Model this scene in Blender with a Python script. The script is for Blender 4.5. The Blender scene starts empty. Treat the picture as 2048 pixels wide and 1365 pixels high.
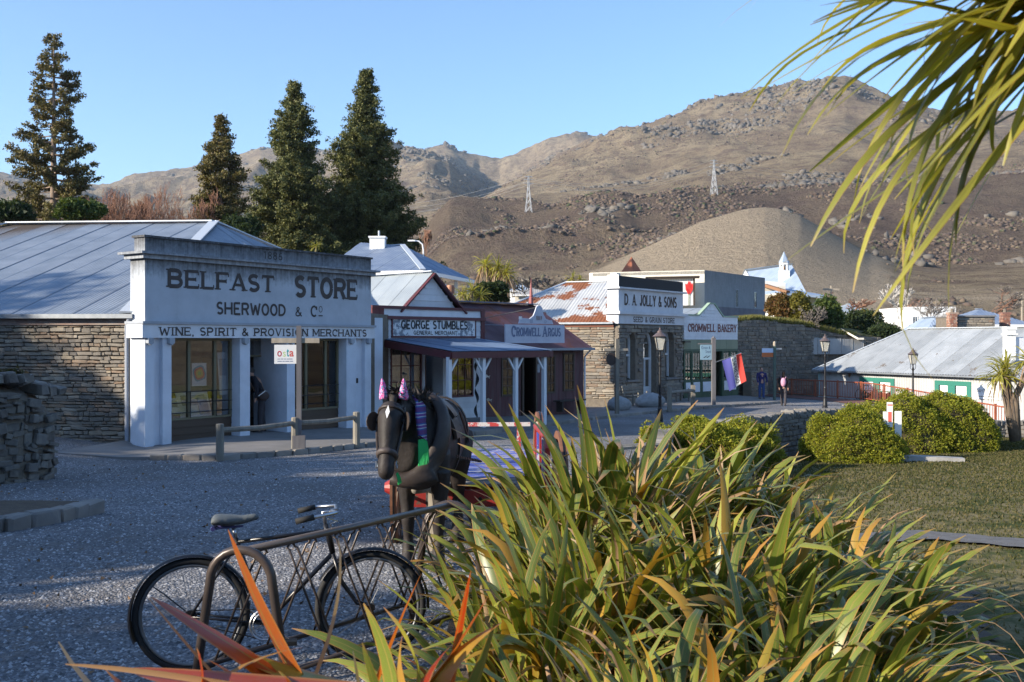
import bpy, bmesh, math, random
import numpy as np
from mathutils import Vector, Matrix, Quaternion
R = math.radians
C = bpy.context.scene.collection
scene = bpy.context.scene
random.seed(7); rng = np.random.default_rng(7)
F = 1991.0          # focal length in pixels of the 2048 px wide photograph
CZ = 2.0            # camera height over the road beside the bicycle
# ------------------------------------------------------------------ camera
cd = bpy.data.cameras.new('camera'); cam = bpy.data.objects.new('camera', cd); C.objects.link(cam)
cam.location = (0, 0, CZ); cam.rotation_euler = (R(90), 0, 0)
cd.sensor_width = 36; cd.lens = 35.0; cd.clip_start = .05; cd.clip_end = 12000
cd.dof.use_dof = True; cd.dof.focus_distance = 17; cd.dof.aperture_fstop = 9
scene.camera = cam
# ------------------------------------------------------------------ light
SUN_EL, SUN_AZ = 21.0, Vector((-.905, -.425))      # the sun stands low on the left, a little behind the camera
world = bpy.data.worlds.new('World'); scene.world = world; world.use_nodes = True
wn = world.node_tree; bg = wn.nodes['Background']
sky = wn.nodes.new('ShaderNodeTexSky'); sky.sky_type = 'NISHITA'; sky.sun_disc = False
sky.sun_elevation = R(SUN_EL); sky.sun_rotation = math.atan2(SUN_AZ.x, SUN_AZ.y)
sky.altitude = 300; sky.air_density = 1.0; sky.dust_density = 0.3; sky.ozone_density = 4.5
wn.links.new(sky.outputs[0], bg.inputs[0]); bg.inputs[1].default_value = .125
sl = bpy.data.lights.new('sun', 'SUN'); sl.energy = 4.7; sl.angle = R(.55); sl.color = (1, .89, .74)
sun = bpy.data.objects.new('sun', sl); C.objects.link(sun)
sd = Vector((SUN_AZ.x, SUN_AZ.y, math.tan(R(SUN_EL)) * SUN_AZ.length))
sun.rotation_euler = sd.to_track_quat('Z', 'Y').to_euler(); sun.location = (-30, -20, 40)
vs = scene.view_settings
vs.view_transform = 'Standard'; vs.look = 'None'; vs.gamma = 1; vs.use_curve_mapping = False; vs.exposure = 1.22
scene.cycles.max_bounces = 6; scene.cycles.transparent_max_bounces = 12

# ------------------------------------------------------------------ helpers: objects
def thing(name, label, cat, loc=(0, 0, 0), rz=0, group=None):
    o = bpy.data.objects.new(name, None); C.objects.link(o)
    o.location = loc; o.rotation_euler = (0, 0, rz); o.empty_display_size = .2
    return tag(o, label, cat, group)
def tag(o, label, cat, group=None):
    o['label'] = label; o['category'] = cat
    if group: o['group'] = group
    return o
def kind(o, k): o['kind'] = k; return o
def link(name, me, parent=None, mat=None, loc=None, rot=None, scale=None):
    o = bpy.data.objects.new(name, me); C.objects.link(o)
    if parent: o.parent = parent
    if mat is not None and not me.materials: me.materials.append(mat)
    if loc is not None: o.location = loc
    if rot is not None: o.rotation_euler = rot
    if scale is not None: o.scale = scale
    return o
def copy_tree(o, parent=None):
    c = o.copy(); C.objects.link(c); c.parent = parent
    for ch in o.children: copy_tree(ch, c)
    return c
class MB:
    def __init__(s): s.v = []; s.f = []; s.smooth = False
    def add(s, vs_, fs):
        b = len(s.v); s.v += [tuple(p) for p in vs_]; s.f += [tuple(i + b for i in f) for f in fs]; return s
    def box(s, x0, x1, y0, y1, z0, z1):
        if x0 > x1: x0, x1 = x1, x0
        if y0 > y1: y0, y1 = y1, y0
        if z0 > z1: z0, z1 = z1, z0
        return s.add([(x0,y0,z0),(x1,y0,z0),(x1,y1,z0),(x0,y1,z0),(x0,y0,z1),(x1,y0,z1),(x1,y1,z1),(x0,y1,z1)],
                     [(0,3,2,1),(4,5,6,7),(0,1,5,4),(1,2,6,5),(2,3,7,6),(3,0,4,7)])
    def beam(s, a, b, w, h=None, up=(0, 0, 1)):
        a = Vector(a); b = Vector(b); h = w if h is None else h
        d = (b - a).normalized(); u = Vector(up)
        if abs(d.dot(u)) > .98: u = Vector((0, 1, 0))
        sx = d.cross(u).normalized() * w / 2; sz = sx.cross(d).normalized() * h / 2
        P = [a - sx - sz, a + sx - sz, a + sx + sz, a - sx + sz, b - sx - sz, b + sx - sz, b + sx + sz, b - sx + sz]
        return s.add(P, [(0,1,2,3),(7,6,5,4),(0,4,5,1),(1,5,6,2),(2,6,7,3),(3,7,4,0)])
    def tube(s, pts, r, n=8, closed=False, caps=True):
        pts = [Vector(p) for p in pts]; m = len(pts); rs = r if hasattr(r, '__len__') else [r] * m
        base = len(s.v); prev = None
        for i, p in enumerate(pts):
            if closed: t = pts[(i + 1) % m] - pts[i - 1]
            else: t = pts[min(i + 1, m - 1)] - pts[max(i - 1, 0)]
            t = t.normalized()
            if prev is None:
                u = t.orthogonal().normalized()
            else:
                u = (prev - t * prev.dot(t))
                u = u.normalized() if u.length > 1e-6 else t.orthogonal().normalized()
            prev = u; w = t.cross(u)
            for k in range(n):
                a = 2 * math.pi * k / n
                s.v.append(tuple(p + (u * math.cos(a) + w * math.sin(a)) * rs[i]))
        for i in range(m if closed else m - 1):
            j = (i + 1) % m
            for k in range(n):
                l = (k + 1) % n
                s.f.append((base + i*n + k, base + i*n + l, base + j*n + l, base + j*n + k))
        if caps and not closed:
            s.f.append(tuple(base + k for k in reversed(range(n)))); s.f.append(tuple(base + (m-1)*n + k for k in range(n)))
        return s
    def loft(s, secs, n=14):
        """secs: (center, axis_u, axis_v) elliptical sections -> closed surface"""
        base = len(s.v); m = len(secs)
        for c, u, v in secs:
            c = Vector(c); u = Vector(u); v = Vector(v)
            for k in range(n):
                a = 2 * math.pi * k / n; s.v.append(tuple(c + u * math.cos(a) + v * math.sin(a)))
        for i in range(m - 1):
            for k in range(n):
                l = (k + 1) % n; s.f.append((base+i*n+k, base+i*n+l, base+(i+1)*n+l, base+(i+1)*n+k))
        s.f.append(tuple(base + k for k in reversed(range(n)))); s.f.append(tuple(base + (m-1)*n + k for k in range(n)))
        return s
    def lathe(s, prof, n=12, c=(0, 0, 0)):
        base = len(s.v)
        for r, z in prof:
            for k in range(n):
                a = 2*math.pi*k/n; s.v.append((c[0]+r*math.cos(a), c[1]+r*math.sin(a), c[2]+z))
        for i in range(len(prof)-1):
            for k in range(n):
                l = (k+1) % n; s.f.append((base+i*n+k, base+i*n+l, base+(i+1)*n+l, base+(i+1)*n+k))
        s.f.append(tuple(base+k for k in reversed(range(n)))); s.f.append(tuple(base+(len(prof)-1)*n+k for k in range(n)))
        return s
    def prism(s, poly, y0, y1):
        """poly in x,z, counter clockwise seen from -y, extruded from y0 (front) to y1"""
        n = len(poly); vv = [(x, y0, z) for x, z in poly] + [(x, y1, z) for x, z in poly]
        fs = [tuple(range(n)), tuple(reversed(range(n, 2*n)))]
        for i in range(n):
            j = (i+1) % n; fs.append((i, i+n, j+n, j))
        return s.add(vv, fs)
    def slab(s, poly, t):
        """poly: 3D planar polygon (top), thickened downwards by t"""
        n = len(poly); vv = [tuple(p) for p in poly] + [(p[0], p[1], p[2]-t) for p in poly]
        fs = [tuple(range(n)), tuple(reversed(range(n, 2*n)))]
        for i in range(n):
            j = (i+1) % n; fs.append((i, i+n, j+n, j))
        return s.add(vv, fs)
    def mesh(s, name, mat=None, smooth=None):
        me = bpy.data.meshes.new(name); me.from_pydata(s.v, [], s.f)
        if mat is not None: me.materials.append(mat)
        if (s.smooth if smooth is None else smooth): me.polygons.foreach_set('use_smooth', [True]*len(me.polygons))
        me.update(); return me
    def build(s, name, mat, parent=None, smooth=None, **k):
        return link(name, s.mesh(name, mat, smooth), parent, None, **k)
def np_mesh(name, V, Fc, mat=None, smooth=False, uv=None):
    V = np.asarray(V, np.float32).reshape(-1, 3); Fc = np.asarray(Fc, np.int32); k = Fc.shape[1]
    me = bpy.data.meshes.new(name); me.vertices.add(len(V)); me.vertices.foreach_set('co', V.ravel())
    me.loops.add(Fc.size); me.loops.foreach_set('vertex_index', Fc.ravel())
    me.polygons.add(len(Fc)); me.polygons.foreach_set('loop_start', np.arange(0, Fc.size, k, dtype=np.int32))
    me.polygons.foreach_set('loop_total', np.full(len(Fc), k, np.int32))
    if smooth: me.polygons.foreach_set('use_smooth', np.ones(len(Fc), bool))
    if mat is not None: me.materials.append(mat)
    if uv is not None:
        l = me.uv_layers.new(name='UVMap'); l.data.foreach_set('uv', np.asarray(uv, np.float32)[Fc.ravel()].ravel())
    me.update(calc_edges=True); me.validate(); return me

# ------------------------------------------------------------------ helpers: projection
def pt(px, py, Y): return Vector(((px-1024)/F*Y, Y, CZ-(py-682.5)/F*Y))
def zat(py, Y): return CZ-(py-682.5)/F*Y
class Frame:
    """a building's own axes: x along its front, y inwards, z up"""
    def __init__(s, ox, oy, dx, dy, z):
        l = math.hypot(dx, dy); s.o = (ox, oy, z); s.d = (dx/l, dy/l); s.rz = math.atan2(dy, dx)
    def W(s, x, y, z=0): return Vector((s.o[0]+s.d[0]*x-s.d[1]*y, s.o[1]+s.d[1]*x+s.d[0]*y, s.o[2]+z))
    def L(s, p):
        a = p[0]-s.o[0]; b = p[1]-s.o[1]
        return Vector((a*s.d[0]+b*s.d[1], -a*s.d[1]+b*s.d[0], p[2]-s.o[2]))
    def sx(s, px, y=0):
        r = (px-1024)/F; ox = s.o[0]-s.d[1]*y; oy = s.o[1]+s.d[0]*y
        return (r*oy-ox)/(s.d[0]-r*s.d[1])
    def z(s, px, py, y=0):
        p = s.W(s.sx(px, y), y); return zat(py, p.y)-s.o[2]

# ------------------------------------------------------------------ noise
def vnoise(x, y, seed=0):
    x = np.asarray(x, float); y = np.asarray(y, float); xi = np.floor(x).astype(np.int64); yi = np.floor(y).astype(np.int64); fx = x-xi; fy = y-yi
    def h(a, b):
        n = (a*374761393 + b*668265263 + seed*1274126177) & 0x7fffffff
        n = ((n ^ (n >> 13))*1103515245) & 0x7fffffff
        return ((n ^ (n >> 16)) & 0xffff)/65535.0
    u = fx*fx*(3-2*fx); v = fy*fy*(3-2*fy)
    return (h(xi, yi)*(1-u)+h(xi+1, yi)*u)*(1-v)+(h(xi, yi+1)*(1-u)+h(xi+1, yi+1)*u)*v
def fbm(x, y, oct=4, seed=0, ridged=False, gain=.5):
    t = 0; a = 1; n = 0
    for i in range(oct):
        v = vnoise(x*2**i+17.3*i, y*2**i-9.1*i, seed+i)*2-1
        t = t+a*((1-2*np.abs(v)) if ridged else v); n += a; a *= gain
    return t/n

# ------------------------------------------------------------------ materials
class NT:
    def __init__(s, name):
        s.m = bpy.data.materials.new(name); s.m.use_nodes = True; s.t = s.m.node_tree; s.n = s.t.nodes
        s.p = s.n['Principled BSDF']; s.out = s.n['Material Output']
    def new(s, t, **k):
        n = s.n.new('ShaderNode'+t)
        for a, b in k.items():
            if a == 'inp':
                for q, w in b.items(): n.inputs[q].default_value = w
            else: setattr(n, a, b)
        return n
    def l(s, a, b): s.t.links.new(a, b)
    def coord(s, scale=(1, 1, 1), kind_='Object'):
        tc = s.new('TexCoord') if kind_ != 'Geo' else s.new('NewGeometry'); mp = s.new('Mapping'); mp.inputs['Scale'].default_value = scale
        s.l(tc.outputs['Object' if kind_ == 'Object' else 'UV' if kind_ == 'UV' else 'Position'], mp.inputs[0]); return mp.outputs[0]
    def noise(s, vec, scale, detail=4, rough=.55):
        n = s.new('TexNoise', inp={'Scale': scale, 'Detail': detail, 'Roughness': rough}); s.l(vec, n.inputs['Vector']); return n.outputs[0]
    def ramp(s, fac, stops, interp='LINEAR'):
        r = s.new('ValToRGB'); cr = r.color_ramp; cr.interpolation = interp
        while len(cr.elements) < len(stops): cr.elements.new(.5)
        for e, (p, c) in zip(cr.elements, stops):
            e.position = p; e.color = (*c, 1) if hasattr(c, '__len__') else (c, c, c, 1)
        s.l(fac, r.inputs[0]); return r.outputs[0]
    def mix(s, fac, a, b, mode='MIX'):
        m = s.new('Mix', data_type='RGBA', blend_type=mode)
        for v, i in ((fac, 0), (a, 6), (b, 7)):
            if hasattr(v, 'node'): s.l(v, m.inputs[i])
            else: m.inputs[i].default_value = (v if i == 0 else ((*v, 1) if hasattr(v, '__len__') else (v, v, v, 1)))
        return m.outputs[2]
    def math(s, op, a, b=0.0, c=None):
        m = s.new('Math', operation=op)
        for i, v in enumerate((a, b) if c is None else (a, b, c)):
            if hasattr(v, 'node'): s.l(v, m.inputs[i])
            else: m.inputs[i].default_value = v
        return m.outputs[0]
    def bump(s, h, strength=.4, dist=.01):
        b = s.new('Bump', inp={'Strength': strength, 'Distance': dist}); s.l(h, b.inputs['Height']); s.l(b.outputs[0], s.p.inputs['Normal']); return b
    def color(s, c):
        if hasattr(c, 'node'): s.l(c, s.p.inputs['Base Color'])
        else: s.p.inputs['Base Color'].default_value = (*c, 1)
    def rnd(s):
        o = s.new('ObjectInfo').outputs['Random']; g = s.new('NewGeometry').outputs['Random Per Island']
        return s.math('FRACT', s.math('ADD', o, g))
_mc = {}
def M(name, base, rough=.7, metal=0, c2=None, sc=3.0, amt=.5, bump=0, bsc=20, rnd=0, spec=.4, stretch=(1, 1, 1), dist=.01):
    """general procedural surface: base colour mottled towards c2, optional per-piece variation and relief"""
    if name in _mc: return _mc[name]
    t = NT(name); v = t.coord(stretch); c = base
    if c2 is not None:
        n = t.noise(v, sc, 5, .6); f = t.ramp(n, [(.5-amt*.4, 0), (.5+amt*.4, 1)]); c = t.mix(f, base, c2)
    if rnd:
        h = t.new('HueSaturation'); q = t.rnd()
        t.l(t.math('MULTIPLY_ADD', q, 2*rnd, 1-rnd), h.inputs['Value']); h.inputs['Color'].default_value = (*base, 1)
        if hasattr(c, 'node'): t.l(c, h.inputs['Color'])
        c = h.outputs[0]
    t.color(c); t.p.inputs['Roughness'].default_value = rough; t.p.inputs['Metallic'].default_value = metal
    t.p.inputs['Specular IOR Level'].default_value = spec
    if bump: t.bump(t.noise(v, bsc, 4, .6), bump, dist)
    _mc[name] = t.m; return t.m
def stone_mat(name, cols, rough=.85, sc=9):
    t = NT(name); q = t.rnd(); n = len(cols)
    c = t.ramp(q, [(i/n, k) for i, k in enumerate(cols)], 'CONSTANT'); v = t.coord(kind_='Geo')
    nz = t.noise(v, sc, 6, .65); c = t.mix(t.ramp(nz, [(.35, 0.0), (.7, .55)]), c, (.30, .27, .22)); 
    big = t.noise(v, .9, 3); c = t.mix(t.ramp(big, [(.4, 0.0), (.65, .5)]), c, (.10, .095, .085)); t.color(c)
    t.p.inputs['Roughness'].default_value = rough; t.bump(nz, .5, .02); return t.m
def corr_mat(name, base, c2, rust=None, rustamt=.5, rough=.45, metal=.3, rnd=.12):
    t = NT(name); v = t.coord(kind_='Geo'); n = t.noise(v, 1.3, 5, .6)
    c = t.mix(t.ramp(n, [(.35, 0), (.7, 1)]), base, c2)
    h = t.new('HueSaturation'); t.l(t.math('MULTIPLY_ADD', t.new('ObjectInfo').outputs['Random'], 2*rnd, 1-rnd), h.inputs['Value']); t.l(c, h.inputs['Color']); c = h.outputs[0]
    if rust:
        v2 = t.coord((1, 1, 1), 'Geo'); a = t.noise(v2, .75, 3, .5); b = t.noise(v2, 7, 4, .7)
        f = t.math('ADD', t.math('MULTIPLY', a, .75), t.math('MULTIPLY', b, .25))
        c = t.mix(t.ramp(f, [(1-rustamt, 0), (1.03-rustamt, 1)]), c, t.mix(b, rust, tuple(x*.5 for x in rust)))
    t.color(c); t.p.inputs['Roughness'].default_value = rough; t.p.inputs['Metallic'].default_value = metal; return t.m
def leaf_mat(name, cols, tip=None, rough=.45, trans=.35, uvgrad=False, spec=.4, tip0=.885):
    """leaf surface: colour varies from leaf to leaf, dries to the tip, lets some light through"""
    t = NT(name); n = len(cols); c = t.ramp(t.rnd(), [(i/max(1, n-1), k) for i, k in enumerate(cols)])
    if uvgrad:
        tc = t.new('TexCoord'); sp = t.new('SeparateXYZ'); t.l(tc.outputs['UV'], sp.inputs[0])
        v = t.coord((1, 1, 1)); nz = t.noise(v, 6, 2); q = t.math('MULTIPLY_ADD', nz, .35, sp.outputs[1])
        mid = t.new('Mapping', inp={'Scale': (40, 1.2, 1)}); t.l(tc.outputs['UV'], mid.inputs[0]); st = t.noise(mid.outputs[0], 3, 2)
        c = t.mix(t.ramp(st, [(.35, 0.0), (.7, .35)]), c, tuple(min(1, x*1.5) for x in cols[-1]))
        ve = t.new('Mapping', inp={'Scale': (90, .5, 1)}); t.l(tc.outputs['UV'], ve.inputs[0]); c = t.mix(t.ramp(t.noise(ve.outputs[0], 2, 2), [(.42, .0), (.62, .22)]), c, tuple(x*.6 for x in cols[0]))
        ed = t.math('ABSOLUTE', t.math('SUBTRACT', sp.outputs[0], .5)); c = t.mix(t.ramp(ed, [(.40, 0.0), (.49, .8 if tip else .0)]), c, (.40, .19, .05))
        c = t.mix(t.ramp(ed, [(.02, .75), (.055, 0.0)]), c, (.30, .24, .06)); bl_ = t.coord((1, 1, 1), 'Geo'); c = t.mix(t.ramp(t.noise(bl_, 9, 5, .75), [(.60, 0.0), (.72, .6)]), c, (.22, .13, .06))
        if tip: c = t.mix(t.ramp(t.math('MULTIPLY', q, .8), [(tip0, 0.0), (tip0+.075, 1.0)]), c, tip)
    t.color(c); t.p.inputs['Roughness'].default_value = rough; t.p.inputs['Specular IOR Level'].default_value = spec
    if trans:
        tr = t.new('BsdfTranslucent'); mx = t.new('MixShader', inp={0: trans})
        if hasattr(c, 'node'): t.l(t.mix(1.0, c, (1.25, 1.2, .5), 'MULTIPLY'), tr.inputs[0])
        t.l(t.p.outputs[0], mx.inputs[1]); t.l(tr.outputs[0], mx.inputs[2]); t.l(mx.outputs[0], t.out.inputs[0])
    return t.m
def glass_mat(name, tint=(.9, .95, 1), fac=.12, rough=.0):
    t = NT(name); t.n.remove(t.p); g = t.new('BsdfGlossy', inp={'Roughness': rough}); tr = t.new('BsdfTransparent'); tr.inputs[0].default_value = (*tint, 1)
    f = t.new('Fresnel', inp={'IOR': 1.5}); mx = t.new('MixShader')
    t.l(t.math('MULTIPLY_ADD', f.outputs[0], 1.6, fac), mx.inputs[0]); t.l(tr.outputs[0], mx.inputs[1]); t.l(g.outputs[0], mx.inputs[2]); t.l(mx.outputs[0], t.out.inputs[0]); return t.m
def plaster_mat(name, base, dirt, ztop, amount=.5, zfall=.5, low=0):
    """painted render with black mould running down from the top edges (real stains)"""
    t = NT(name); v = t.coord(); vs_ = t.coord((6, 6, .35)); a = t.noise(vs_, 1.6, 5, .7); b = t.noise(v, 1.5, 6, .65); e = t.noise(v, 9, 5, .7)
    tc = t.new('TexCoord'); sp = t.new('SeparateXYZ'); t.l(tc.outputs['Object'], sp.inputs[0])
    zz = t.math('MULTIPLY', t.math('SUBTRACT', sp.outputs[2], ztop-zfall), 1/zfall)
    zz = t.math('MAXIMUM', zz, 0.0)
    f = t.math('ADD', t.math('MULTIPLY', zz, amount), t.math('ADD', t.math('MULTIPLY', a, .45), t.math('MULTIPLY', e, .35)))
    c = t.mix(t.ramp(b, [(.4, 0), (.7, .6)]), base, tuple(x*.72 for x in base))
    c = t.mix(t.ramp(f, [(.52-low, 0.0), (.62-low, .35), (.85-low, .95)]), c, dirt)
    t.color(c); t.p.inputs['Roughness'].default_value = .85; t.bump(e, .25, .01); return t.m
# ================================================================== ground levels
_ry = [-10, 0, 6, 9, 12, 20, 24, 29, 41, 50, 60, 90]; _rh = [1.9, 1.95, 2.0, 2.08, 2.17, 2.48, 2.56, 2.7, 3.0, 3.12, 3.25, 3.3]
_ly = [-10, 4, 10, 16, 28, 32, 45, 60, 90]; _lh = [2.3, 2.6, 2.8, 3.05, 3.4, 3.6, 3.95, 4.05, 4.0]
WALL = [(.3, -6), (.5, 0), (.8, 5), (1.6, 10), (2.6, 16), (3.9, 24), (6.7, 28), (9.36, 31), (12.9, 35), (16.6, 39), (20.4, 40.5), (30, 41)]
RAIL = [(15.8, 61), (17.5, 56.5), (18.7, 52), (19.5, 46.5), (19.9, 43), (20.7, 40.6)]
def sdist(X, Y, line):
    X = np.asarray(X, float); Y = np.asarray(Y, float); best = np.full(X.shape, 1e9); sg = np.ones(X.shape)
    for (x0, y0), (x1, y1) in zip(line[:-1], line[1:]):
        dx, dy = x1-x0, y1-y0; t = np.clip(((X-x0)*dx+(Y-y0)*dy)/(dx*dx+dy*dy), 0, 1)
        d = np.hypot(X-x0-t*dx, Y-y0-t*dy); cr = dx*(Y-y0)-dy*(X-x0); up = d < best
        best = np.where(up, d, best); sg = np.where(up, np.where(cr < 0, 1, -1), sg)
    return best*sg            # positive on the right hand side (lawn)
def sstep(a, b, x): t = np.clip((x-a)/(b-a), 0, 1); return t*t*(3-2*t)
def Hroad(X, Y):
    h = np.interp(Y, _ry, _rh); h = h-np.clip((-8-X)*.11, 0, .33)*sstep(15, 21, Y)
    return h+np.clip((X-15)/5, 0, 1)*np.clip((52-Y)/10, 0, 1)*.65
def GH(X, Y):
    X = np.asarray(X, float); Y = np.asarray(Y, float); d = sdist(X, Y, WALL); hr = Hroad(X, Y); hl = np.interp(Y, _ly, _lh)
    wid = np.interp(Y, [0, 10, 22, 25], [3.5, 3.0, 1.6, .35]); k = sstep(0, 1, (d+np.where(Y > 23, .42, 0))/wid)
    h = hr*(1-k)+hl*k; h = h+.05*fbm(X/5, Y/5, 2)*k
    dr = sdist(X, Y, RAIL[::-1]); low = sstep(.15, .9, dr)*(Y > 40.6)*(Y < 70)*(X > 15); return h*(1-low)+np.maximum(h, 4.0)*low
def G(x, y): return float(CZ-GH(np.array([x]), np.array([y]))[0])
def on(x, y, z=0): return Vector((x, y, G(x, y)+z))
def grd(px, Y, z=0): return on((px-1024)/F*Y, Y, z)

# gravel
t = NT('gravel'); v = t.coord(kind_='Geo'); vo = t.new('TexVoronoi', inp={'Scale': 46}); t.l(v, vo.inputs['Vector'])
big = t.noise(v, .35, 4, .6); fine = t.noise(v, 60, 3, .7)
sp = t.new('SeparateColor'); t.l(vo.outputs['Color'], sp.inputs[0])
c = t.ramp(sp.outputs[0], [(0, (.085, .088, .095)), (.45, (.16, .165, .178)), (.8, (.26, .26, .268)), (1, (.46, .45, .44))])
c = t.mix(t.ramp(big, [(.38, 0.0), (.62, .75)]), c, t.mix(.75, c, (.085, .08, .075)))
mid_ = t.noise(v, 1.6, 5, .7); c = t.mix(t.ramp(mid_, [(.5, 0.0), (.68, .5)]), c, (.15, .12, .095)); t.color(c); t.p.inputs['Roughness'].default_value = .9
t.bump(t.math('ADD', t.math('MULTIPLY', vo.outputs['Distance'], -1.0), t.math('MULTIPLY', fine, .3)), .9, .02); M_GRAVEL = t.m
# lawn
t = NT('lawn_turf'); v = t.coord(kind_='Geo'); a = t.noise(v, 1.1, 5, .7); b = t.noise(v, 14, 5, .75)
c = t.mix(t.ramp(a, [(.42, 0), (.56, 1)]), (.072, .085, .026), (.24, .195, .10)); c = t.mix(t.ramp(b, [(.40, 0), (.7, .7)]), c, (.05, .055, .022))
t.color(c); t.p.inputs['Roughness'].default_value = .95; t.p.inputs['Specular IOR Level'].default_value = .1; t.bump(b, .8, .05); M_LAWN = t.m
M_BARK = M('bare_soil', (.075, .055, .04), .95, c2=(.12, .09, .06), sc=8, bump=.8, bsc=30, dist=.03)
def sheet(name, x0, x1, y0, y1, step, keep, mat, dz=0, extra=None):
    xs = np.arange(x0, x1+step*.5, step); ys = np.arange(y0, y1+step*.5, step); X, Y = np.meshgrid(xs, ys); Z = CZ-GH(X, Y)+dz
    if extra is not None: Z = Z+extra(X, Y)
    nx = len(xs); i, j = np.meshgrid(np.arange(nx-1), np.arange(len(ys)-1)); i = i.ravel(); j = j.ravel()
    q = np.stack([j*nx+i, j*nx+i+1, (j+1)*nx+i+1, (j+1)*nx+i], 1)
    cx = X.ravel()[q].mean(1); cy = Y.ravel()[q].mean(1); q = q[keep(cx, cy)]
    used = np.unique(q); mp = np.full(X.size, -1); mp[used] = np.arange(len(used))
    V = np.stack([X.ravel(), Y.ravel(), Z.ravel()], 1)[used]
    return kind(link(name, np_mesh(name, V, mp[q], mat, True)), 'structure')
inlawn = lambda x, y: sdist(x, y, WALL) > 0
sheet('gravel_road', -45, 40, -12, 62, .25, lambda x, y: sdist(x, y, WALL) < np.where(y > 23, -.06, .12), M_GRAVEL)
sheet('lawn', -2, 46, -12, 46, .25, lambda x, y: sdist(x, y, WALL) > np.where(y > 23, -.4, -.3), M_LAWN, dz=-.012)
# narrow path across the lawn
M_PATH = M('path_gravel', (.16, .155, .15), .95, c2=(.10, .095, .09), sc=5, bump=.6, bsc=60)
pl = [pt(1560, 0, 14.6), pt(1700, 0, 15.0), pt(1850, 0, 15.4), pt(2048, 0, 14.6), pt(2300, 0, 13.4), pt(2700, 0, 12)]
mb = MB(); P = []
for k in range(len(pl)-1):
    for q in range(8):
        P.append(pl[k].lerp(pl[k+1], q/8))
for k, p in enumerate(P):
    d = (P[min(k+1, len(P)-1)]-P[max(k-1, 0)]); nrm = Vector((-d.y, d.x)).normalized()*(.42+.05*math.sin(k*1.7))
    for sgn in (-1, 0, 1):
        a = (p.x+nrm.x*sgn, p.y+nrm.y*sgn); mb.v.append((*a, G(*a)+.03))
    if k:
        b = 3*(k-1); mb.f += [(b, b+1, b+4, b+3), (b+1, b+2, b+5, b+4)]
mb.v = [(x, y, z) for x, y, z in mb.v]; kind(mb.build('lawn_path', M_PATH), 'structure')
# grass blades on the lawn (nobody could count them)
def grass_blades(name, n, xr, yr, keep, h, mat, w=.012, dens=None):
    x = rng.uniform(*xr, n); y = xr[0]*0+rng.uniform(0, 1, n)**.6*(yr[1]-yr[0])+yr[0]
    k = keep(x, y); x = x[k]; y = y[k]; n = len(x); z = CZ-GH(x, y); a = rng.uniform(0, 6.283, n); hh = h*rng.uniform(.4, 1.3, n); ww = w*(1+y/14)
    tx = rng.normal(0, .5, n)*hh; ty = rng.normal(0, .5, n)*hh
    V = np.stack([np.stack([x-np.cos(a)*ww, y-np.sin(a)*ww, z-.01], 1), np.stack([x+np.cos(a)*ww, y+np.sin(a)*ww, z-.01], 1), np.stack([x+tx, y+ty, z+hh], 1)], 1).reshape(-1, 3)
    return kind(link(name, np_mesh(name, V, np.arange(3*n).reshape(-1, 3), mat)), 'stuff')
M_GRASS = leaf_mat('grass_blade', [(.045, .055, .016), (.08, .08, .028), (.17, .14, .07)], trans=.3, rough=.8, spec=.1)
grass_blades('grass', 170000, (3, 24), (8, 42), lambda x, y: (sdist(x, y, WALL) > .8) & (np.abs(x) < y*.56), .035, M_GRASS, w=.007)
# loose gravel stones near the camera
def pebbles(name, n, f, size, mat):
    base = np.array([(1,0,0),(-.5,.87,0),(-.5,-.87,0),(0,0,.9)]); Fc0 = np.array([(0,1,3),(1,2,3),(2,0,3)])
    p = f(n); n = len(p); s = size*rng.uniform(.5, 1.4, n); a = rng.uniform(0, 6.28, n); ca, sa = np.cos(a), np.sin(a)
    b = base[None]*np.stack([s*rng.uniform(.7, 1.5, n), s, s*rng.uniform(.5, 1, n)], 1)[:, None]
    V = np.stack([b[..., 0]*ca[:, None]-b[..., 1]*sa[:, None], b[..., 0]*sa[:, None]+b[..., 1]*ca[:, None], b[..., 2]], 2)+p[:, None]
    return kind(link(name, np_mesh(name, V.reshape(-1, 3), (Fc0[None]+4*np.arange(n)[:, None, None]).reshape(-1, 3), mat)), 'stuff')
M_PEB = NT('gravel_stone'); M_PEB.color(M_PEB.ramp(M_PEB.rnd(), [(0, (.07, .075, .08)), (.5, (.19, .195, .21)), (1, (.5, .5, .5))])); M_PEB.p.inputs['Roughness'].default_value = .85; M_PEB = M_PEB.m
def gp(n):
    y = 4.2+18*rng.uniform(0, 1, n)**1.6; x = rng.uniform(-.54, .2, n)*y
    k = sdist(x, y, WALL) < -.1; x = x[k]; y = y[k]; return np.stack([x, y, CZ-GH(x, y)-.002], 1)
pebbles('gravel', 60000, gp, .016, M_PEB)

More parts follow.
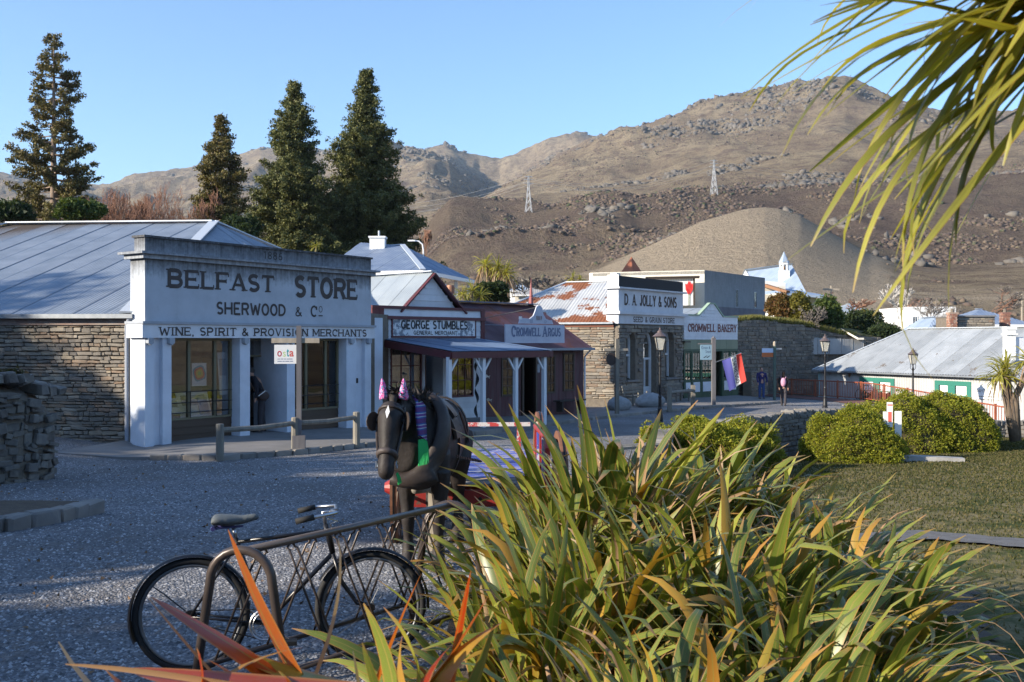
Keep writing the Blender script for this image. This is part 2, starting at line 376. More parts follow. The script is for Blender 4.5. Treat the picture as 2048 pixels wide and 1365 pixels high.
# ================================================================== footpath with stone kerb
# back edge along the building fronts, front edge along the kerb
KERB = [(-9.6, 20.7), (-7.6, 20.9), (-6.0, 20.9), (-4.75, 22.2), (-3.2, 24.6), (-1.9, 27.6), (-.85, 28.6), (.7, 31.5), (2.7, 36), (5.9, 41.5), (9.3, 45.6), (12.6, 48.8), (13.8, 50.4), (13.6, 52.5)]
BACK = [(-8.9, 22.9), (-8.6, 23.4), (-7.9, 24.4), (-7, 26), (-5.5, 28.7), (-4.5, 31.4), (-3.5, 33), (-1.2, 35), (1.2, 37.5), (3.0, 39.5), (4.6, 46), (8.4, 51.5), (12, 55.5), (13.4, 53.5)]
M_CONC = M('footpath_concrete', (.22, .21, .20), .9, c2=(.15, .145, .14), sc=1.2, bump=.25, bsc=40)
mb = MB(); nk = len(KERB)
def FP(x, y): return G(x, y)+.11
for i in range(nk-1):
    for q in range(3):
        a = Vector(KERB[i]).lerp(Vector(KERB[i+1]), q/3); b = Vector(BACK[i]).lerp(Vector(BACK[i+1]), q/3)
        for s_ in range(7):
            c_ = a.lerp(b, s_/6); za = G(a.x, a.y)+.11*min(1, (i+q/3)/2.2); mb.v.append((c_.x, c_.y, za+(s_/6)*(.02)+.01))
for i in range((nk-1)*3-1):
    for s_ in range(6): mb.f.append((7*i+s_, 7*(i+1)+s_, 7*(i+1)+s_+1, 7*i+s_+1))
FOOT = mb.build('footpath', M_CONC, smooth=False); kind(FOOT, 'structure'); so_ = FOOT.modifiers.new('thickness', 'SOLIDIFY'); so_.thickness = .3; so_.offset = -1
def fpz(x, y):
    """footpath height at x, y"""
    best = None
    for i in range(nk-1):
        a = Vector(KERB[i]); b = Vector(KERB[i+1]); t_ = max(0, min(1, (Vector((x, y))-a).dot(b-a)/(b-a).length_squared)); p = a.lerp(b, t_); d = (p-Vector((x, y))).length
        if best is None or d < best[0]: best = (d, G(p.x, p.y)+.115)
    return best[1]
M_KERB = stone_mat('kerb_stone', [(.20, .19, .18), (.26, .24, .22), (.15, .145, .14), (.23, .2, .17)])
def rough_block(seed, bev=.12):
    """unit stone block, corners knocked off and uneven"""
    r = random.Random(seed); bm = bmesh.new(); bmesh.ops.create_cube(bm, size=1)
    bmesh.ops.bevel(bm, geom=bm.edges[:], offset=bev, segments=1, affect='EDGES')
    for v_ in bm.verts: v_.co += Vector([r.uniform(-.05, .05) for _ in range(3)])
    me = bpy.data.meshes.new('stone'); bm.to_mesh(me); bm.free(); return me
def with_mat(meshes, mat):
    o = []
    for m_ in meshes: c_ = m_.copy(); c_.materials.append(mat); o.append(c_)
    return o
BLOCKS = [rough_block(i) for i in range(8)]
kb = with_mat(BLOCKS, M_KERB)
def kerb_row(line, parent, depth=.2, hz=.15, length=.42, dz=.045, name='kerb_stone'):
    pos = 0; seg = 0; pts_ = [Vector(p) for p in line]; L = [0]
    for a, b in zip(pts_[:-1], pts_[1:]): L.append(L[-1]+(b-a).length)
    s_ = 0
    while s_ < L[-1]:
        ln = length*random.uniform(.7, 1.35); m_ = min(s_+ln/2, L[-1]); k = max(i for i in range(len(L)) if L[i] <= m_ or i == 0); k = min(k, len(pts_)-2)
        p = pts_[k].lerp(pts_[k+1], (m_-L[k])/(L[k+1]-L[k])); d = pts_[k+1]-pts_[k]
        link(name, random.choice(kb), parent, loc=(p.x, p.y, G(p.x, p.y)+dz), rot=(random.uniform(-.03, .03), random.uniform(-.02, .02), math.atan2(d.y, d.x)+random.uniform(-.03, .03)), scale=(ln*.97, depth, hz))
        s_ += ln
kerb_row(KERB[1:], FOOT)
# low kerb and planted bed at the left edge
bed = [pt(-300, 0, 11.0), pt(0, 0, 11.2), pt(95, 0, 11.8), pt(178, 0, 12.6)]
mb = MB(); back_ = [pt(-300, 0, 14), pt(0, 0, 13.9), pt(95, 0, 13.9), pt(150, 0, 13.7)]
for a, b in zip(bed, back_):
    for q in range(5): c_ = a.lerp(b, q/4); mb.v.append((c_.x, c_.y, G(c_.x, c_.y)+.07-.05*(q == 4)))
for i in range(3):
    for q in range(4): mb.f.append((5*i+q, 5*(i+1)+q, 5*(i+1)+q+1, 5*i+q+1))
BED = kind(mb.build('raised_bed_ground', M_BARK), 'structure')
kerb_row([(p.x, p.y) for p in bed], BED, depth=.22, hz=.2, length=.36, dz=.07)

# ================================================================== hills
HX = [-1500, -600, -200, 0, 200, 300, 400, 480, 520, 600, 650, 700, 780, 800, 830, 850, 870, 890, 900, 920, 960, 1000, 1050, 1100, 1150, 1200, 1250, 1300, 1350, 1400, 1440, 1480, 1500, 1530, 1560, 1600, 1650, 1690, 1740, 1800, 1900, 2048, 2300, 2700, 3600]
def prof(d): ks = sorted(d); return np.interp(HX, ks, [d[k] for k in ks])
E1 = prof({-1500: 300, -200: 305, 0: 320, 200: 308, 300: 322, 400: 330, 480: 357, 520: 372, 600: 368, 650: 362, 780: 366, 850: 374, 890: 384, 920: 370, 960: 362, 1000: 357, 1050: 375, 1100: 395, 1150: 411, 1200: 402, 1250: 400, 1300: 396, 1400: 400, 3600: 380})
E15 = prof({-1500: 260, 0: 270, 200: 262, 400: 285, 520: 318, 650: 318, 700: 338, 780: 352, 830: 345, 870: 338, 900: 322, 930: 285, 960: 240, 1000: 245, 1050: 290, 1100: 320, 1200: 350, 1300: 360, 1400: 380, 1690: 420, 2048: 390, 3600: 350})
E2 = prof({-1500: 220, 0: 225, 700: 235, 800: 262, 850: 280, 900: 268, 950: 235, 1000: 262, 1050: 302, 1100: 330, 1150: 350, 1200: 371, 1250: 386, 1300: 390, 1350: 412, 1400: 438, 1480: 462, 1530: 474, 1600: 486, 1650: 496, 1690: 503, 1740: 480, 1800: 463, 1900: 446, 2048: 436, 2300: 420, 2700: 400, 3600: 350})
E25 = prof({-1500: 190, 0: 195, 700: 200, 870: 222, 1000: 255, 1100: 278, 1200: 300, 1300: 315, 1400: 342, 1530: 370, 1650: 390, 1740: 385, 1900: 370, 2048: 365, 3600: 300})
E3 = prof({-1500: 170, 700: 175, 830: 165, 870: 225, 900: 250, 960: 260, 1050: 256, 1100: 246, 1200: 262, 1300: 272, 1400: 284, 1530: 290, 1700: 296, 1900: 302, 2048: 312, 3600: 260})
E35 = prof({-1500: 130, 700: 130, 850: 140, 900: 170, 1000: 190, 1100: 185, 1300: 200, 1400: 205, 1530: 205, 1700: 215, 2048: 230, 3600: 190})
E4 = prof({-1500: 90, 700: 90, 850: 95, 1000: 118, 1100: 128, 1150: 134, 1200: 145, 1250: 166, 1300: 190, 1350: 214, 1400: 238, 1480: 261, 1500: 265, 1530: 267, 1560: 263, 1600: 250, 1650: 222, 1740: 172, 1800: 148, 1900: 140, 2048: 150, 2300: 140, 3600: 120})
E45 = prof({-1500: 55, 1100: 62, 1300: 82, 1530: 118, 1740: 90, 1900: 85, 3600: 70})
ND = np.array([62, 100, 160, 260, 430, 520, 660, 1000, 1500, 2200, 3000, 3600, 9000.])
one = np.ones(len(HX)); NE = np.stack([-125*one, -70*one, 5*one, E45, E4, E35, E3, E25, E2, E15, E1, E1*.7, one*5])
NZ = NE*ND[:, None]/F
def hillz(px, D, noise=True):
    px = np.asarray(px, float); D = np.asarray(D, float); cols = np.stack([np.interp(px, HX, NZ[k]) for k in range(len(ND))])
    i = np.clip(np.searchsorted(ND, D)-1, 0, len(ND)-2); t_ = np.clip((D-ND[i])/(ND[i+1]-ND[i]), 0, 1)
    a = np.take_along_axis(cols, i[None], 0)[0]; b = np.take_along_axis(cols, (i+1)[None], 0)[0]
    # crests stay sharp (linear), a little smoothing
    z = a+(b-a)*(t_*.6+.4*(t_*t_*(3-2*t_)))
    if noise:
        x = (px-1024)/F*D
        amp = np.interp(D, [100, 260, 430, 520, 660, 1000, 1500, 2200, 3000, 4000], [0, 1.5, 1.5, 9, 15, 38, 62, 84, 50, 60])
        wl = np.interp(D, [200, 500, 700, 1500, 3000], [60, 70, 90, 240, 520])
        amp = amp*(1+.9*np.exp(-((px-1080)/260)**2)*((D > 500) & (D < 720))); fan = np.exp(-((px-1500)/330)**2)*((D > 250) & (D < 470)); amp = amp*(1-.85*fan)
        z = z+amp*(fbm(x/90, D/150, 4, 3, True, .42)*np.clip((700-D)/200, 0, 1)+fbm(x/330, D/480, 5, 5, True, .46)*np.clip((D-500)/200, 0, 1)*.8)
        z = z+.10*amp*fbm(x/30, D/36, 3, 9)
    return z+CZ
cx_ = np.concatenate([np.arange(-1500, -60, 30), np.arange(-60, 2110, 3.2), np.arange(2110, 3600, 30)])
rx_ = [60.]
while rx_[-1] < 9000: rx_.append(rx_[-1]*(1.0095 if rx_[-1] < 3300 else 1.06))
PX, DD = np.meshgrid(cx_, np.array(rx_)); HZ = hillz(PX, DD); HZ = np.where(DD < 64, HZ-2, HZ)
nx = len(cx_); i_, j_ = np.meshgrid(np.arange(nx-1), np.arange(len(rx_)-1)); i_ = i_.ravel(); j_ = j_.ravel()
t = NT('hillside'); v = t.coord(kind_='Geo'); a = t.noise(v, .012, 6, .6); b = t.noise(v, .07, 6, .72); d_ = t.noise(v, .5, 5, .75)
c = t.mix(t.ramp(a, [(.35, 0), (.65, 1)]), (.215, .168, .115), (.32, .262, .175))
c = t.mix(t.ramp(b, [(.47, 0.0), (.60, .7)]), c, (.125, .088, .075)); c = t.mix(t.ramp(d_, [(.5, 0.0), (.66, .6)]), c, (.085, .07, .06))
c = t.mix(t.ramp(t.noise(v, .16, 4, .7), [(.6, 0.0), (.75, .5)]), c, (.22, .195, .165))
n2 = t.noise(v, 1.2, 5, .8); cs = t.mix(t.ramp(a, [(.35, 0), (.7, 1)]), (.40, .325, .235), (.48, .39, .28)); cs = t.mix(t.ramp(n2, [(.45, 0.0), (.62, .6)]), cs, (.22, .185, .14))
sx_ = t.new('SeparateXYZ'); t.l(v, sx_.inputs[0]); bl = t.math('MULTIPLY', t.ramp(t.math('ADD', t.math('MULTIPLY', sx_.outputs[1], 1/1000), t.math('MULTIPLY_ADD', t.noise(v, .006, 5, .6), .5, -.25)), [(.42, 0), (.50, 1), (.62, 1), (.80, 0)]), t.ramp(a, [(.3, .35), (.6, .85)]))
c = t.mix(bl, c, t.mix(t.ramp(d_, [(.4, 0), (.65, 1)]), (.13, .094, .078), (.062, .05, .045)))
at_ = t.new('Attribute', attribute_name='scree'); c = t.mix(at_.outputs['Fac'], c, cs)
t.color(c); t.p.inputs['Roughness'].default_value = 1; t.p.inputs['Specular IOR Level'].default_value = 0; t.bump(t.math('ADD', t.math('MULTIPLY', a, 3.0), t.math('ADD', b, d_)), 1.0, 4.0); M_HILL = t.m
me = np_mesh('hills', np.stack([(PX-1024)/F*DD, DD, HZ], 2).reshape(-1, 3), np.stack([j_*nx+i_, j_*nx+i_+1, (j_+1)*nx+i_+1, (j_+1)*nx+i_], 1), M_HILL, True)
def scree(px, D):
    """how much of the ground is bare scree (the fan above the town)"""
    x = (px-1024)/F*D; w = 28*fbm(x/60, D/60, 4, 8)+10*fbm(x/12, D/12, 3, 5)
    return sstep(138, 165, np.interp(px, HX, E4)+w*1.2)*sstep(120, 190, D)*(1-sstep(430, 445, D+.3*w))
at = me.attributes.new('scree', 'FLOAT', 'POINT'); at.data.foreach_set('value', scree(PX.ravel(), DD.ravel()).astype(np.float32))
kind(link('hills', me), 'structure')
def hill_hit(px, py, d0=150):
    D = np.geomspace(d0, 3300, 1500); z = hillz(np.full(D.shape, float(px)), D); k = np.nonzero(z > CZ-(py-682.5)/F*D)[0]
    D = D[k[0]] if len(k) else 1200.; return Vector(((px-1024)/F*D, D, float(hillz(np.array([px]), np.array([D]))[0])))
# rocks and scrub scattered over the hills
def ico():
    bm = bmesh.new(); bmesh.ops.create_icosphere(bm, subdivisions=1, radius=1); V = np.array([v_.co[:] for v_ in bm.verts]); Fc = np.array([[v_.index for v_ in f_.verts] for f_ in bm.faces]); bm.free(); return V, Fc
IV, IF = ico()
def blobs(name, P, S, mat, squash=.8, jag=.25, kindof='stuff'):
    n = len(P); j = 1+rng.normal(0, jag, (n, len(IV), 1)); V = IV[None]*j*S[:, None, None]*np.array([1, 1, squash])[None, None]+P[:, None]
    return kind(link(name, np_mesh(name, V.reshape(-1, 3), (IF[None]+len(IV)*np.arange(n)[:, None, None]).reshape(-1, 3), mat)), kindof)
def scatter(n, d0, d1, s0, s1, cl, thr, seed, pxr=(-60, 2110), nofan=True):
    D = np.exp(rng.uniform(math.log(d0), math.log(d1), n)); px = rng.uniform(*pxr, n); x = (px-1024)/F*D
    q = fbm(x/cl, D/cl, 3, seed)+.6*fbm(x/(cl*.22), D/(cl*.22), 3, seed+50); m = q > thr
    if nofan: m &= scree(px, D) < .3
    D = D[m]; px = px[m]; x = x[m]; q = q[m]; z = hillz(px, D); S = rng.uniform(0, 1, len(D))**2.2*(s1-s0)+s0; S = S*(.5+D/1100)
    return np.stack([x, D, z], 1), S
M_ROCK = NT('schist_rock'); v = M_ROCK.coord(kind_='Geo'); c = M_ROCK.ramp(M_ROCK.rnd(), [(0, (.09, .085, .075)), (.6, (.14, .125, .105)), (1, (.21, .185, .15))]); c = M_ROCK.mix(M_ROCK.noise(v, .6, 4), c, (.09, .08, .07)); M_ROCK.color(c); M_ROCK.p.inputs['Roughness'].default_value = 1; M_ROCK = M_ROCK.m
M_SCRUB = NT('bare_scrub'); M_SCRUB.color(M_SCRUB.ramp(M_SCRUB.rnd(), [(0, (.06, .042, .034)), (.5, (.10, .072, .055)), (.85, (.14, .105, .07)), (.93, (.05, .06, .025))])); M_SCRUB.p.inputs['Roughness'].default_value = 1; M_SCRUB = M_SCRUB.m
a = scatter(70000, 700, 3200, .35, 2.6, 210, .42, 21); b = scatter(42000, 440, 780, .25, 3.0, 48, .46, 4)
blobs('rock_outcrops', np.concatenate([a[0], b[0]]), np.concatenate([a[1], b[1]]), M_ROCK, .85, .5)
a = scatter(42000, 440, 780, .35, 1.7, 60, .05, 33); b = scatter(36000, 700, 2600, .4, 1.0, 200, .2, 35); c_ = scatter(5000, 170, 430, .5, 1.6, 60, -.05, 36)
blobs('hill_scrub', np.concatenate([a[0], b[0], c_[0]]), np.concatenate([a[1], b[1], c_[1]]), M_SCRUB, .75, .3)
a = scatter(6000, 200, 430, .1, .35, 30, -.3, 44, (1180, 1900), False); blobs('scree_stones', a[0], a[1], M_ROCK, .6, .3)

# open ground all round, beyond what the photograph shows
ang = np.linspace(0, 2*np.pi, 61)[:-1]; rr = np.array([30., 60, 120, 300, 900, 2500]); hz_ = np.array([-3, -2.6, -1.5, 6, 60, 260.])
V = []; 
for r_, z_ in zip(rr, hz_):
    for a in ang: V.append((r_*math.cos(a), r_*math.sin(a), z_-3.0+(12*math.sin(a*5)+25*math.sin(a*3) if r_ > 500 else 0)))
Q = []
for k in range(len(rr)-1):
    for i in range(60):
        a = ang[i]+.05
        if 0.62 < a < 2.52 : continue
        Q.append((k*60+i, k*60+(i+1) % 60, (k+1)*60+(i+1) % 60, (k+1)*60+i))
hb_ = bpy.data.materials.new('haze'); hb_.use_nodes = True; hn = hb_.node_tree; hn.nodes.clear(); pv = hn.nodes.new('ShaderNodeVolumePrincipled'); pv.inputs['Density'].default_value = .00008; pv.inputs['Color'].default_value = (.66, .82, 1, 1); pv.inputs['Anisotropy'].default_value = .2; mo = hn.nodes.new('ShaderNodeOutputMaterial'); hn.links.new(pv.outputs[0], mo.inputs['Volume'])
kind(MB().box(-9500, 9500, -3000, 9300, -220, 800).build('haze', hb_), 'stuff')
kind(link('ground', np_mesh('ground', V, Q, M_HILL, True)), 'structure')
# ================================================================== builder functions
def roof_plane(parent, poly, ea, eb, mat, sheet=.76, pitch=.076, amp=.009, name='roof_sheet', seg=4, under=True):
    """corrugated sheets running up a planar roof polygon from the eave ea->eb; one part per sheet"""
    ea = Vector(ea); eb = Vector(eb); u = (eb-ea).normalized(); P = [Vector(p) for p in poly]
    n = (P[1]-P[0]).cross(P[2]-P[0]).normalized()
    if n.z < 0: n = -n
    v = n.cross(u).normalized(); 
    if v.z < 0: v = -v
    UV = [((p-ea).dot(u), (p-ea).dot(v)) for p in P]; u0 = min(q[0] for q in UV); u1 = max(q[0] for q in UV)
    def span(x):
        ys = []
        for (a, b), (c_, d) in zip(UV, UV[1:]+UV[:1]):
            if abs(a-c_) < 1e-9:
                if abs(x-a) < 1e-6: ys += [b, d]
            elif min(a, c_)-1e-9 <= x <= max(a, c_)+1e-9: ys.append(b+(d-b)*(x-a)/(c_-a))
        return (min(ys), max(ys)) if ys else (0, 0)
    k = 0; x = u0; dx = pitch/seg; out = []
    while x < u1-1e-4:
        xe = min(x+sheet, u1); m = max(2, int(round((xe-x)/dx))+1); mb = MB(); mb.smooth = False; lift = .007*(k % 2)+random.uniform(0, .002)
        for i in range(m):
            uu = x+(xe-x)*i/(m-1); a, b = span(min(max(uu, u0+1e-5), u1-1e-5)); h = amp*math.cos(2*math.pi*uu/pitch)+lift
            for q in (0, 1): mb.v.append(tuple(ea+u*uu+v*(a+(b-a)*q)+n*h))
            if i: j = 2*(i-1); mb.f.append((j, j+2, j+3, j+1))
        out.append(mb.build(name, mat, parent, smooth=True)); x = xe; k += 1
    if under:
        mb = MB(); q = [tuple(p-n*(amp+.012)) for p in P]; mb.add(q, [tuple(range(len(q)))]); mb.build('roof_deck', M_DARKWOOD, parent)
    return out
def stone_face(parent, W, length, zlo, zhi, mat, sw=(.14, .42), sh=(.05, .13), n_parts=300, proud=.03, holes=(), seed=1, name='stone', backing=True, thick=.4, mort=None, score=None, arch=None, jit=.011):
    """rubble masonry laid in uneven courses on a face; W(s, out, z) gives the place in parent space"""
    r = random.Random(seed); st = []; z = min(zlo(0), zlo(length/2), zlo(length))
    top = max(zhi(0), zhi(length/2), zhi(length))
    while z < top:
        h = r.uniform(*sh); x = -r.uniform(0, .1)
        while x < length:
            w = r.uniform(*sw)*(1 if r.random() < .8 else .5); xc = x+w/2; hh = h*r.uniform(.72, 1.0); zc = z+h/2+r.uniform(-jit, jit)
            if 0 < xc < length and zlo(xc) < zc < zhi(xc)-.01:
                a0, a1 = max(x, 0), min(x+w, length)
                if not any(hx0-.01 < a1 and a0 < hx1+.01 and hz0 < zc < (hz1 if ar is None else ar(min(max(xc, hx0), hx1))) for hx0, hx1, hz0, hz1, ar in holes):
                    st.append((a0+.006, a1-.006, zc, hh-.008, r.uniform(0, proud), r.uniform(-.07, .07)*(jit/.011)))
            x += w
        z += h
    if score: st.sort(key=score)
    else: r.shuffle(st)
    blocks = with_mat(BLOCKS, mat); o0 = W(0, 0, 0); ux = (W(1, 0, 0)-o0); uy = (W(0, 1, 0)-o0); uz = Vector((0, 0, 1))
    rot = Matrix((ux, -uy, uz)).transposed().to_quaternion(); rest = MB()
    for i, (a, b, zc, h, pr, tl) in enumerate(st):
        c_ = W((a+b)/2, pr-.04, zc); s_ = Vector((b-a, .1+.0*pr, h)); q = rot @ Quaternion((0, 1, 0), tl)
        if i < n_parts:
            o = link(name, blocks[i % 8], parent, loc=c_, scale=s_); o.rotation_mode = 'QUATERNION'; o.rotation_quaternion = q
        else:
            me = BLOCKS[i % 8]; rest.add([c_+q @ Vector((v_.co.x*s_.x, v_.co.y*s_.y, v_.co.z*s_.z)) for v_ in me.vertices], [tuple(f_.vertices) for f_ in me.polygons])
    if rest.v: kind(rest.build('stonework', mat, parent), 'stuff')
    return st
SEW = {}
def glyph_table():
    t_ = .085
    def arc(cx, cy, rx, ry, a0, a1, n=12): return [(cx+rx*math.cos(R(a0+(a1-a0)*i/n)), cy+ry*math.sin(R(a0+(a1-a0)*i/n))) for i in range(n+1)]
    def bowl(x0, y0, y1, xr): r_ = (y1-y0)/2; rx = min(r_*1.0, xr-x0); return [(x0, y1)]+arc(xr-rx, (y0+y1)/2, rx, r_, 90, -90, 10)+[(x0, y0)]
    a = t_; b = 1-.06; g = {}
    g['A'] = (.86, [[(a, 0), (.43, 1)], [(.43, 1), (.86-a, 0)], [(.2, .33), (.66, .33)]])
    g['B'] = (.76, [[(a, 0), (a, 1)], bowl(a, .52, b, .63), bowl(a, .06, .52, .76-a)])
    g['C'] = (.78, [arc(.42, .5, .42-a, .5-.06, 48, 312, 16), [(.70, .62), (.70, .95)]])
    g['D'] = (.82, [[(a, 0), (a, 1)], bowl(a, .06, b, .82-a)])
    g['E'] = (.72, [[(a, 0), (a, 1)], [(a, .95), (.68, .95)], [(a, .5), (.55, .5)], [(a, .05), (.7, .05)]])
    g['F'] = (.70, [[(a, 0), (a, 1)], [(a, .95), (.68, .95)], [(a, .5), (.55, .5)]])
    g['G'] = (.84, [arc(.42, .5, .42-a, .44, 48, 330, 16), [(.74, .06), (.74, .44)], [(.5, .44), (.8, .44)]])
    g['H'] = (.84, [[(a, 0), (a, 1)], [(.84-a, 0), (.84-a, 1)], [(a, .5), (.84-a, .5)]])
    g['I'] = (.34, [[(.17, 0), (.17, 1)]])
    g['J'] = (.56, [[(.42, 1), (.42, .3)]+arc(.25, .3, .17, .24, 0, -170, 8)])
    g['L'] = (.68, [[(a, 0), (a, 1)], [(a, .05), (.66, .05)]])
    g['M'] = (1.0, [[(a, 0), (a, 1)], [(a, 1), (.5, .2)], [(.5, .2), (1-a, 1)], [(1-a, 1), (1-a, 0)]])
    g['N'] = (.84, [[(a, 0), (a, 1)], [(a, 1), (.84-a, 0)], [(.84-a, 0), (.84-a, 1)]])
    g['O'] = (.84, [arc(.42, .5, .42-a, .44, 0, 360, 20)])
    g['P'] = (.74, [[(a, 0), (a, 1)], bowl(a, .46, b, .74-a)])
    g['R'] = (.80, [[(a, 0), (a, 1)], bowl(a, .48, b, .70), [(.45, .48), (.80-a, 0)]])
    g['S'] = (.68, [arc(.34, .72, .25, .22, 35, 270, 10)[:-1]+arc(.34, .28, .26, .22, 90, -150, 10)])
    g['T'] = (.76, [[(.38, 0), (.38, 1)], [(.02, .95), (.74, .95)]])
    g['U'] = (.82, [[(a, 1), (a, .36)]+arc(.41, .36, .41-a, .30, 180, 360, 10)+[(.82-a, 1)]])
    g['V'] = (.84, [[(a, 1), (.42, 0)], [(.42, 0), (.84-a, 1)]])
    g['W'] = (1.14, [[(a, 1), (.32, 0)], [(.32, 0), (.57, .85)], [(.57, .85), (.82, 0)], [(.82, 0), (1.14-a, 1)]])
    g['Y'] = (.8, [[(a, 1), (.4, .45)], [(.8-a, 1), (.4, .45)], [(.4, .5), (.4, 0)]])
    g['K'] = (.82, [[(a, 0), (a, 1)], [(a, .4), (.82-a, 1)], [(.3, .58), (.82-a, 0)]])
    g['&'] = (.86, [[(.80, .02), (.24, .66), (.22, .82), (.30, .93), (.42, .94), (.5, .84), (.47, .7), (.18, .42), (.09, .25), (.16, .1), (.32, .05), (.5, .1), (.66, .28), (.72, .46)]])
    g['.'] = (.22, [[(.05, .06), (.17, .06)]]); g[','] = (.24, [[(.06, .06), (.18, .06)], [(.15, .06), (.08, -.12)]])
    g['1'] = (.42, [[(.24, 0), (.24, 1)], [(.08, .8), (.24, 1)]])
    g['8'] = (.62, [arc(.31, .73, .19, .21, 0, 360, 14), arc(.31, .27, .23, .22, 0, 360, 14)])
    g['6'] = (.62, [arc(.31, .29, .22, .24, 0, 360, 14), [(.1, .32), (.14, .7), (.3, .93), (.52, .9)]])
    g['3'] = (.58, [arc(.27, .73, .2, .21, 150, -90, 10), arc(.27, .27, .23, .23, 90, -150, 10)])
    g['9'] = (.62, [arc(.31, .7, .22, .24, 0, 360, 14), [(.52, .66), (.48, .3), (.32, .07), (.12, .1)]])
    g['0'] = (.62, [arc(.31, .5, .23, .44, 0, 360, 16)])
    g[' '] = (.42, [])
    return g
GLY = glyph_table()
def lettering(parent, text, x0, x1, z0, z1, y, mat, th=.15, serif=True, name='lettering', depth=.012, condense=True, shadow=None, fn=None):
    """raised painted letters on a wall face (local x,z plane at y, facing -y); each letter is one mesh part"""
    gap = .12; tot = sum(GLY[ch][0]+gap for ch in text)-gap; h = z1-z0; sx = (x1-x0)/tot; x = x0; k = 0
    tw = th*h
    for ch in text:
        w, strokes = GLY[ch]; mb = MB(); e = 0
        def quadstrip(pts, wd, lvl):
            P = [Vector((x+p[0]*sx, z0+p[1]*h)) for p in pts]; n = len(P); base = len(mb.v); yy = y-depth*.25-lvl*.0006
            for i, p in enumerate(P):
                d = (P[min(i+1, n-1)]-P[max(i-1, 0)])
                d = d.normalized() if d.length > 1e-9 else Vector((1, 0)); m = Vector((-d.y, d.x))*wd/2
                a = p+m; b = p-m; mb.v += [(a.x, yy, a.y), (b.x, yy, b.y)]
                if i: j = base+2*(i-1); mb.f.append((j, j+1, j+3, j+2))
        for st in strokes:
            hor = abs(st[0][1]-st[-1][1]) < .02 and len(st) == 2; diag_thin = len(st) == 2 and not hor and st[-1][0] > st[0][0]+.1 and st[-1][1] > st[0][1]
            wd = tw*(.72 if (hor and serif) else .68 if (diag_thin and serif) else 1.0); quadstrip(st, min(wd, sx*.36), e); e += 1
            if serif and ch not in '&.,':
                for en, ot in ((st[0], st[1]), (st[-1], st[-2])):
                    if abs(en[1]) < .01 or abs(en[1]-1) < .01:
                        if abs(ot[1]-en[1]) > .02 and not (ch in 'AMNVW' and (ch == 'A' and en[1] > .5 or ch == 'V' and en[1] < .5 or ch == 'W' and en[1] < .5)):
                            zc = .035 if en[1] < .5 else .965; hw = .17
                            quadstrip([(en[0]-hw, zc), (en[0]+hw, zc)], .08*h, e); e += 1
                    elif hor and en[0] > .45 and ch in 'EFLT':
                        quadstrip([(en[0], en[1]-.12), (en[0], en[1]+.12)] if .2 < en[1] < .8 else [(en[0], en[1] if en[1] > .5 else en[1]), (en[0], en[1]-.2 if en[1] > .5 else en[1]+.2)], .07*h, e); e += 1
                if ch == 'T':
                    quadstrip([(.04, .78), (.04, .98)], .07*h, e); e += 1
        if mb.v:
            if fn: mb.v = [tuple(fn(Vector(p))) for p in mb.v]
            mb.build(name, mat, parent)
        x += (w+gap)*sx; k += 1
def font_text(parent, text, x0, x1, z0, z1, y, mat, name='lettering', bold=0.0, fn=None, xz=True):
    cu = bpy.data.curves.new('t', 'FONT'); cu.body = text; cu.size = 1; cu.resolution_u = 3; cu.offset = bold
    o = bpy.data.objects.new('t', cu); C.objects.link(o); dg = bpy.context.evaluated_depsgraph_get(); me = bpy.data.meshes.new_from_object(o.evaluated_get(dg)); bpy.data.objects.remove(o)
    if not len(me.vertices): return
    V = np.array([v_.co[:] for v_ in me.vertices]); a, b = V.min(0), V.max(0)
    for v_ in me.vertices:
        p = Vector((x0+(v_.co.x-a[0])/(b[0]-a[0])*(x1-x0), y, z0+(v_.co.y-a[1])/(b[1]-a[1])*(z1-z0))); v_.co = fn(p) if fn else p
    me.materials.clear(); me.materials.append(mat); return link(name, me, parent)
def window_frame(parent, x0, x1, z0, z1, y, mfr, mgl, cols=1, rows=1, fw=.06, bar=.025, name='window', dep=.07, curtains=None, blind=None):
    """framed window: frame part with pane and glazing bar sub-parts"""
    mb = MB(); mb.box(x0, x1, y, y+dep, z0, z0+fw).box(x0, x1, y, y+dep, z1-fw, z1).box(x0, x0+fw, y+.001, y+dep, z0+fw, z1-fw).box(x1-fw, x1, y+.001, y+dep, z0+fw, z1-fw)
    w = mb.build(name, mfr, parent)
    ax0, ax1, az0, az1 = x0+fw, x1-fw, z0+fw, z1-fw
    for i in range(cols):
        for j in range(rows):
            a = ax0+(ax1-ax0)*i/cols; b = ax0+(ax1-ax0)*(i+1)/cols; c_ = az0+(az1-az0)*j/rows; d = az0+(az1-az0)*(j+1)/rows
            MB().box(a+bar*.3, b-bar*.3, y+.03, y+.034, c_+bar*.3, d-bar*.3).build('pane', mgl, w)
    for i in range(1, cols): xx = ax0+(ax1-ax0)*i/cols; MB().box(xx-bar/2, xx+bar/2, y+.015, y+.05, az0, az1).build('glazing_bar', mfr, w)
    for j in range(1, rows): zz = az0+(az1-az0)*j/rows; MB().box(ax0, ax1, y+.013, y+.052, zz-bar/2, zz+bar/2).build('glazing_bar', mfr, w)
    return w
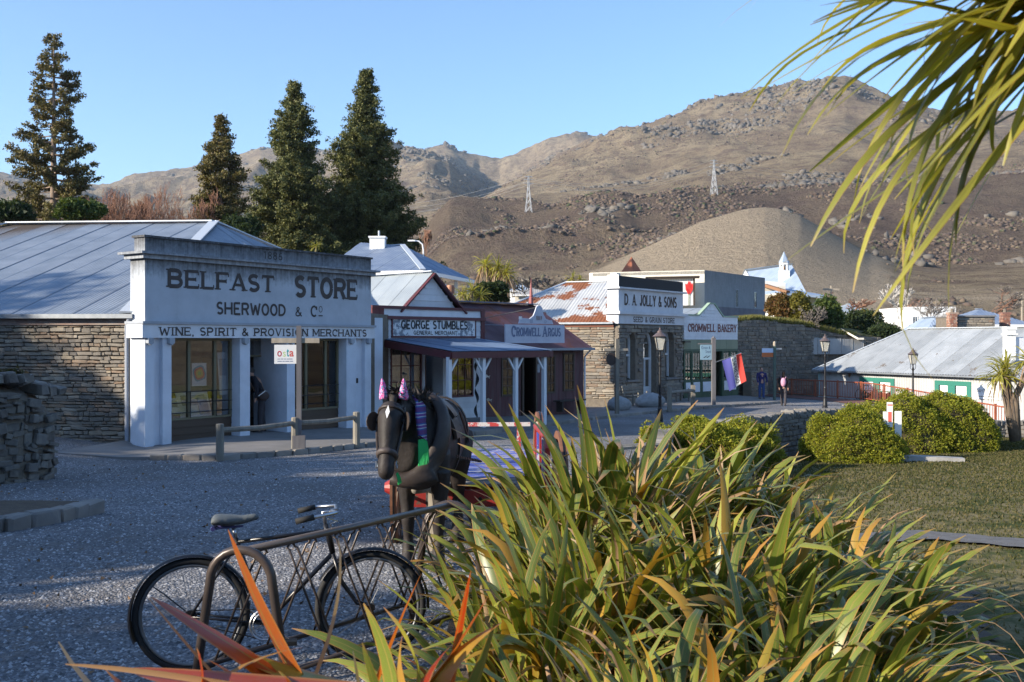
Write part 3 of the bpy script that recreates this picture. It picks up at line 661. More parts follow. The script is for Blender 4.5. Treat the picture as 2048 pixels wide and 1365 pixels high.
def boards(parent, x0, x1, z0, z1, step, y, mat, holes=(), name='weatherboard', clip=None, vertical=False, t=.018):
    """lapped boards, one part each, cut round openings (x0,x1,z0,z1)"""
    a0, a1 = (z0, z1) if not vertical else (x0, x1); k = 0; n = max(1, round((a1-a0)/step)); st = (a1-a0)/n
    for i in range(n):
        lo = a0+st*i; hi = lo+st; mid = (lo+hi)/2
        if vertical: segs = [(z0, z1)]
        else:
            s0, s1 = (x0, x1) if clip is None else clip(lo, hi)
            segs = [(s0, s1)] if s1-s0 > .03 else []
        for hx0, hx1, hz0, hz1 in holes:
            ns = []
            for s0, s1 in segs:
                if vertical: hit = hx0 < mid < hx1; c0, c1 = hz0, hz1
                else: hit = hz0-.01 < mid < hz1+.01; c0, c1 = hx0, hx1
                if hit and c0 < s1 and c1 > s0:
                    if c0 > s0+.02: ns.append((s0, c0))
                    if c1 < s1-.02: ns.append((c1, s1))
                else: ns.append((s0, s1))
            segs = ns
        for s0, s1 in segs:
            mb = MB()
            if vertical: mb.box(lo+.004, hi-.004, y-t*(1+.3*(i % 2)), y, s0, s1)
            else: mb.add([(s0, y-t*1.5, lo), (s1, y-t*1.5, lo), (s1, y, lo), (s0, y, lo), (s0, y-t*.35, hi-.002), (s1, y-t*.35, hi-.002), (s1, y, hi-.002), (s0, y, hi-.002)], [(0,3,2,1),(4,5,6,7),(0,1,5,4),(1,2,6,5),(2,3,7,6),(3,0,4,7)])
            mb.build(name, mat, parent)
M_DARKWOOD = M('dark_timber', (.05, .038, .03), .9)
M_GLASS = glass_mat('window_glass'); M_GLASSD = glass_mat('shop_glass', (.95, .96, .96), .03)
M_IN = M('pale_interior', (.42, .38, .32), .95, c2=(.2, .17, .14), sc=1.2)
M_WHITE = M('white_paint', (.72, .74, .77), .6, c2=(.58, .60, .63), sc=2.5, bump=.08, bsc=25)
M_WHITEB = M('white_boards', (.72, .74, .77), .6, c2=(.54, .56, .59), sc=2.2, rnd=.07, amt=.7)
M_MAROON = M('maroon_paint', (.13, .030, .036), .5, c2=(.09, .028, .032), sc=4, rnd=.1)
M_BLACK = M('black_paint', (.02, .02, .022), .4)
M_STEEL = M('galvanised_steel', (.42, .45, .48), .4, metal=.7, c2=(.3, .33, .36), sc=6)
M_TIMBER = M('weathered_post', (.24, .22, .18), .9, c2=(.13, .12, .10), sc=3, stretch=(3, 3, .5), bump=.5, bsc=12, rnd=.15)
M_PAPER = M('white_card', (.75, .75, .73), .7)

# ================================================================== the stone store with the tall plastered front
BF = Frame(-8.37, 22.7, 4.28, 6.2, -.4); BW = 7.53
bel = thing('general_store', 'long stone store with a tall mould-stained plaster front reading BELFAST STORE', 'building', BF.o, BF.rz)
z_fr0, z_fr1 = BF.z(290, 676), BF.z(290, 648); z_c0, z_c1, z_top = BF.z(290, 517), BF.z(290, 505), BF.z(290, 470)
M_PLAS = plaster_mat('stained_plaster', (.46, .50, .55), (.06, .06, .06), z_top-.45, .42, .6, .065)
M_PLAS_TOP = plaster_mat('mouldy_plaster', (.36, .39, .43), (.04, .04, .042), z_top+.05, .42, .8, .05)
M_PILL = plaster_mat('painted_plaster', (.64, .69, .76), (.2, .17, .13), .3, -.05, 1.0, .02)
M_LETB = M('dark_sign_paint', (.035, .028, .026), .7, c2=(.09, .075, .07), sc=6, amt=.8)
TH = .55    # thickness of the false front
MB().box(0, BW, 0, TH, z_fr1+.06, z_c0).build('sign_wall', M_PLAS, bel)
MB().box(-.12, BW+.12, -.10, TH+.05, z_fr1, z_fr1+.06).build('ledge', M_PLAS_TOP, bel)
MB().box(-.1, BW+.1, -.05, TH, z_fr0, z_fr1-.002).build('frieze_board', M_WHITE, bel)
MB().box(-.1, BW+.12, -.08, TH+.1, z_c0, z_c0+.10).box(-.2, BW+.22, -.18, TH+.2, z_c0+.102, z_c1+.02).build('cornice', M_PLAS_TOP, bel)
MB().box(0, BW, 0, TH-.15, z_c1+.021, z_top-.05).box(-.04, BW+.04, -.04, TH-.11, z_top-.05, z_top).build('parapet', M_PLAS_TOP, bel)
def bsx(px, y=0): return BF.sx(px, y)
lettering(bel, 'BELFAST', bsx(335), bsx(548), BF.z(335, 576)+.02, BF.z(335, 538), -.004, M_LETB, .23)
lettering(bel, 'STORE', bsx(590), bsx(714), BF.z(590, 592)-.02, BF.z(590, 556)+.05, -.004, M_LETB, .23)
zz0, zz1 = BF.z(432, 628)-.01, BF.z(432, 604)
lettering(bel, 'SHERWOOD', bsx(433), bsx(571), zz0, zz1, -.004, M_LETB, .19, serif=False)
lettering(bel, '&', bsx(590), bsx(604), zz0, zz1-.05, -.004, M_LETB, .15, serif=False)
lettering(bel, 'C', bsx(621), bsx(634), zz0, zz1, -.004, M_LETB, .17, serif=False); lettering(bel, 'O', bsx(637), bsx(645), zz0+.12, zz1, -.004, M_LETB, .1, serif=False)
MB().box(bsx(637), bsx(645), -.01, -.004, zz0+.02, zz0+.05).build('lettering', M_LETB, bel)
lettering(bel, 'WINE, SPIRIT & PROVISION MERCHANTS', bsx(318, -.05), bsx(733, -.05), z_fr0+.055, z_fr1-.07, -.054, M_LETB, .2)
lettering(bel, '1886', bsx(527), bsx(565), z_c1+.09, z_top-.11, -.004, M_BLACK, .13, serif=False)
# pillars
PIL = [(290, 320, 320, 343), (475, 500), (572, 592), (692, 716), (722, 742)]
def pillar(x0, x1, y0=.0, y1=TH, mat=None): MB().box(x0, x1, y0, y1, -.35, z_fr0-.001).build('pillar', mat or M_PILL, bel)
xa, xb, xc = bsx(290), bsx(318), bsx(343)
pillar(xa+.0, xb-.14); MB().box(xb-.14, xb+.1, .12, TH, -.35, z_fr0-.001).build('pillar_recess', M_PILL, bel); pillar(xb+.1, xc)
p2a, p2b = bsx(480), bsx(500); pillar(p2a, p2b); p3a, p3b = bsx(574), bsx(590); pillar(p3a, p3b)
p4a, p4b = bsx(693), bsx(712); pillar(p4a, p4b); MB().box(p4b, bsx(730), .12, TH, -.35, z_fr0-.001).build('pillar_recess', M_PILL, bel); pillar(bsx(730), BW)
# carved brackets under the frieze
for x_ in (xa+.08, xb+.28, p2a+.12, p3a+.1, p4a+.14, BW-.16):
    MB().prism([(x_-.07, z_fr0-.002), (x_-.07, z_fr0-.12), (x_+.0, z_fr0-.17), (x_+.07, z_fr0-.12), (x_+.07, z_fr0-.002)], -.12, -.001).build('bracket', M_PLAS_TOP, bel)
# shop windows
M_OLIVE = M('olive_frame', (.17, .15, .09), .6); M_BROWNB = M('brown_boards', (.085, .055, .035), .7, rnd=.12)
sill = BF.z(343, 838, .3)
def shopwin(x0, x1, mull, zs):
    y = .3; fw = .05; mb = MB(); mb.box(x0, x1, y, y+.09, zs-.05, zs).box(x0, x1, y, y+.09, z_fr0-.07, z_fr0-.002).box(x0, x0+fw, y+.001, y+.089, zs, z_fr0-.07).box(x1-fw, x1, y+.001, y+.089, zs, z_fr0-.07)
    w = mb.build('shop_window', M_OLIVE, bel); xs = [x0+fw]+mull+[x1-fw]
    for m_ in mull: MB().box(m_-.035, m_+.035, y+.002, y+.088, zs, z_fr0-.07).build('mullion', M_OLIVE, w)
    for a, b in zip(xs[:-1], xs[1:]): MB().box(a+.03, b-.03, y+.04, y+.046, zs, z_fr0-.071).build('pane', M_GLASSD, w)
    for i, zz in enumerate((zs+.12, zs+.36, zs+.62)): MB().tube([(x0+.02, y-.03, zz), (x1-.02, y-.03, zz)], .011, 6).build('guard_rail', M_BLACK, w)
    for m_ in mull: MB().tube([(m_, y-.04, zs-.01), (m_, y-.04, zs+.64)], .011, 6).build('guard_bar', M_BLACK, w)
    boards(bel, x0, x1, -.2, zs-.052, .16, y+.03, M_BROWNB, name='stall_board')
    return w
w1a, w1b = xc+.01, p2a-.01; shopwin(w1a, w1b, [bsx(379, .3), bsx(431, .3)], sill)
w2a, w2b = p3b+.01, p4a-.01; shopwin(w2a, w2b, [bsx(613, .3), bsx(652, .3)], sill)
# recessed doorway
dy = 1.0; z_dt = BF.z(520, 714, dy)
MB().box(p2b, p3a, dy, dy+.05, z_dt, z_dt+.05).box(p2b, p3a, dy+.001, dy+.05, z_fr0-.06, z_fr0-.002).build('door_frame', M_OLIVE, bel)
MB().box(p2b, p3a, dy+.02, dy+.03, z_dt+.05, z_fr0-.06).build('fanlight', M_GLASSD, bel)
MB().box(p2b-.05, p2b, TH, dy, -.2, z_fr0).build('door_reveal', M_PILL, bel); MB().box(p3a, p3a+.05, TH, dy+.3, -.2, z_fr0).build('door_reveal', M_PILL, bel)
do = MB().box(p2b+.02, p2b+.06, dy+.05, dy+.9, -.0, z_dt).build('door', M('door_maroon', (.075, .018, .016), .5), bel); MB().tube([(p2b+.1, dy+.8, 1.0), (p2b+.1, dy+.8, 1.12)], .014, 6).build('handle', M_STEEL, do)
# interior: floor, back wall, ceiling
MB().box(.1, BW-.1, TH+.01, 5.2, -.06, -.01).build('shop_floor', M_DARKWOOD, bel)
MB().box(.1, BW-.1, 5.2, 5.3, -.2, 2.6).box(.02, .1, TH+.01, 5.2, -.2, 2.6).box(BW-.1, BW-.02, TH+.01, 5.2, -.2, 2.6).build('inner_wall', M_IN, bel)
MB().box(.1, BW-.1, TH+.01, 5.2, 2.6, 2.65).build('ceiling', M_IN, bel)
MB().box(BW+.01, BF.sx(763, .5), .45, .55, -.5, z_fr1+.3).build('alley_wall', M_PILL, bel); MB().box(BW+.03, BW+.2, .42, .449, 1.55, 2.1).build('alley_window', M_BLACK, bel)
# threshold plinth below the front
MB().box(-.05, BW+.05, .05, TH-.01, -.45, -.351).build('plinth', M_CONC, bel)
# small dark plate on the right pilaster
MB().box(BF.sx(716), BF.sx(721.5), .098, .11, BF.z(716, 767), BF.z(716, 757)).build('plaque', M_BLACK, bel)
# side wall of schist rubble, running off to the left
C0 = BF.L((-8.75, 23.12, 0)); C1 = BF.L((-17.5, 24.5, 0)); side_len = (C1-C0).length; sd_ = (C1-C0).normalized(); sn_ = Vector((sd_.y, -sd_.x, 0))
if sn_.dot(BF.L((0, 0, 0))-C0) < 0: sn_ = -sn_
def WS(s, out, z): return Vector((C0.x, C0.y, 0))+Vector((sd_.x, sd_.y, 0))*s+sn_*out+Vector((0, 0, z))
ze = BF.L((0, 0, zat(633, 23.1))).z
M_SCHIST = stone_mat('schist', [(.26, .215, .16), (.20, .17, .135), (.32, .26, .18), (.15, .13, .11), (.28, .19, .12), (.22, .19, .15), (.36, .31, .24), (.24, .15, .09)])
M_MORT = M('earth_mortar', (.20, .17, .13), .95, c2=(.13, .11, .09), sc=6, bump=.8, bsc=40, dist=.02)
q_ = [WS(0, -.03, 0), WS(side_len, -.03, 0)]; q2 = [WS(side_len, -.45, 0), WS(0, -.45, 0)]
mb = MB(); pts8 = [(*p.xy, -.6) for p in q_+q2]+[(*p.xy, ze-.02) for p in q_+q2]
mb.add(pts8, [(0,3,2,1),(4,5,6,7),(0,1,5,4),(1,2,6,5),(2,3,7,6),(3,0,4,7)]).build('side_wall', M_MORT, bel)
stone_face(bel, WS, 4.0, lambda s: -.2, lambda s: ze-.14, M_SCHIST, seed=3, n_parts=296, score=lambda s_: s_[0]-.4*(s_[1]-s_[0])*10+abs(s_[2]-1.6)*.6)
mb = MB(); a_, b_ = WS(0, .02, ze-.12), WS(side_len, .02, ze-.12); mb.beam(a_, b_, .08, .16); mb.build('eave_board', M('eave_timber', (.22, .13, .10), .8, c2=(.3, .27, .24), sc=3), bel)
a_, b_ = WS(-.05, .16, ze), WS(side_len, .16, ze+.02); mb = MB().beam(a_, b_, .13, .10); mb.build('gutter', M_STEEL, bel)
dp = WS(.16, .08, 0); MB().tube([WS(.05, .16, ze-.03), WS(.16, .09, ze-.25), (dp.x, dp.y, ze-.45), (dp.x, dp.y, -.1), WS(.2, .25, -.16)], .05, 10).build('downpipe', M('downpipe_paint', (.30, .33, .38), .5), bel)
for s_ in (1.15, 2.05):
    w_ = MB(); c_ = WS(s_, .035, .02); w_.box(-.07, .07, -.02, .02, -.06, .06); o = w_.build('wall_vent', M_CONC, bel, loc=c_); o.rotation_euler = (0, 0, math.atan2(sd_.y, sd_.x))
# roof
M_ROOFB = corr_mat('blue_grey_roof', (.22, .26, .31), (.31, .35, .40), rough=.5, metal=.15, rnd=.04)
rz_ = 3.87+CZ; re_ = .62+CZ
def LB(x, y, z): return BF.L((x, y, z))
rA, rB = LB(-9.72, 32.5, rz_), LB(-17.2, 34.0, rz_+.12)
eL, eR = LB(-26, 25.9, re_), LB(-8.9, 22.95, re_); cR = LB(-4.6, 29.2, re_+.0); bR = LB(-2.2, 42, re_); bL = LB(-26, 43, re_)
ro = MB().build('roof', M_ROOFB, bel) if False else None
roof_plane(bel, [eL, eR, rA, rB], eL, eR, M_ROOFB, .80, .10, .010)
roof_plane(bel, [eR, cR, rA], eR, cR, M_ROOFB, .80, .10, .010)
roof_plane(bel, [cR, bR, rA], cR, bR, M_ROOFB, .80, .10, .010, under=False)
bM = bL.lerp(bR, .5)
MB().add([tuple(bR), tuple(bM), tuple(rA)], [(0, 1, 2)]).add([tuple(bM), tuple(bL), tuple(rB), tuple(rA)], [(0, 1, 2, 3)]).build('rear_roof', M_ROOFB, bel)
M_RIDGE = M('ridge_cap', (.50, .54, .58), .5, metal=.2)
up_ = Vector((0, 0, .05)); MB().beam(rA+up_, rB+up_, .34, .04).build('ridge_cap', M_RIDGE, bel); MB().beam(rA+up_, eR+up_, .3, .04).build('ridge_cap', M_RIDGE, bel); MB().beam(rB+up_, eL+up_, .3, .04).build('ridge_cap', M_RIDGE, bel); MB().beam(rA+up_, bR+up_, .2, .04).build('ridge_cap', M_RIDGE, bel)
# rear walls
mb = MB(); E_ = [LB(-4.3, 29.3, 0), LB(-2.6, 41.5, 0), LB(-25.5, 41.5, 0), LB(-25.5, 26.3, 0)]
for a, b in zip(E_[:-1], E_[1:]): mb.beam((a.x, a.y, re_/2+.0), (b.x, b.y, re_/2+.0), .3, re_+1.2)
mb.build('rear_wall', M_MORT, bel)
# goods in the shop windows (each rests in the window, not part of the store)
def display(name, label, cat, px0, px1, py0, py1, d, mat, tilt=-.25, thick=.02, art=None):
    p0 = BF.W(BF.sx(px0, d), d); p1 = BF.W(BF.sx(px1, d), d); zt = zat(py0, p0.y); zb = zat(py1, p0.y); w = (p1-p0).length; h = zt-zb
    t_ = thing(name, label, cat, (p0.x, p0.y, zb), BF.rz); o = MB().box(0, w, 0, thick, 0, h).build('panel', mat, t_, rot=(tilt, 0, 0))
    if art: art(o, w, h)
    return t_
def sunburst(o, w, h):
    for k, (r_, c_) in enumerate(((.46, (.10, .32, .42)), (.36, (.62, .09, .05)), (.25, (.75, .45, .05)), (.12, (.35, .5, .1)))):
        n = 20; v_ = [(w*.5+r_*w*(1+.08*math.sin(5*a))*math.cos(2*math.pi*a/n), -.004-.002*k, h*.55+r_*w*(1+.08*math.sin(5*a))*math.sin(2*math.pi*a/n)) for a in range(n)]
        MB().add(v_, [tuple(range(n))]).build('painted_disc', M('poster_paint%d' % k, c_, .6), o)
display('art_poster', 'framed sunburst poster in red, orange and blue hanging in the left shop window', 'poster', 384, 413, 727, 773, .47, M_PAPER, 0, art=sunburst)
M_BLUEC = M('blue_card', (.2, .3, .45), .6); M_GREYC = M('grey_card', (.3, .32, .35), .6)
def photo(o, w, h): MB().box(w*.12, w*.88, -.006, -.002, h*.45, h*.85).build('picture', M_GREYC, o)
display('display_board', 'white easel board propped in the middle pane of the left shop window', 'board', 362, 425, 782, 836, .47, M_PAPER, -.35, art=photo)
display('picture_card', 'small white picture card at the far left of the left shop window', 'card', 345, 360, 796, 830, .47, M_PAPER, -.3, art=photo)
display('picture_card', 'blue-topped card leaning beside the white easel board', 'card', 401, 420, 795, 830, .47, M_BLUEC, -.3)
display('framed_print', 'tall white framed print standing in the right pane of the left shop window', 'print', 440, 460, 705, 790, .47, M_PAPER, -.1, art=photo)
display('display_board', 'large white board leaning in the right shop window beside its mullion', 'board', 616, 642, 755, 812, .47, M_PAPER, -.25, art=photo)
display('picture_card', 'pale card standing low in the right shop window, next to the pilaster', 'card', 656, 672, 790, 816, .47, M_GREYC, -.25, art=photo)
display('picture_card', 'white card at the left end of the right shop window', 'card', 592, 601, 775, 815, .47, M_PAPER, -.2)
# ================================================================== general merchant and newspaper office
GF = Frame(-4.14, 31, .685, .729, -.5); gx = GF.sx; gz = GF.z
gs = thing('merchant_shop', 'white weatherboard shop with maroon trim, pointed gable and a post verandah, signed GEORGE STUMBLES', 'building', GF.o, GF.rz)
GWd = gx(966); zp = gz(761, 617); zb = gz(761, 677)
M_ROOFV = corr_mat('verandah_blue_roof', (.12, .17, .26), (.17, .23, .33), rough=.45, metal=.2, rnd=.03)
M_ROOFG = corr_mat('pale_grey_roof', (.30, .34, .37), (.37, .41, .43), rough=.5, metal=.2, rnd=.05)
# openings
dz_ = gz(850, 706); wz0, wz1 = gz(783, 802), gz(783, 696)
H1 = (gx(780), gx(843), wz0, wz1); HD = (gx(847), gx(886), -.3, dz_); H2 = (gx(899), gx(946), gz(900, 796), gz(900, 696))
MB().box(0, GWd, .0, .12, zb-.15, zp-.02).build('false_front', M_WHITE, gs)
MB().box(-.3, 0, -.04, .14, -.4, zp+.05).box(0, .16, -.05, -.001, zb-.1, zp+.04).build('corner_board', M_MAROON, gs)
MB().box(GWd-.14, GWd+.03, -.06, .14, zb-.1, zp+.04).build('corner_board', M_MAROON, gs)
MB().box(-.32, GWd+.06, -.07, .16, zp, zp+.09).build('coping', M_MAROON, gs)
zm = gz(761, 635); MB().box(.16, GWd+.05, -.1, -.001, zm-.05, zm+.05).build('moulding', M_MAROON, gs)
boards(gs, .16, GWd-.14, zm+.05, zp, .2, -.002, M_WHITEB)
sx0, sx1 = gx(784), gx(948); zs0, zs1 = gz(784, 672), gz(784, 638)
boards(gs, .16, sx0-.05, zb-.1, zm-.05, .17, -.002, M_WHITEB); boards(gs, sx1+.05, GWd-.14, zb-.1, zm-.05, .17, -.002, M_WHITEB)
t = NT('peeling_sign'); v = t.coord(); n_ = t.noise(v, 5, 6, .7); tc = t.new('TexCoord'); sp = t.new('SeparateXYZ'); t.l(tc.outputs['Object'], sp.inputs[0])
ff = t.math('ADD', n_, t.math('MULTIPLY', t.math('ABSOLUTE', t.math('SUBTRACT', sp.outputs[0], (sx0+sx1)/2)), .085))
t.color(t.mix(t.ramp(ff, [(.62, 0), (.66, 1)], 'LINEAR'), (.72, .73, .73), (.22, .24, .27))); t.p.inputs['Roughness'].default_value = .7
sb = MB().box(sx0, sx1, -.05, -.003, zs0, zs1).build('sign_board', t.m, gs)
MB().box(sx0-.05, sx1+.05, -.06, -.003, zs0-.06, zs0-.001).box(sx0-.05, sx0-.001, -.06, -.003, zs0, zs1+.02).box(sx1+.001, sx1+.05, -.06, -.003, zs0, zs1+.02).build('sign_frame', M_MAROON, gs)
zk = zs0+(zs1-zs0)*.42
lettering(sb, 'GEORGE STUMBLES.', gx(800), gx(936), zk, zs1-.04, -.054, M_BLACK, .2, serif=False)
lettering(sb, 'GENERAL MERCHANT.', gx(825), gx(914), zs0+.04, zk-.06, -.054, M_BLACK, .18, serif=False)
# lower wall
MB().box(.0, GWd, .0, .1, -.4, .02).build('plinth', M_WHITE, gs)
zlow = zb-.15
boards(gs, 0, GWd-.02, .02, zlow, .2, 0, M_WHITEB, holes=[H1, HD, H2])
mb = MB()
for a, b in ((0, H1[0]), (H1[1], HD[0]), (HD[1], H2[0]), (H2[1], GWd)): mb.box(a, b, .001, .1, .0, zlow)
for h in (H1, H2): mb.box(h[0], h[1], .001, .1, .0, h[2]).box(h[0], h[1], .001, .1, h[3], zlow)
mb.build('wall', M_WHITE, gs)
window_frame(gs, *H1, -.03, M_MAROON, M_GLASS, 3, 3, .06, .03); window_frame(gs, *H2, -.03, M_MAROON, M_GLASS, 3, 3, .06, .03)
MB().box(HD[0]-.05, HD[0]+.03, -.04, .5, -.2, dz_).box(HD[1]-.03, HD[1]+.05, -.04, .5, -.2, dz_).box(HD[0]-.05, HD[1]+.05, -.04, .12, dz_, dz_+.08).build('door_frame', M_WHITE, gs)
dr = MB().box(HD[0]+.05, HD[1]-.35, .45, .5, -.25, dz_).build('door', M('dark_red_door', (.11, .02, .018), .45), gs); MB().box((HD[0]+HD[1])/2-.18, (HD[0]+HD[1])/2-.02, .44, .449, 1.3, 1.55).build('door_notice', M_GREYC, dr)
MB().box(0, GWd, 3.2, 3.3, -.3, 3).box(.02, GWd, .12, 3.2, -.1, -.05).build('inner_wall', M_IN, gs)
# curtains seen behind the panes
M_CURT = M('cream_curtain', (.55, .48, .33), .9, c2=(.42, .36, .25), sc=4, stretch=(8, 1, .3))
for h in (H1, H2):
    mb = MB(); n = 24
    for i in range(n+1):
        x_ = h[0]+.06+(h[1]-h[0]-.12)*i/n; mb.v += [(x_, .25+.03*math.sin(i*2), h[2]+.35), (x_, .25+.03*math.sin(i*2), h[3]-.02)]
        if i: j = 2*(i-1); mb.f.append((j, j+2, j+3, j+1))
    mb.build('curtain', M_CURT, gs)
# gable and its roof
ga = gx(868); gzt = gz(868, 546); gl, gr = gx(806), gx(934); zg0 = zp+.04
sl_ = (gzt-zg0)/(ga-gl); 
MB().prism([(gl+.05, zg0), (gr-.35, zg0), (ga, gzt-.08)], .16, .22).build('gable_wall', M_WHITE, gs)
grx = ga+(ga-gl)
def gclip(lo, hi): f_ = (gzt-.1-hi)/(gzt-.1-zg0); return (ga-(ga-gl-.05)*f_, ga+(grx-ga-.05)*f_)
boards(gs, gl, grx, zg0+.06, gzt-.12, .22, .158, M_WHITEB, clip=gclip)
ov = .22
for sgn, nm in ((-1, 0), (1, 1)):
    ex = ga+sgn*(ga-gl+.12); ez = zg0-.12*sl_
    P_ = [(ex, .02, ez), (ex, 9, ez), (ga, 9, gzt+.02), (ga, .02, gzt+.02)]
    roof_plane(gs, P_, P_[0], P_[1], M_ROOFG, .8, .1, .01)
    MB().beam((ex, .0, ez-.03), (ga, .0, gzt-.03), .05, .17, up=(0, 1, 0)).build('bargeboard', M_MAROON, gs)
MB().beam((ga, .0, gzt+.06), (ga, 9, gzt+.06), .25, .03).build('ridge_cap', M_RIDGE, gs)
exl = ga-(ga-gl+.12)
roof_plane(gs, [(-.2, .3, zg0-.35), (-.2, 9, zg0-.35), (exl, 9, zg0-.06), (exl, .3, zg0-.06)], (-.2, .3, zg0-.35), (-.2, 9, zg0-.35), M_ROOFG, .8, .1, .01)
MB().box(-.25, -.2, .2, 9, -.4, zg0-.36).box(-.2, GWd, 8.9, 9, -.4, zg0).box(GWd-.02, GWd, .2, 9, -.4, zg0).build('side_wall', M_WHITE, gs)
# flue behind the gable
fl_ = GF.sx(901, 5); MB().tube([(fl_, 5, 1.5), (fl_, 5, gz(901, 588, 5))], .12, 10).build('flue', M_STEEL, gs)
MB().lathe([(.12, 0), (.17, .02), (.17, .28), (.15, .34), (.0, .36)], 12, (fl_, 5, gz(901, 588, 5))).build('flue_cowl', M('rusty_copper', (.3, .15, .09), .6, metal=.4), gs)
# verandah
vd = 3.3; vL = GF.sx(1103, -vd); zwl = gz(761, 681); zf1 = gz(904, 703, -vd); zf0 = gz(904, 716, -vd)
Pv = [(0, -vd, zf1), (vL, -vd, zf1), (vL, -.06, zwl+.05), (0, -.06, zwl+.05)]
roof_plane(gs, Pv, Pv[0], Pv[1], M_ROOFV, .8, .1, .01, name='verandah_sheet')
MB().beam((-.03, -vd-.02, (zf0+zf1)/2-.02), (vL+.03, -vd-.02, (zf0+zf1)/2-.02), .05, .19).build('fascia', M_MAROON, gs)
MB().beam((-.03, -vd-.02, zf1-.13), (-.03, -.06, zwl-.08), .05, .22).build('fascia', M_MAROON, gs); MB().beam((vL+.03, -vd, zf1-.13), (vL+.03, -.06, zwl-.08), .05, .22).build('fascia', M_MAROON, gs)
M_POST = M('white_post_paint', (.70, .73, .76), .5)
for i, px in enumerate((898, 966, 1031, 1088)):
    x_ = GF.sx(px, -vd+.1); w_ = GF.W(x_, -vd+.1); zg_ = fpz(w_.x, w_.y)-GF.o[2]
    ps = MB().box(x_-.06, x_+.06, -vd+.04, -vd+.16, zg_-.02, zf0+.02).build('verandah_post', M_POST, gs)
    for sg in (-1, 1):
        if i == 0 and sg < 0 or i == 3 and sg > 0: continue
        MB().beam((x_+sg*.05, -vd+.1, zf0-.42), (x_+sg*.33, -vd+.1, zf0-.03), .05, .06).build('brace', M_POST, ps)
# black twisted ribbon and tin fish hung from the verandah
rb = MB(); xr = GF.sx(953, -2.2)
for i in range(40):
    z_ = 2.15-i*.052; a = i*.33; w_ = .05; rb.v += [(xr+.05*math.sin(i*.5)-w_*math.cos(a), -2.2-w_*math.sin(a), z_), (xr+.05*math.sin(i*.5)+w_*math.cos(a), -2.2+w_*math.sin(a), z_)]
    if i: j = 2*(i-1); rb.f.append((j, j+1, j+3, j+2))
o = rb.build('twisted_ribbon', M_BLACK); o.location = GF.o; o.rotation_euler = (0, 0, GF.rz); tag(o, 'black spiral ribbon hanging beside the second verandah post', 'decoration')
def fish(px, py, s, lab, col):
    x_ = GF.sx(px, -2.0); z_ = gz(px, py, -2.0); t_ = MB().prism([(-s, 0), (-s*.3, -s*.45), (s*.4, -s*.1), (s, -s*.4), (s*.8, 0), (s, s*.35), (s*.4, s*.1), (-s*.3, s*.4)], -.008, .008)
    o = t_.build('hanging_ornament', col); o.location = GF.W(x_, -2.0, z_); o.rotation_euler = (.1, .2, GF.rz); tag(o, lab, 'ornament')
fish(974, 753, .13, 'white cut-out ornament hanging under the verandah roof', M_PAPER); fish(978, 800, .13, 'pale oval ornament hanging low against the maroon boards', M('tan_card', (.4, .35, .28), .7))

ar = thing('newspaper_office', 'long low maroon board building with rusty maroon roof, signed CROMWELL ARGUS', 'building', GF.o, GF.rz)
A0 = GWd+.06; A1 = gx(1167); zae = zat(693, 38.3)-GF.o[2]; zrd = zat(611, 40.2)-GF.o[2]; rin = 2.72
M_ROOFM = corr_mat('maroon_roof', (.085, .03, .035), (.13, .075, .08), rust=(.17, .06, .035), rustamt=.46, rough=.55, metal=.1, rnd=.3)
M_MBOARD = M('maroon_battens', (.105, .034, .036), .75, c2=(.12, .07, .07), sc=3, stretch=(3, 3, .4), rnd=.22)
hA = (gx(1002), gx(1027), gz(1002, 794), gz(1002, 716)); hD = (gx(1046), gx(1070), -.35, gz(1046, 716)); hB = (gx(1092), gx(1110), gz(1092, 788), gz(1092, 710)); hC = (gx(1126), gx(1148), gz(1126, 783), gz(1126, 706))
mb = MB(); xs = [A0, hA[0], hA[1], hD[0], hD[1], hB[0], hB[1], hC[0], hC[1], A1]
for i in range(0, 10, 2): mb.box(xs[i], xs[i+1], .02, .1, -.5, zae)
for h in (hA, hB, hC): mb.box(h[0], h[1], .02, .1, -.5, h[2]).box(h[0], h[1], .02, .1, h[3], zae)
mb.box(hD[0], hD[1], .02, .1, hD[3], zae).build('wall', M_MBOARD, ar)
boards(ar, A0, A1, -.3, zae-.1, .21, .018, M_MBOARD, holes=[hA, hD, hB, hC], vertical=True, name='wall_board')
M_BRFR = M('brown_window_frame', (.075, .05, .035), .6)
for h in (hA, hB, hC): window_frame(ar, *h, -.04, M_BRFR, M_GLASS, 2, 4, .07, .03)
MB().box(hD[0]-.08, hD[0], -.05, .1, -.3, hD[3]+.08).box(hD[1], hD[1]+.08, -.05, .1, -.3, hD[3]+.08).box(hD[0], hD[1], -.05, .1, hD[3], hD[3]+.08).build('door_frame', M_BRFR, ar)
MB().box(hD[0]+.02, hD[0]+.06, .1, .9, -.3, hD[3]).build('open_door', M('brown_door', (.06, .035, .025), .5), ar)
MB().box(hD[1]+.12, hD[1]+.26, -.012, .0, 1.35, 1.65).build('notice', M_GREYC, ar)
MB().box(A0+.1, A1-.1, 3.0, 3.1, -.4, 2.3).box(A0+.1, A1-.1, .12, 3.0, -.45, -.38).box(A0+.1, A1-.1, .12, 3.0, 2.0, 2.05).build('inner_wall', M_IN, ar)
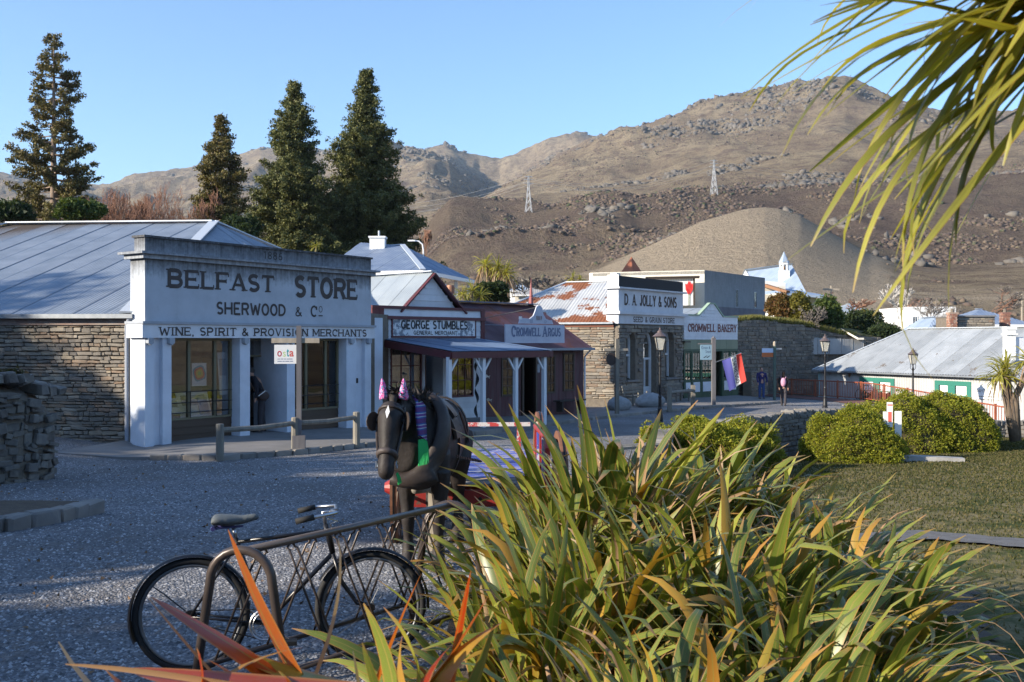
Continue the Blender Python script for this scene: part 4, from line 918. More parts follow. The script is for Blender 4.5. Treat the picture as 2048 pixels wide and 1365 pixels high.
# end walls and rear wall
MB().box(A1-.1, A1, .1, 5.3, -.6, zae).prism([(A1-.1, zae), (A1, zae), (A1, zae+.01), (A1-.1, zae+.01)], .1, .2).build('end_wall', M_MBOARD, ar)
MB().add([(A1-.02, .1, zae), (A1-.02, 2*rin-.1, zae), (A1-.02, rin, zrd-.05), (A1-.08, .1, zae), (A1-.08, 2*rin-.1, zae), (A1-.08, rin, zrd-.05)], [(0, 1, 2), (5, 4, 3), (0, 3, 4, 1), (1, 4, 5, 2), (2, 5, 3, 0)]).build('gable', M_MBOARD, ar)
for sgn in (0, 1):
    ey = -.35 if sgn == 0 else 2*rin+.35; ez = zae-.08
    P_ = [(A0-.35, ey, ez), (A1+.18, ey, ez), (A1+.18, rin, zrd), (A0-.35, rin, zrd)]
    roof_plane(ar, P_, P_[0], P_[1], M_ROOFM, .62, .1, .011, under=sgn == 0)
MB().beam((A0-.35, rin, zrd+.04), (A1+.18, rin, zrd+.04), .45, .035).build('ridge_cap', M('ridge_blue', (.14, .17, .24), .5, metal=.2), ar)
MB().beam((A0, -.38, zae-.1), (A1+.18, -.38, zae-.1), .1, .09).build('gutter', M('gutter_grey', (.25, .27, .3), .5), ar)
MB().tube([(A1+.04, -.36, zae-.1), (A1+.04, -.03, zae-.4), (A1+.04, -.03, -.4)], .035, 8).build('downpipe', M_POST, ar)
MB().lathe([(.09, 0), (.09, .3), (.06, .33), (.07, .38), (.0, 1.15)], 8, (A1-.0, rin, zrd)).build('finial', M('finial_pink', (.30, .10, .09), .6), ar)
# bench under the windows
bn = thing('bench', 'low dark bench against the maroon wall under the last two windows', 'bench', GF.W(gx(1098), -.35, -.12), GF.rz)
bl_ = gx(1150)-gx(1098); MB().box(0, bl_, -.2, .15, .38, .43).build('seat', M_DARKWOOD, bn); MB().box(.15, .22, -.17, .12, 0, .38).build('leg', M_DARKWOOD, bn); MB().box(bl_-.22, bl_-.15, -.17, .12, 0, .38).build('leg', M_DARKWOOD, bn)
# hanging sign with crest
yS = -.55; cs = thing('sign_board', 'pale shaped sign with scrolled crest, lettered CROMWELL ARGUS, above the maroon eave', 'sign', GF.W(0, yS, 0), GF.rz)
a0, a1 = GF.sx(1011, yS), GF.sx(1129, yS); zA, zB = gz(1070, 686.5, yS), gz(1070, 650, yS); M_PALE = M('pale_blue_white', (.52, .54, .62), .6, c2=(.45, .47, .55), sc=3)
MB().box(a0, a1, 0, .05, zA, zB).build('board', M_PALE, cs)
def ax(px): return GF.sx(px, yS)
def az(py): return gz(1070, py, yS)
crest = [(1038, 648), (1040, 641), (1044, 637), (1060, 638), (1067, 632), (1071, 622), (1073, 615), (1077, 611), (1081, 611), (1085, 616), (1087, 628), (1092, 637), (1098, 640), (1104, 640), (1107, 648)]
MB().prism([(ax(a), az(b)) for a, b in crest], .005, .045).build('crest', M_PALE, cs)
MB().box(ax(1042)-.05, ax(1042)+.05, 0, .06, az(640), az(634)).build('scroll', M_PAPER, cs)
M_LETG = M('faded_blue_letters', (.10, .13, .22), .6, c2=(.2, .23, .33), sc=8)
lettering(cs, 'C', ax(1023), ax(1031), az(674), az(653), -.003, M_LETG, .2); lettering(cs, 'ROMWELL', ax(1033), ax(1081), az(673), az(656), -.003, M_LETG, .2)
lettering(cs, 'A', ax(1085), ax(1094), az(674), az(653), -.003, M_LETG, .2); lettering(cs, 'RGUS', ax(1096), ax(1121), az(673), az(656), -.003, M_LETG, .2)
lettering(cs, '1869', ax(1072), ax(1084), az(640.5), az(632), .002, M('brown_numerals', (.2, .1, .08), .6), .14, serif=False); lettering(cs, 'EST', ax(1060), ax(1066), az(646), az(640), .002, M_LETG, .13, serif=False); lettering(cs, 'D', ax(1089), ax(1093), az(646), az(641), .002, M_LETG, .13, serif=False)
MB().tube([(ax(1079), .03, az(614)), (ax(1004), .9, az(638))], .014, 6).build('stay', M_TIMBER, cs); MB().tube([(ax(1011), .03, az(652)), (ax(990), 1.0, az(650))], .01, 6).build('stay', M_STEEL, cs)

# ================================================================== seed and grain store
JF = Frame(4.92, 46, .595, .803, CZ-2.98); jx = JF.sx; jz = JF.z
ja = thing('grain_store', 'stone seed and grain store with arched openings and white parapet signed D. A. JOLLY & SONS', 'building', JF.o, JF.rz)
JW = jx(1366); J = {k: jz(1238, v_) for k, v_ in dict(top=551.5, c1=574, c0=577.5, s0=622.5, l0=628.5, f0=647.6).items()}
M_JW = plaster_mat('jolly_plaster', (.58, .60, .63), (.10, .10, .10), J['c0'], .1, .6); M_JD = plaster_mat('black_mould_plaster', (.2, .2, .2), (.015, .015, .016), J['top'], .9, 1.4)
M_JP = M('parapet_side_white', (.74, .73, .70), .7, c2=(.55, .54, .5), sc=2)
pt_ = .6
MB().box(.02, JW, 0, pt_-.05, J['c1'], J['top']).build('parapet', M_JD, ja); MB().box(-.03, .019, -.02, pt_, J['c1'], J['top']+.05).build('parapet_end', M_JP, ja)
MB().box(.0, .35, .1, .45, J['top']+.001, J['top']+.12).build('parapet_cap', M_JP, ja)
MB().box(-.15, JW+.2, -.15, pt_+.1, J['c0'], J['c1']-.001).build('cornice', M_JW, ja); MB().box(0, JW, 0, pt_, J['s0'], J['c0']-.001).build('sign_wall', M_JW, ja)
MB().box(-.22, JW+.2, -.2, pt_+.1, J['l0'], J['s0']-.001).build('ledge', M_JW, ja); MB().box(-.1, JW+.05, -.06, pt_, J['f0'], J['l0']-.001).build('frieze_board', M_JW, ja)
M_JL = M('brown_sign_letters', (.06, .04, .03), .7)
lettering(ja, 'D. A. JOLLY & SONS', jx(1249), jx(1353), jz(1249, 608)-.05, jz(1249, 588), -.005, M_JL, .2)
lettering(ja, 'SEED & GRAIN STORE', jx(1264), jx(1347), J['f0']+.09, J['l0']-.1, -.065, M_JL, .19)
M_SCH2 = stone_mat('dark_schist', [(.15, .135, .11), (.11, .10, .09), (.19, .165, .13), (.22, .19, .14), (.09, .085, .075), (.17, .13, .10)], sc=5)
ops = [(jx(1253.5), jx(1272), jz(1253, 761), jz(1262, 662)), (jx(1288), jx(1314), -.1, jz(1300, 662)), (jx(1331.5), jx(1349), jz(1331, 756), jz(1340, 662))]
def archf(a, b, zt): 
    r_ = (b-a)/2; return lambda x: zt-r_*1.0+math.sqrt(max(0, r_*r_-(x-(a+b)/2)**2))
holes = [(a, b, c_, d, archf(a, b, d)) for a, b, c_, d in ops]
# mortar wall with real openings
mb = MB(); xs = [0]+[q for o in ops for q in o[:2]]+[JW]
for i in range(0, 8, 2): mb.box(xs[i], xs[i+1], .03, .5, -.4, J['f0'])
for a, b, c_, d in ops:
    if c_ > 0: mb.box(a, b, .03, .5, -.4, c_)
    r_ = (b-a)/2; n = 8; m_ = (a+b)/2
    for i in range(n):
        x0_ = a+(b-a)*i/n; x1_ = a+(b-a)*(i+1)/n; f_ = archf(a, b, d); mb.add([(x0_, .03, f_(x0_)), (x1_, .03, f_(x1_)), (x1_, .03, J['f0']), (x0_, .03, J['f0']), (x0_, .5, f_(x0_)), (x1_, .5, f_(x1_)), (x1_, .5, J['f0']), (x0_, .5, J['f0'])], [(0,1,2,3),(7,6,5,4),(0,4,5,1),(2,6,7,3)])
mb.build('front_wall', M_MORT, ja)
stone_face(ja, lambda s, o, z: Vector((s, -o, z)), JW, lambda s: -.3, lambda s: J['f0'], M_SCH2, (.2, .6), (.08, .2), n_parts=200, proud=.05, holes=holes, seed=5)
M_FRJ = M('pale_window_paint', (.55, .58, .60), .5)
for k, (a, b, c_, d) in enumerate(ops):
    r_ = (b-a)/2; f_ = archf(a, b, d); n = 10; yy = .32
    mb = MB(); ou = [(a+(b-a)*i/n, f_(a+(b-a)*i/n)) for i in range(n+1)]; m_ = (a+b)/2; inn = [(m_+(x-m_)*.84, c_+(z-c_)*.975) for x, z in ou]
    ring_o = [(a, c_)]+ou+[(b, c_)]; ring_i = [(a+r_*.16, c_+.06)]+inn+[(b-r_*.16, c_+.06)]
    base = 0; mb.v = [(x, yy, z) for x, z in ring_o]+[(x, yy, z) for x, z in ring_i]+[(x, yy+.08, z) for x, z in ring_i]; L_ = len(ring_o)
    for i in range(L_-1): mb.f += [(i, i+1, L_+i+1, L_+i), (L_+i, L_+i+1, 2*L_+i+1, 2*L_+i)]
    fr = mb.build('arched_door' if k == 1 else 'arched_window', M_FRJ, ja); fr.data.materials[0] = M_FRJ
    MB().add([(x, yy+.05, z) for x, z in ring_i], [tuple(range(len(ring_i)))]).build('pane', M_GLASS, fr)
    zt_ = c_+(d-c_)*(.62 if k == 1 else .5); MB().box(a+.05, b-.05, yy-.01, yy+.07, zt_-.05, zt_+.05).build('rail', M_FRJ, fr); 
    if k == 1: MB().box(a+.1, b-.1, yy-.012, yy+.04, .3, .75).build('kick_panel', M_FRJ, fr); MB().box(m_-.03, m_+.03, yy-.011, yy+.07, .75, zt_-.05).build('stile', M_FRJ, fr)
    else: MB().box(a-.05, b+.05, -.1, .3, c_-.09, c_-.001).build('sill', M_CONC, fr)
MB().box(.3, JW-.3, 3.8, 3.9, -.4, 4).box(.3, JW-.3, .6, 3.8, -.3, -.2).build('inner_wall', M_IN, ja)
# side wall and rust-streaked roof
S0 = JF.L((4.72, 46.1, 0)); S1 = JF.L((-2.2, 48.9, 0)); ssd = (S1-S0).normalized(); ssn = Vector((ssd.y, -ssd.x, 0)); 
if ssn.dot(JF.L((0, 0, 0))-S0) < 0: ssn = -ssn
def WJ(s, o, z): return Vector((S0.x, S0.y, 0))+ssd*s+ssn*o+Vector((0, 0, z-S0.z*0))
jze = zat(648, 46.3)-JF.o[2]; sl2 = (S1-S0).length
P8 = [WJ(0, -.03, 0), WJ(sl2, -.03, 0), WJ(sl2, -.5, 0), WJ(0, -.5, 0)]; mb = MB().add([(*p.xy, -.6) for p in P8]+[(*p.xy, jze) for p in P8], [(0,3,2,1),(4,5,6,7),(0,1,5,4),(1,2,6,5),(2,3,7,6),(3,0,4,7)]); mb.build('side_wall', M_MORT, ja)
stone_face(ja, WJ, 4.6, lambda s: .3, lambda s: jze-.12, M_SCHIST, (.25, .7), (.07, .18), n_parts=90, seed=8)
MB().beam(WJ(0, .03, jze-.06), WJ(sl2, .03, jze-.06), .08, .16).build('eave_board', M('red_eave', (.20, .08, .05), .8), ja); MB().beam(WJ(0, .15, jze+.03), WJ(sl2, .15, jze+.03), .12, .08).build('gutter', M_STEEL, ja)
M_RUST = corr_mat('rusty_iron', (.46, .47, .47), (.56, .56, .54), rust=(.34, .12, .045), rustamt=.50, rough=.6, metal=.2, rnd=.12)
JR = lambda x, y, z: JF.L((x, y, z)); rz2 = 3.05+CZ; e0, e1 = WJ(-.05, .2, jze+.04), WJ(sl2+.1, .2, jze+.04); 
def ridge_pt(px):
    best = None
    for k in range(-60, 160):
        p = WJ(k*.1, -4.3, rz2-JF.o[2]); w = JF.W(p.x, p.y); e_ = abs(1024+F*w.x/w.y-px)
        if best is None or e_ < best[0]: best = (e_, p)
    return best[1]
r0, r1 = ridge_pt(1216), ridge_pt(1132)
e00 = e0
roof_plane(ja, [e1, e00, r0, r1], e1, e00, M_RUST, .8, .16, .016)
bk0 = WJ(-2, -8.8, jze+.04); bk1 = WJ(sl2+.1, -8.8, jze+.04); roof_plane(ja, [e1, r1, bk1], bk1, e1, M_RUST, .8, .16, .016, under=False); roof_plane(ja, [bk1, bk0, r0, r1], bk1, bk0, M_RUST, 1.6, .3, .016, under=False)
MB().beam(r0, r1, .3, .05).build('ridge_cap', M_RIDGE, ja); MB().beam(r1, e1, .25, .05).build('ridge_cap', M_RIDGE, ja)
MB().beam((*bk1.xy, 1), (*e1.xy, 1), .3, 5).beam((*bk1.xy, 1), (*bk0.xy, 1), .3, 5).build('rear_wall', M_MORT, ja)

# ================================================================== bakery
KF = Frame(8.87, 51.45, .704, .711, CZ-2.98); kx = KF.sx; kz = KF.z
ba = thing('bakery', 'green and white timber bakery with a stepped gable front signed CROMWELL BAKERY', 'building', KF.o, KF.rz)
KW = kx(1475); M_GREEN = M('dark_green_paint', (.045, .085, .05), .55, rnd=.1); M_SAGE = M('sage_green_board', (.22, .25, .17), .7, rnd=.08)
zs_ = kz(1371, 631); zpk = kz(1424, 608.5); zsb = kz(1371, 679.5); zfb = kz(1371, 699)
px0, pxa, pxb, pxc = kx(1397), kx(1419), kx(1428), kx(1446)
shape = [(0, zsb), (KW, zsb), (KW, zs_-.03), (pxc, zs_-.03), (pxb, zpk), (pxa, zpk), (px0, zs_), (0, zs_)]
MB().prism(shape, .0, .1).build('false_front', M_WHITE, ba)
n_b = 12
def kclip(lo, hi):
    if hi <= zs_: return (0.02, KW-.02)
    f_ = (hi-zs_)/(zpk-zs_); return (px0+(pxa-px0)*f_+.03, pxc-(pxc-pxb)*f_-.03)
boards(ba, 0, KW, zsb, zpk, .17, -.001, M_WHITEB, clip=kclip)
for a, b in (((-.03, zs_+.03), (px0, zs_+.03)), ((px0, zs_+.03), (pxa, zpk+.03)), ((pxa, zpk+.03), (pxb, zpk+.03)), ((pxb, zpk+.03), (pxc, zs_)), ((pxc, zs_), (KW+.03, zs_))):
    MB().beam((a[0], .04, a[1]), (b[0], .04, b[1]), .2, .07).build('coping', M('pale_green_coping', (.28, .38, .28), .6), ba)
lettering(ba, 'CROMWELL BAKERY', kx(1375), kx(1472), kz(1375, 663)-.02, kz(1375, 648), -.03, M('red_brown_letters', (.16, .045, .035), .6), .19)
MB().box(0, KW, 0, .1, zfb, zsb-.001).build('fascia_wall', M_SAGE, ba); boards(ba, 0, KW, zfb, zsb-.001, .5, -.001, M_SAGE, vertical=True, name='fascia_board', t=.012) if False else boards(ba, 0, KW, zfb, zsb-.002, .6, -.001, M_SAGE, name='fascia_board', vertical=True, t=.012)
zh = kz(1371, 704); zsill = kz(1371, 762); zpan = kz(1371, 788)
segs = [(0, .12, 'p'), (kx(1372), kx(1381), 'w'), (kx(1384), kx(1400), 'w'), (kx(1403), kx(1424), 'w'), (kx(1426), kx(1443), 'd'), (kx(1446), kx(1458), 'w'), (kx(1461), kx(1471), 'w')]
MB().box(0, KW, -.02, .1, zh, zfb).box(0, KW, -.01, .12, zsill-.08, zsill).build('rail', M_GREEN, ba) if False else None
dA, dB = kx(1426), kx(1443)
MB().box(0, KW, -.03, .1, zh, zfb-.001).build('head_rail', M_GREEN, ba)
prev = 0
posts = [0, kx(1382.5), kx(1401.5), dA-.06, dB+.06, kx(1459.5), KW-.08]
for p_ in posts: MB().box(p_-.02, p_+.1, -.04, .1, -.1, zh-.001).build('pilaster', M_GREEN, ba)
for a, b in ((posts[0]+.1, posts[1]-.02), (posts[1]+.1, posts[2]-.02), (posts[2]+.1, posts[3]-.02), (posts[4]+.1, posts[5]-.02), (posts[5]+.1, posts[6]-.02)):
    window_frame(ba, a, b, zsill, zh-.02, -.01, M_GREEN, M_GLASS, 3 if b-a > .7 else 2, 2, .05, .035)
    MB().box(a, b, -.01, .08, zpan, zsill-.001).build('lower_panel', M_GREEN, ba); MB().box(a+.08, b-.08, -.025, -.011, zpan+.06, zsill-.1).build('white_panel', M_WHITE, ba)
    MB().box(a, b, -.05, .08, -.1, zpan-.001).build('base_board', M_GREEN, ba)
    mb = MB(); n = 20
    for i in range(n+1):
        x_ = a+.05+(b-a-.1)*i/n; mb.v += [(x_, .16+.02*math.sin(i*2.2), zsill+.03), (x_, .16+.02*math.sin(i*2.2), zh-.05)]
        if i: j = 2*(i-1); mb.f.append((j, j+2, j+3, j+1))
    mb.build('lace_curtain', M_PAPER, ba)
MB().box(dA+.04, dA+.08, .1, .9, 0, zh).build('open_door', M_GREEN, ba)
MB().box(.1, KW-.1, 3.5, 3.6, -.1, 3).box(.1, KW-.1, .1, 3.5, -.1, -.05).box(.05, .12, .1, 3.5, 0, 3).build('inner_wall', M_IN, ba)
MB().box(KW-.1, KW, .1, 6, -.2, zs_-.3).box(0, .05, .1, 6, -.2, zs_-.3).box(0, KW, 5.9, 6, -.2, zs_-.3).build('side_wall', M_SAGE, ba)
for sg in (0, 1):
    mid = KW/2; ex = 0 if sg == 0 else KW
    P_ = [(ex, .12, zs_-.25), (ex, 6, zs_-.25), (mid, 6, zpk-.2), (mid, .12, zpk-.2)]; roof_plane(ba, P_, P_[0], P_[1], M_ROOFG, .8, .16, .015, under=False)
MB().box(-.3, .2, -.3, -.05, zfb+.35, zfb+.42).build('wall_bracket', M_BLACK, ba)
# ================================================================== dry-stone walls, railing, banks
M_DRY = stone_mat('dry_stone', [(.16, .15, .14), (.11, .105, .10), (.21, .195, .175), (.25, .235, .21), (.09, .085, .08), (.18, .16, .13)], sc=6)
def wallrun(name, label, pts_, zb, zt, thick, n_parts, sw, sh, seed, mat=None, cap=True, both=False, cat='wall', group=None, score=None, capw=(.16, .4), jit=.014):
    """free standing dry-stone wall along a polyline; zb, zt are base and top height callables of (x, y)"""
    t_ = thing(name, label, cat, (0, 0, 0), 0, group); mat = mat or M_DRY; segs = list(zip(pts_[:-1], pts_[1:])); tot = sum(math.hypot(b[0]-a[0], b[1]-a[1]) for a, b in segs); core = MB(); cp = MB(); caps = []
    for k, (a, b) in enumerate(segs):
        a = Vector(a); b = Vector(b); L_ = (b-a).length; u = (b-a)/L_; n = Vector((u.y, -u.x))   # n points to the right of travel
        q = [a, b, b-n*thick, a-n*thick]
        core.add([(p.x, p.y, zb(p.x, p.y)-.3) for p in q]+[(p.x, p.y, zt(p.x, p.y)-.03) for p in q], [(0,3,2,1),(4,5,6,7),(0,1,5,4),(1,2,6,5),(2,3,7,6),(3,0,4,7)])
        def W(s, o, z, a=a, u=u, n=n): p = a+u*s+n*(o); return Vector((p.x, p.y, z))
        zl = lambda s, a=a, u=u: zb(*(a+u*s)); zh = lambda s, a=a, u=u: zt(*(a+u*s))
        stone_face(t_, W, L_, zl, zh, mat, sw, sh, int(n_parts*L_/tot), .06 if jit < .02 else .14, seed=seed+k, score=score, jit=jit)
        if cap:
            s_ = 0; r = random.Random(seed*7+k)
            while s_ < L_:
                w = r.uniform(*capw)*.5; p = a+u*(s_+w/2)-n*thick*.45; caps.append((p, zt(p.x, p.y), w, math.atan2(u.y, u.x))); s_ += w
    core.build('wall_core', M_MORT, t_)
    blk = with_mat(BLOCKS, mat)
    for i, (p, z, w, an) in enumerate(caps): link('cap_stone', blk[i % 8], t_, loc=(p.x, p.y, z+.05), rot=(random.uniform(-.2, .2), random.uniform(-.45, .1), an+random.uniform(-.2, .2)), scale=(w*.9, thick*1.1, random.uniform(.12, .24)))
    return t_
# wall between road and lawn
wtop = lambda x, y: CZ-float(np.interp(y, [22, 26, 31, 35, 40], [2.25, 2.28, 2.27, 2.55, 3.1])); wbot = lambda x, y: G(x+.5, y-.35)-.1
wallrun('dry_stone_wall', 'low dry-stone wall with upright cap stones along the edge of the road above the lawn', [(3.0, 20), (3.9, 24), (6.7, 28), (9.36, 31), (12.9, 35)], wbot, wtop, .38, 150, (.15, .4), (.07, .18), 60, score=lambda s_: -s_[0])
wallrun('retaining_wall', 'shaded stone retaining wall behind the tall heath bushes at the right', [(12.9, 35), (16.6, 38.2), (19.4, 39.2), (22.5, 38.2)], wbot, lambda x, y: CZ-float(np.interp(x, [12.9, 16.6, 19.4, 22.5], [2.75, 3.15, 3.3, 3.2])), .4, 110, (.2, .5), (.08, .2), 80)
# ruined wall at the left edge
rwt = lambda x, y: CZ-float(np.interp(x, [-8.6, -8.1, -7.75, -7.45], [.52, .80, 1.0, 1.35])) if y < 30 else 0
wallrun('ruined_stone_wall', 'rough tumbled stone wall end at the left edge beside the long store', [(-8.9, 15.3), (-8.15, 16.6), (-7.95, 17.3)], lambda x, y: G(x, y)-.05, lambda x, y: CZ-float(np.interp(x, [-8.9, -8.5, -8.15, -7.95], [.55, .70, .95, 1.3])), .7, 230, (.1, .3), (.06, .2), 90, cap=True, capw=(.3, .7), jit=.05, mat=stone_mat('ruin_stone', [(.10, .09, .08), (.075, .07, .065), (.14, .125, .105), (.09, .075, .065), (.12, .11, .10)], sc=6))
# high retaining wall behind the bakery
HWt = lambda x, y: CZ+float(np.interp(x, [13, 14.5, 18, 21, 26], [1.15, 1.3, 1.05, .45, -.1]))
wallrun('high_stone_wall', 'high rough stone retaining wall with grass on top, right of the bakery', [(12.7, 57.3), (15.5, 60), (19.5, 63), (26, 65)], lambda x, y: -1.3, HWt, 1.2, 260, (.22, .62), (.11, .27), 110, mat=M_SCH2, cap=False)
wallrun('low_stone_wall', 'short sunlit stone wall at the start of the rust-red railing', [(13.7, 57.0), (15.2, 59.2)], lambda x, y: -1.3, lambda x, y: CZ-1.75, .5, 60, (.3, .7), (.08, .16), 120, mat=M_SCHIST, cap=False)
# terrace ground behind the high wall
mb = MB(); mb.slab([(12.7, 57.5, 3.12), (15.5, 60.2, 3.25), (19.5, 63.2, 2.95), (26, 65.2, 1.85), (40, 90, 2.4), (14, 90, 4)], .3); 
kind(mb.build('terrace_ground', M_LAWN), 'structure')
def tuft_grass(name, n, f, h, mat, w=.02):
    x, y, z = f(n); a = rng.uniform(0, 6.283, n); hh = h*rng.uniform(.4, 1.3, n); tx = rng.normal(0, .45, n)*hh; ty = rng.normal(0, .45, n)*hh
    V = np.stack([np.stack([x-np.cos(a)*w, y-np.sin(a)*w, z-.03], 1), np.stack([x+np.cos(a)*w, y+np.sin(a)*w, z-.03], 1), np.stack([x+tx, y+ty, z+hh], 1)], 1).reshape(-1, 3)
    return kind(link(name, np_mesh(name, V, np.arange(3*n).reshape(-1, 3), mat)), 'stuff')
def ft(n):
    x = rng.uniform(12.7, 22, n); y = np.interp(x, [12.7, 15.5, 19.5, 26], [57.3, 60, 63, 65])+rng.uniform(-.1, 1.4, n); z = CZ+np.interp(x, [13, 14.5, 18, 21, 26], [1.15, 1.3, 1.05, .45, -.1]); return x, y, z
M_DRYG = leaf_mat('dry_grass', [(.16, .15, .04), (.22, .20, .07), (.10, .12, .03)], trans=.2, rough=.8, spec=.1); tuft_grass('wall_top_grass', 9000, ft, .28, M_DRYG, .03)
# rust-red path and railing
M_BRICKP = M('red_path', (.17, .075, .055), .9, c2=(.12, .06, .05), sc=3, bump=.3, bsc=40)
mb = MB(); RP = [(p[0], p[1]) for p in RAIL]
for k, p in enumerate(RP):
    d = Vector(RP[min(k+1, len(RP)-1)])-Vector(RP[max(k-1, 0)]); n = Vector((d.y, -d.x)).normalized()
    for q in range(4): c_ = Vector(p)+n*(.1+2.0*q/3) if n.dot(Vector((-1, -.5))) > 0 else Vector(p)-n*(.1+2.0*q/3); mb.v.append((c_.x, c_.y, G(c_.x, c_.y)+.035))
    if k:
        for q in range(3): b = 4*(k-1)+q; mb.f.append((b, b+1, b+5, b+4))
kind(mb.build('brick_path', M_BRICKP), 'structure')
M_RAILP = M('rust_red_rail', (.33, .095, .045), .6, c2=(.22, .06, .03), sc=3)
fe = thing('railing', 'rust-red metal railing with upright bars beside the path to the tin cafe', 'fence')
dense = []
for a, b in zip(RP[:-1], RP[1:]):
    L_ = (Vector(b)-Vector(a)).length; n = max(1, int(L_/.155))
    for i in range(n): dense.append(Vector(a).lerp(Vector(b), i/n))
dense.append(Vector(RP[-1]))
rz0 = [min(G(p.x-.3, p.y-.2), 2.0-2.9) for p in dense]; rz0 = [sum(rz0[max(0, i-6):i+7])/len(rz0[max(0, i-6):i+7]) for i in range(len(rz0))]
MB().tube([(p.x, p.y, z+.95) for p, z in zip(dense, rz0)][::4], .035, 6).build('top_rail', M_RAILP, fe); MB().tube([(p.x, p.y, z+.12) for p, z in zip(dense, rz0)][::4], .025, 6).build('bottom_rail', M_RAILP, fe)
barm = MB().tube([(0, 0, .12), (0, 0, .94)], .016, 5).mesh('bar', M_RAILP); ringm = MB().tube([(.12*math.cos(a), 0, .3+.16*math.sin(a)) for a in np.linspace(0, 5.7, 9)], .014, 4).mesh('scroll', M_RAILP)
pom = MB().box(-.04, .04, -.04, .04, -.3, 1.02).mesh('post', M_RAILP)
for i, (p, z) in enumerate(zip(dense, rz0)):
    if i % 14 == 0: link('post', pom, fe, loc=(p.x, p.y, z))
    elif i < 160: link('bar', barm, fe, loc=(p.x, p.y, z))
    if i % 14 in (3, 8, 11): link('scroll', ringm, fe, loc=(p.x, p.y, z+.1), rot=(0, 0, 1.2))
# low timber benches by lamp
def slab_bench(x, y, rz, L_, lab):
    t_ = thing('low_bench', lab, 'bench', on(x, y), rz, 'low plank benches by the wall')
    for k in range(3): MB().box(-L_/2, L_/2, -.22+.15*k, -.09+.15*k, .36, .41).build('plank', M_TIMBER, t_)
    for s_ in (-1, 1): MB().box(s_*L_*.38-.06, s_*L_*.38+.06, -.18, .18, -.1, .36).build('leg', M_TIMBER, t_)
slab_bench(11.2, 36.5, .25, 1.7, 'low plank bench at the foot of the second street lamp'); slab_bench(14.3, 40.2, .2, 1.9, 'low plank bench behind the heath bushes, right of the second street lamp'); 
slab_bench(2.2, 19.5, .6, 1.8, 'timber picnic plank bench half hidden behind the tallest flax clump')

# ================================================================== street lamps
M_IRON = M('lamp_black_iron', (.018, .018, .02), .4, metal=.3)
M_LGL = NT('lamp_glass'); M_LGL.color((.75, .72, .62)); M_LGL.p.inputs['Roughness'].default_value = .25; M_LGL.p.inputs['Transmission Weight'].default_value = .5; M_LGL = M_LGL.m
M_CAP = M('lamp_cap_bronze', (.16, .12, .11), .45, metal=.4)
def street_lamp(loc, h, lab):
    t_ = thing('street_lamp', lab, 'lamp', loc, 0, 'black heritage street lamps')
    zt = h-.74
    MB().lathe([(.13, 0), (.13, .1), (.10, .16), (.11, .2), (.075, .5), (.085, .55), (.055, .62), (.05, .9), (.06, .95), (.045, 1.0), (.038, zt-.55), (.055, zt-.5), (.055, zt-.44), (.035, zt-.4), (.05, zt-.2), (.03, zt-.15), (.03, zt)], 10).build('post', M_IRON, t_)
    for s_ in (-1, 1):
        MB().tube([(0, 0, zt-.32), (s_*.11, 0, zt-.22), (s_*.13, 0, zt-.08), (s_*.09, 0, zt+.01)], .012, 5).build('scroll_bracket', M_IRON, t_)
    r0, r1, hh = .115, .215, .42
    fr = MB(); 
    for a in range(4):
        an = math.pi/4+a*math.pi/2; c_, s_ = math.cos(an)*1.414, math.sin(an)*1.414; fr.tube([(r0*c_*.75, r0*s_*.75, zt), (r1*c_*.75, r1*s_*.75, zt+hh)], .011, 5)
    fr.box(-r1*.78, r1*.78, -r1*.78, r1*.78, zt+hh, zt+hh+.03).box(-r0*.85, r0*.85, -r0*.85, r0*.85, zt-.02, zt)
    la = fr.build('lantern', M_IRON, t_)
    for a in range(4):
        c_, s_ = math.cos(a*math.pi/2), math.sin(a*math.pi/2); R_ = lambda x, y, z: (x*c_-y*s_, x*s_+y*c_, z); g0, g1 = r0*.72, r1*.72
        MB().add([R_(-g0, -g0, zt+.005), R_(g0, -g0, zt+.005), R_(g1, -g1, zt+hh-.005), R_(-g1, -g1, zt+hh-.005)], [(0, 1, 2, 3)]).build('pane', M_LGL, la)
    MB().lathe([(r1*1.2, zt+hh+.031), (r1*1.05, zt+hh+.06), (r1*.55, zt+hh+.14), (r1*.42, zt+hh+.17), (r1*.42, zt+hh+.20), (r1*.2, zt+hh+.24), (.03, zt+hh+.26), (.035, zt+hh+.28), (.01, zt+hh+.33)], 12).build('lantern_cap', M_CAP, la)
p = grd(1320, 33.0); street_lamp(p, CZ+.44-p.z, 'nearest and tallest street lamp, standing in front of the stone seed store')
p = grd(1650, 43.0); street_lamp((p.x, p.y, CZ-2.98), CZ+.29-(CZ-2.98), 'middle street lamp, right of the two walkers and above the round heath bush')
p = grd(1826, 46.5); street_lamp((p.x, p.y, CZ-3.45), CZ-.33-(CZ-3.45), 'farthest street lamp, in front of the corrugated tin cafe')

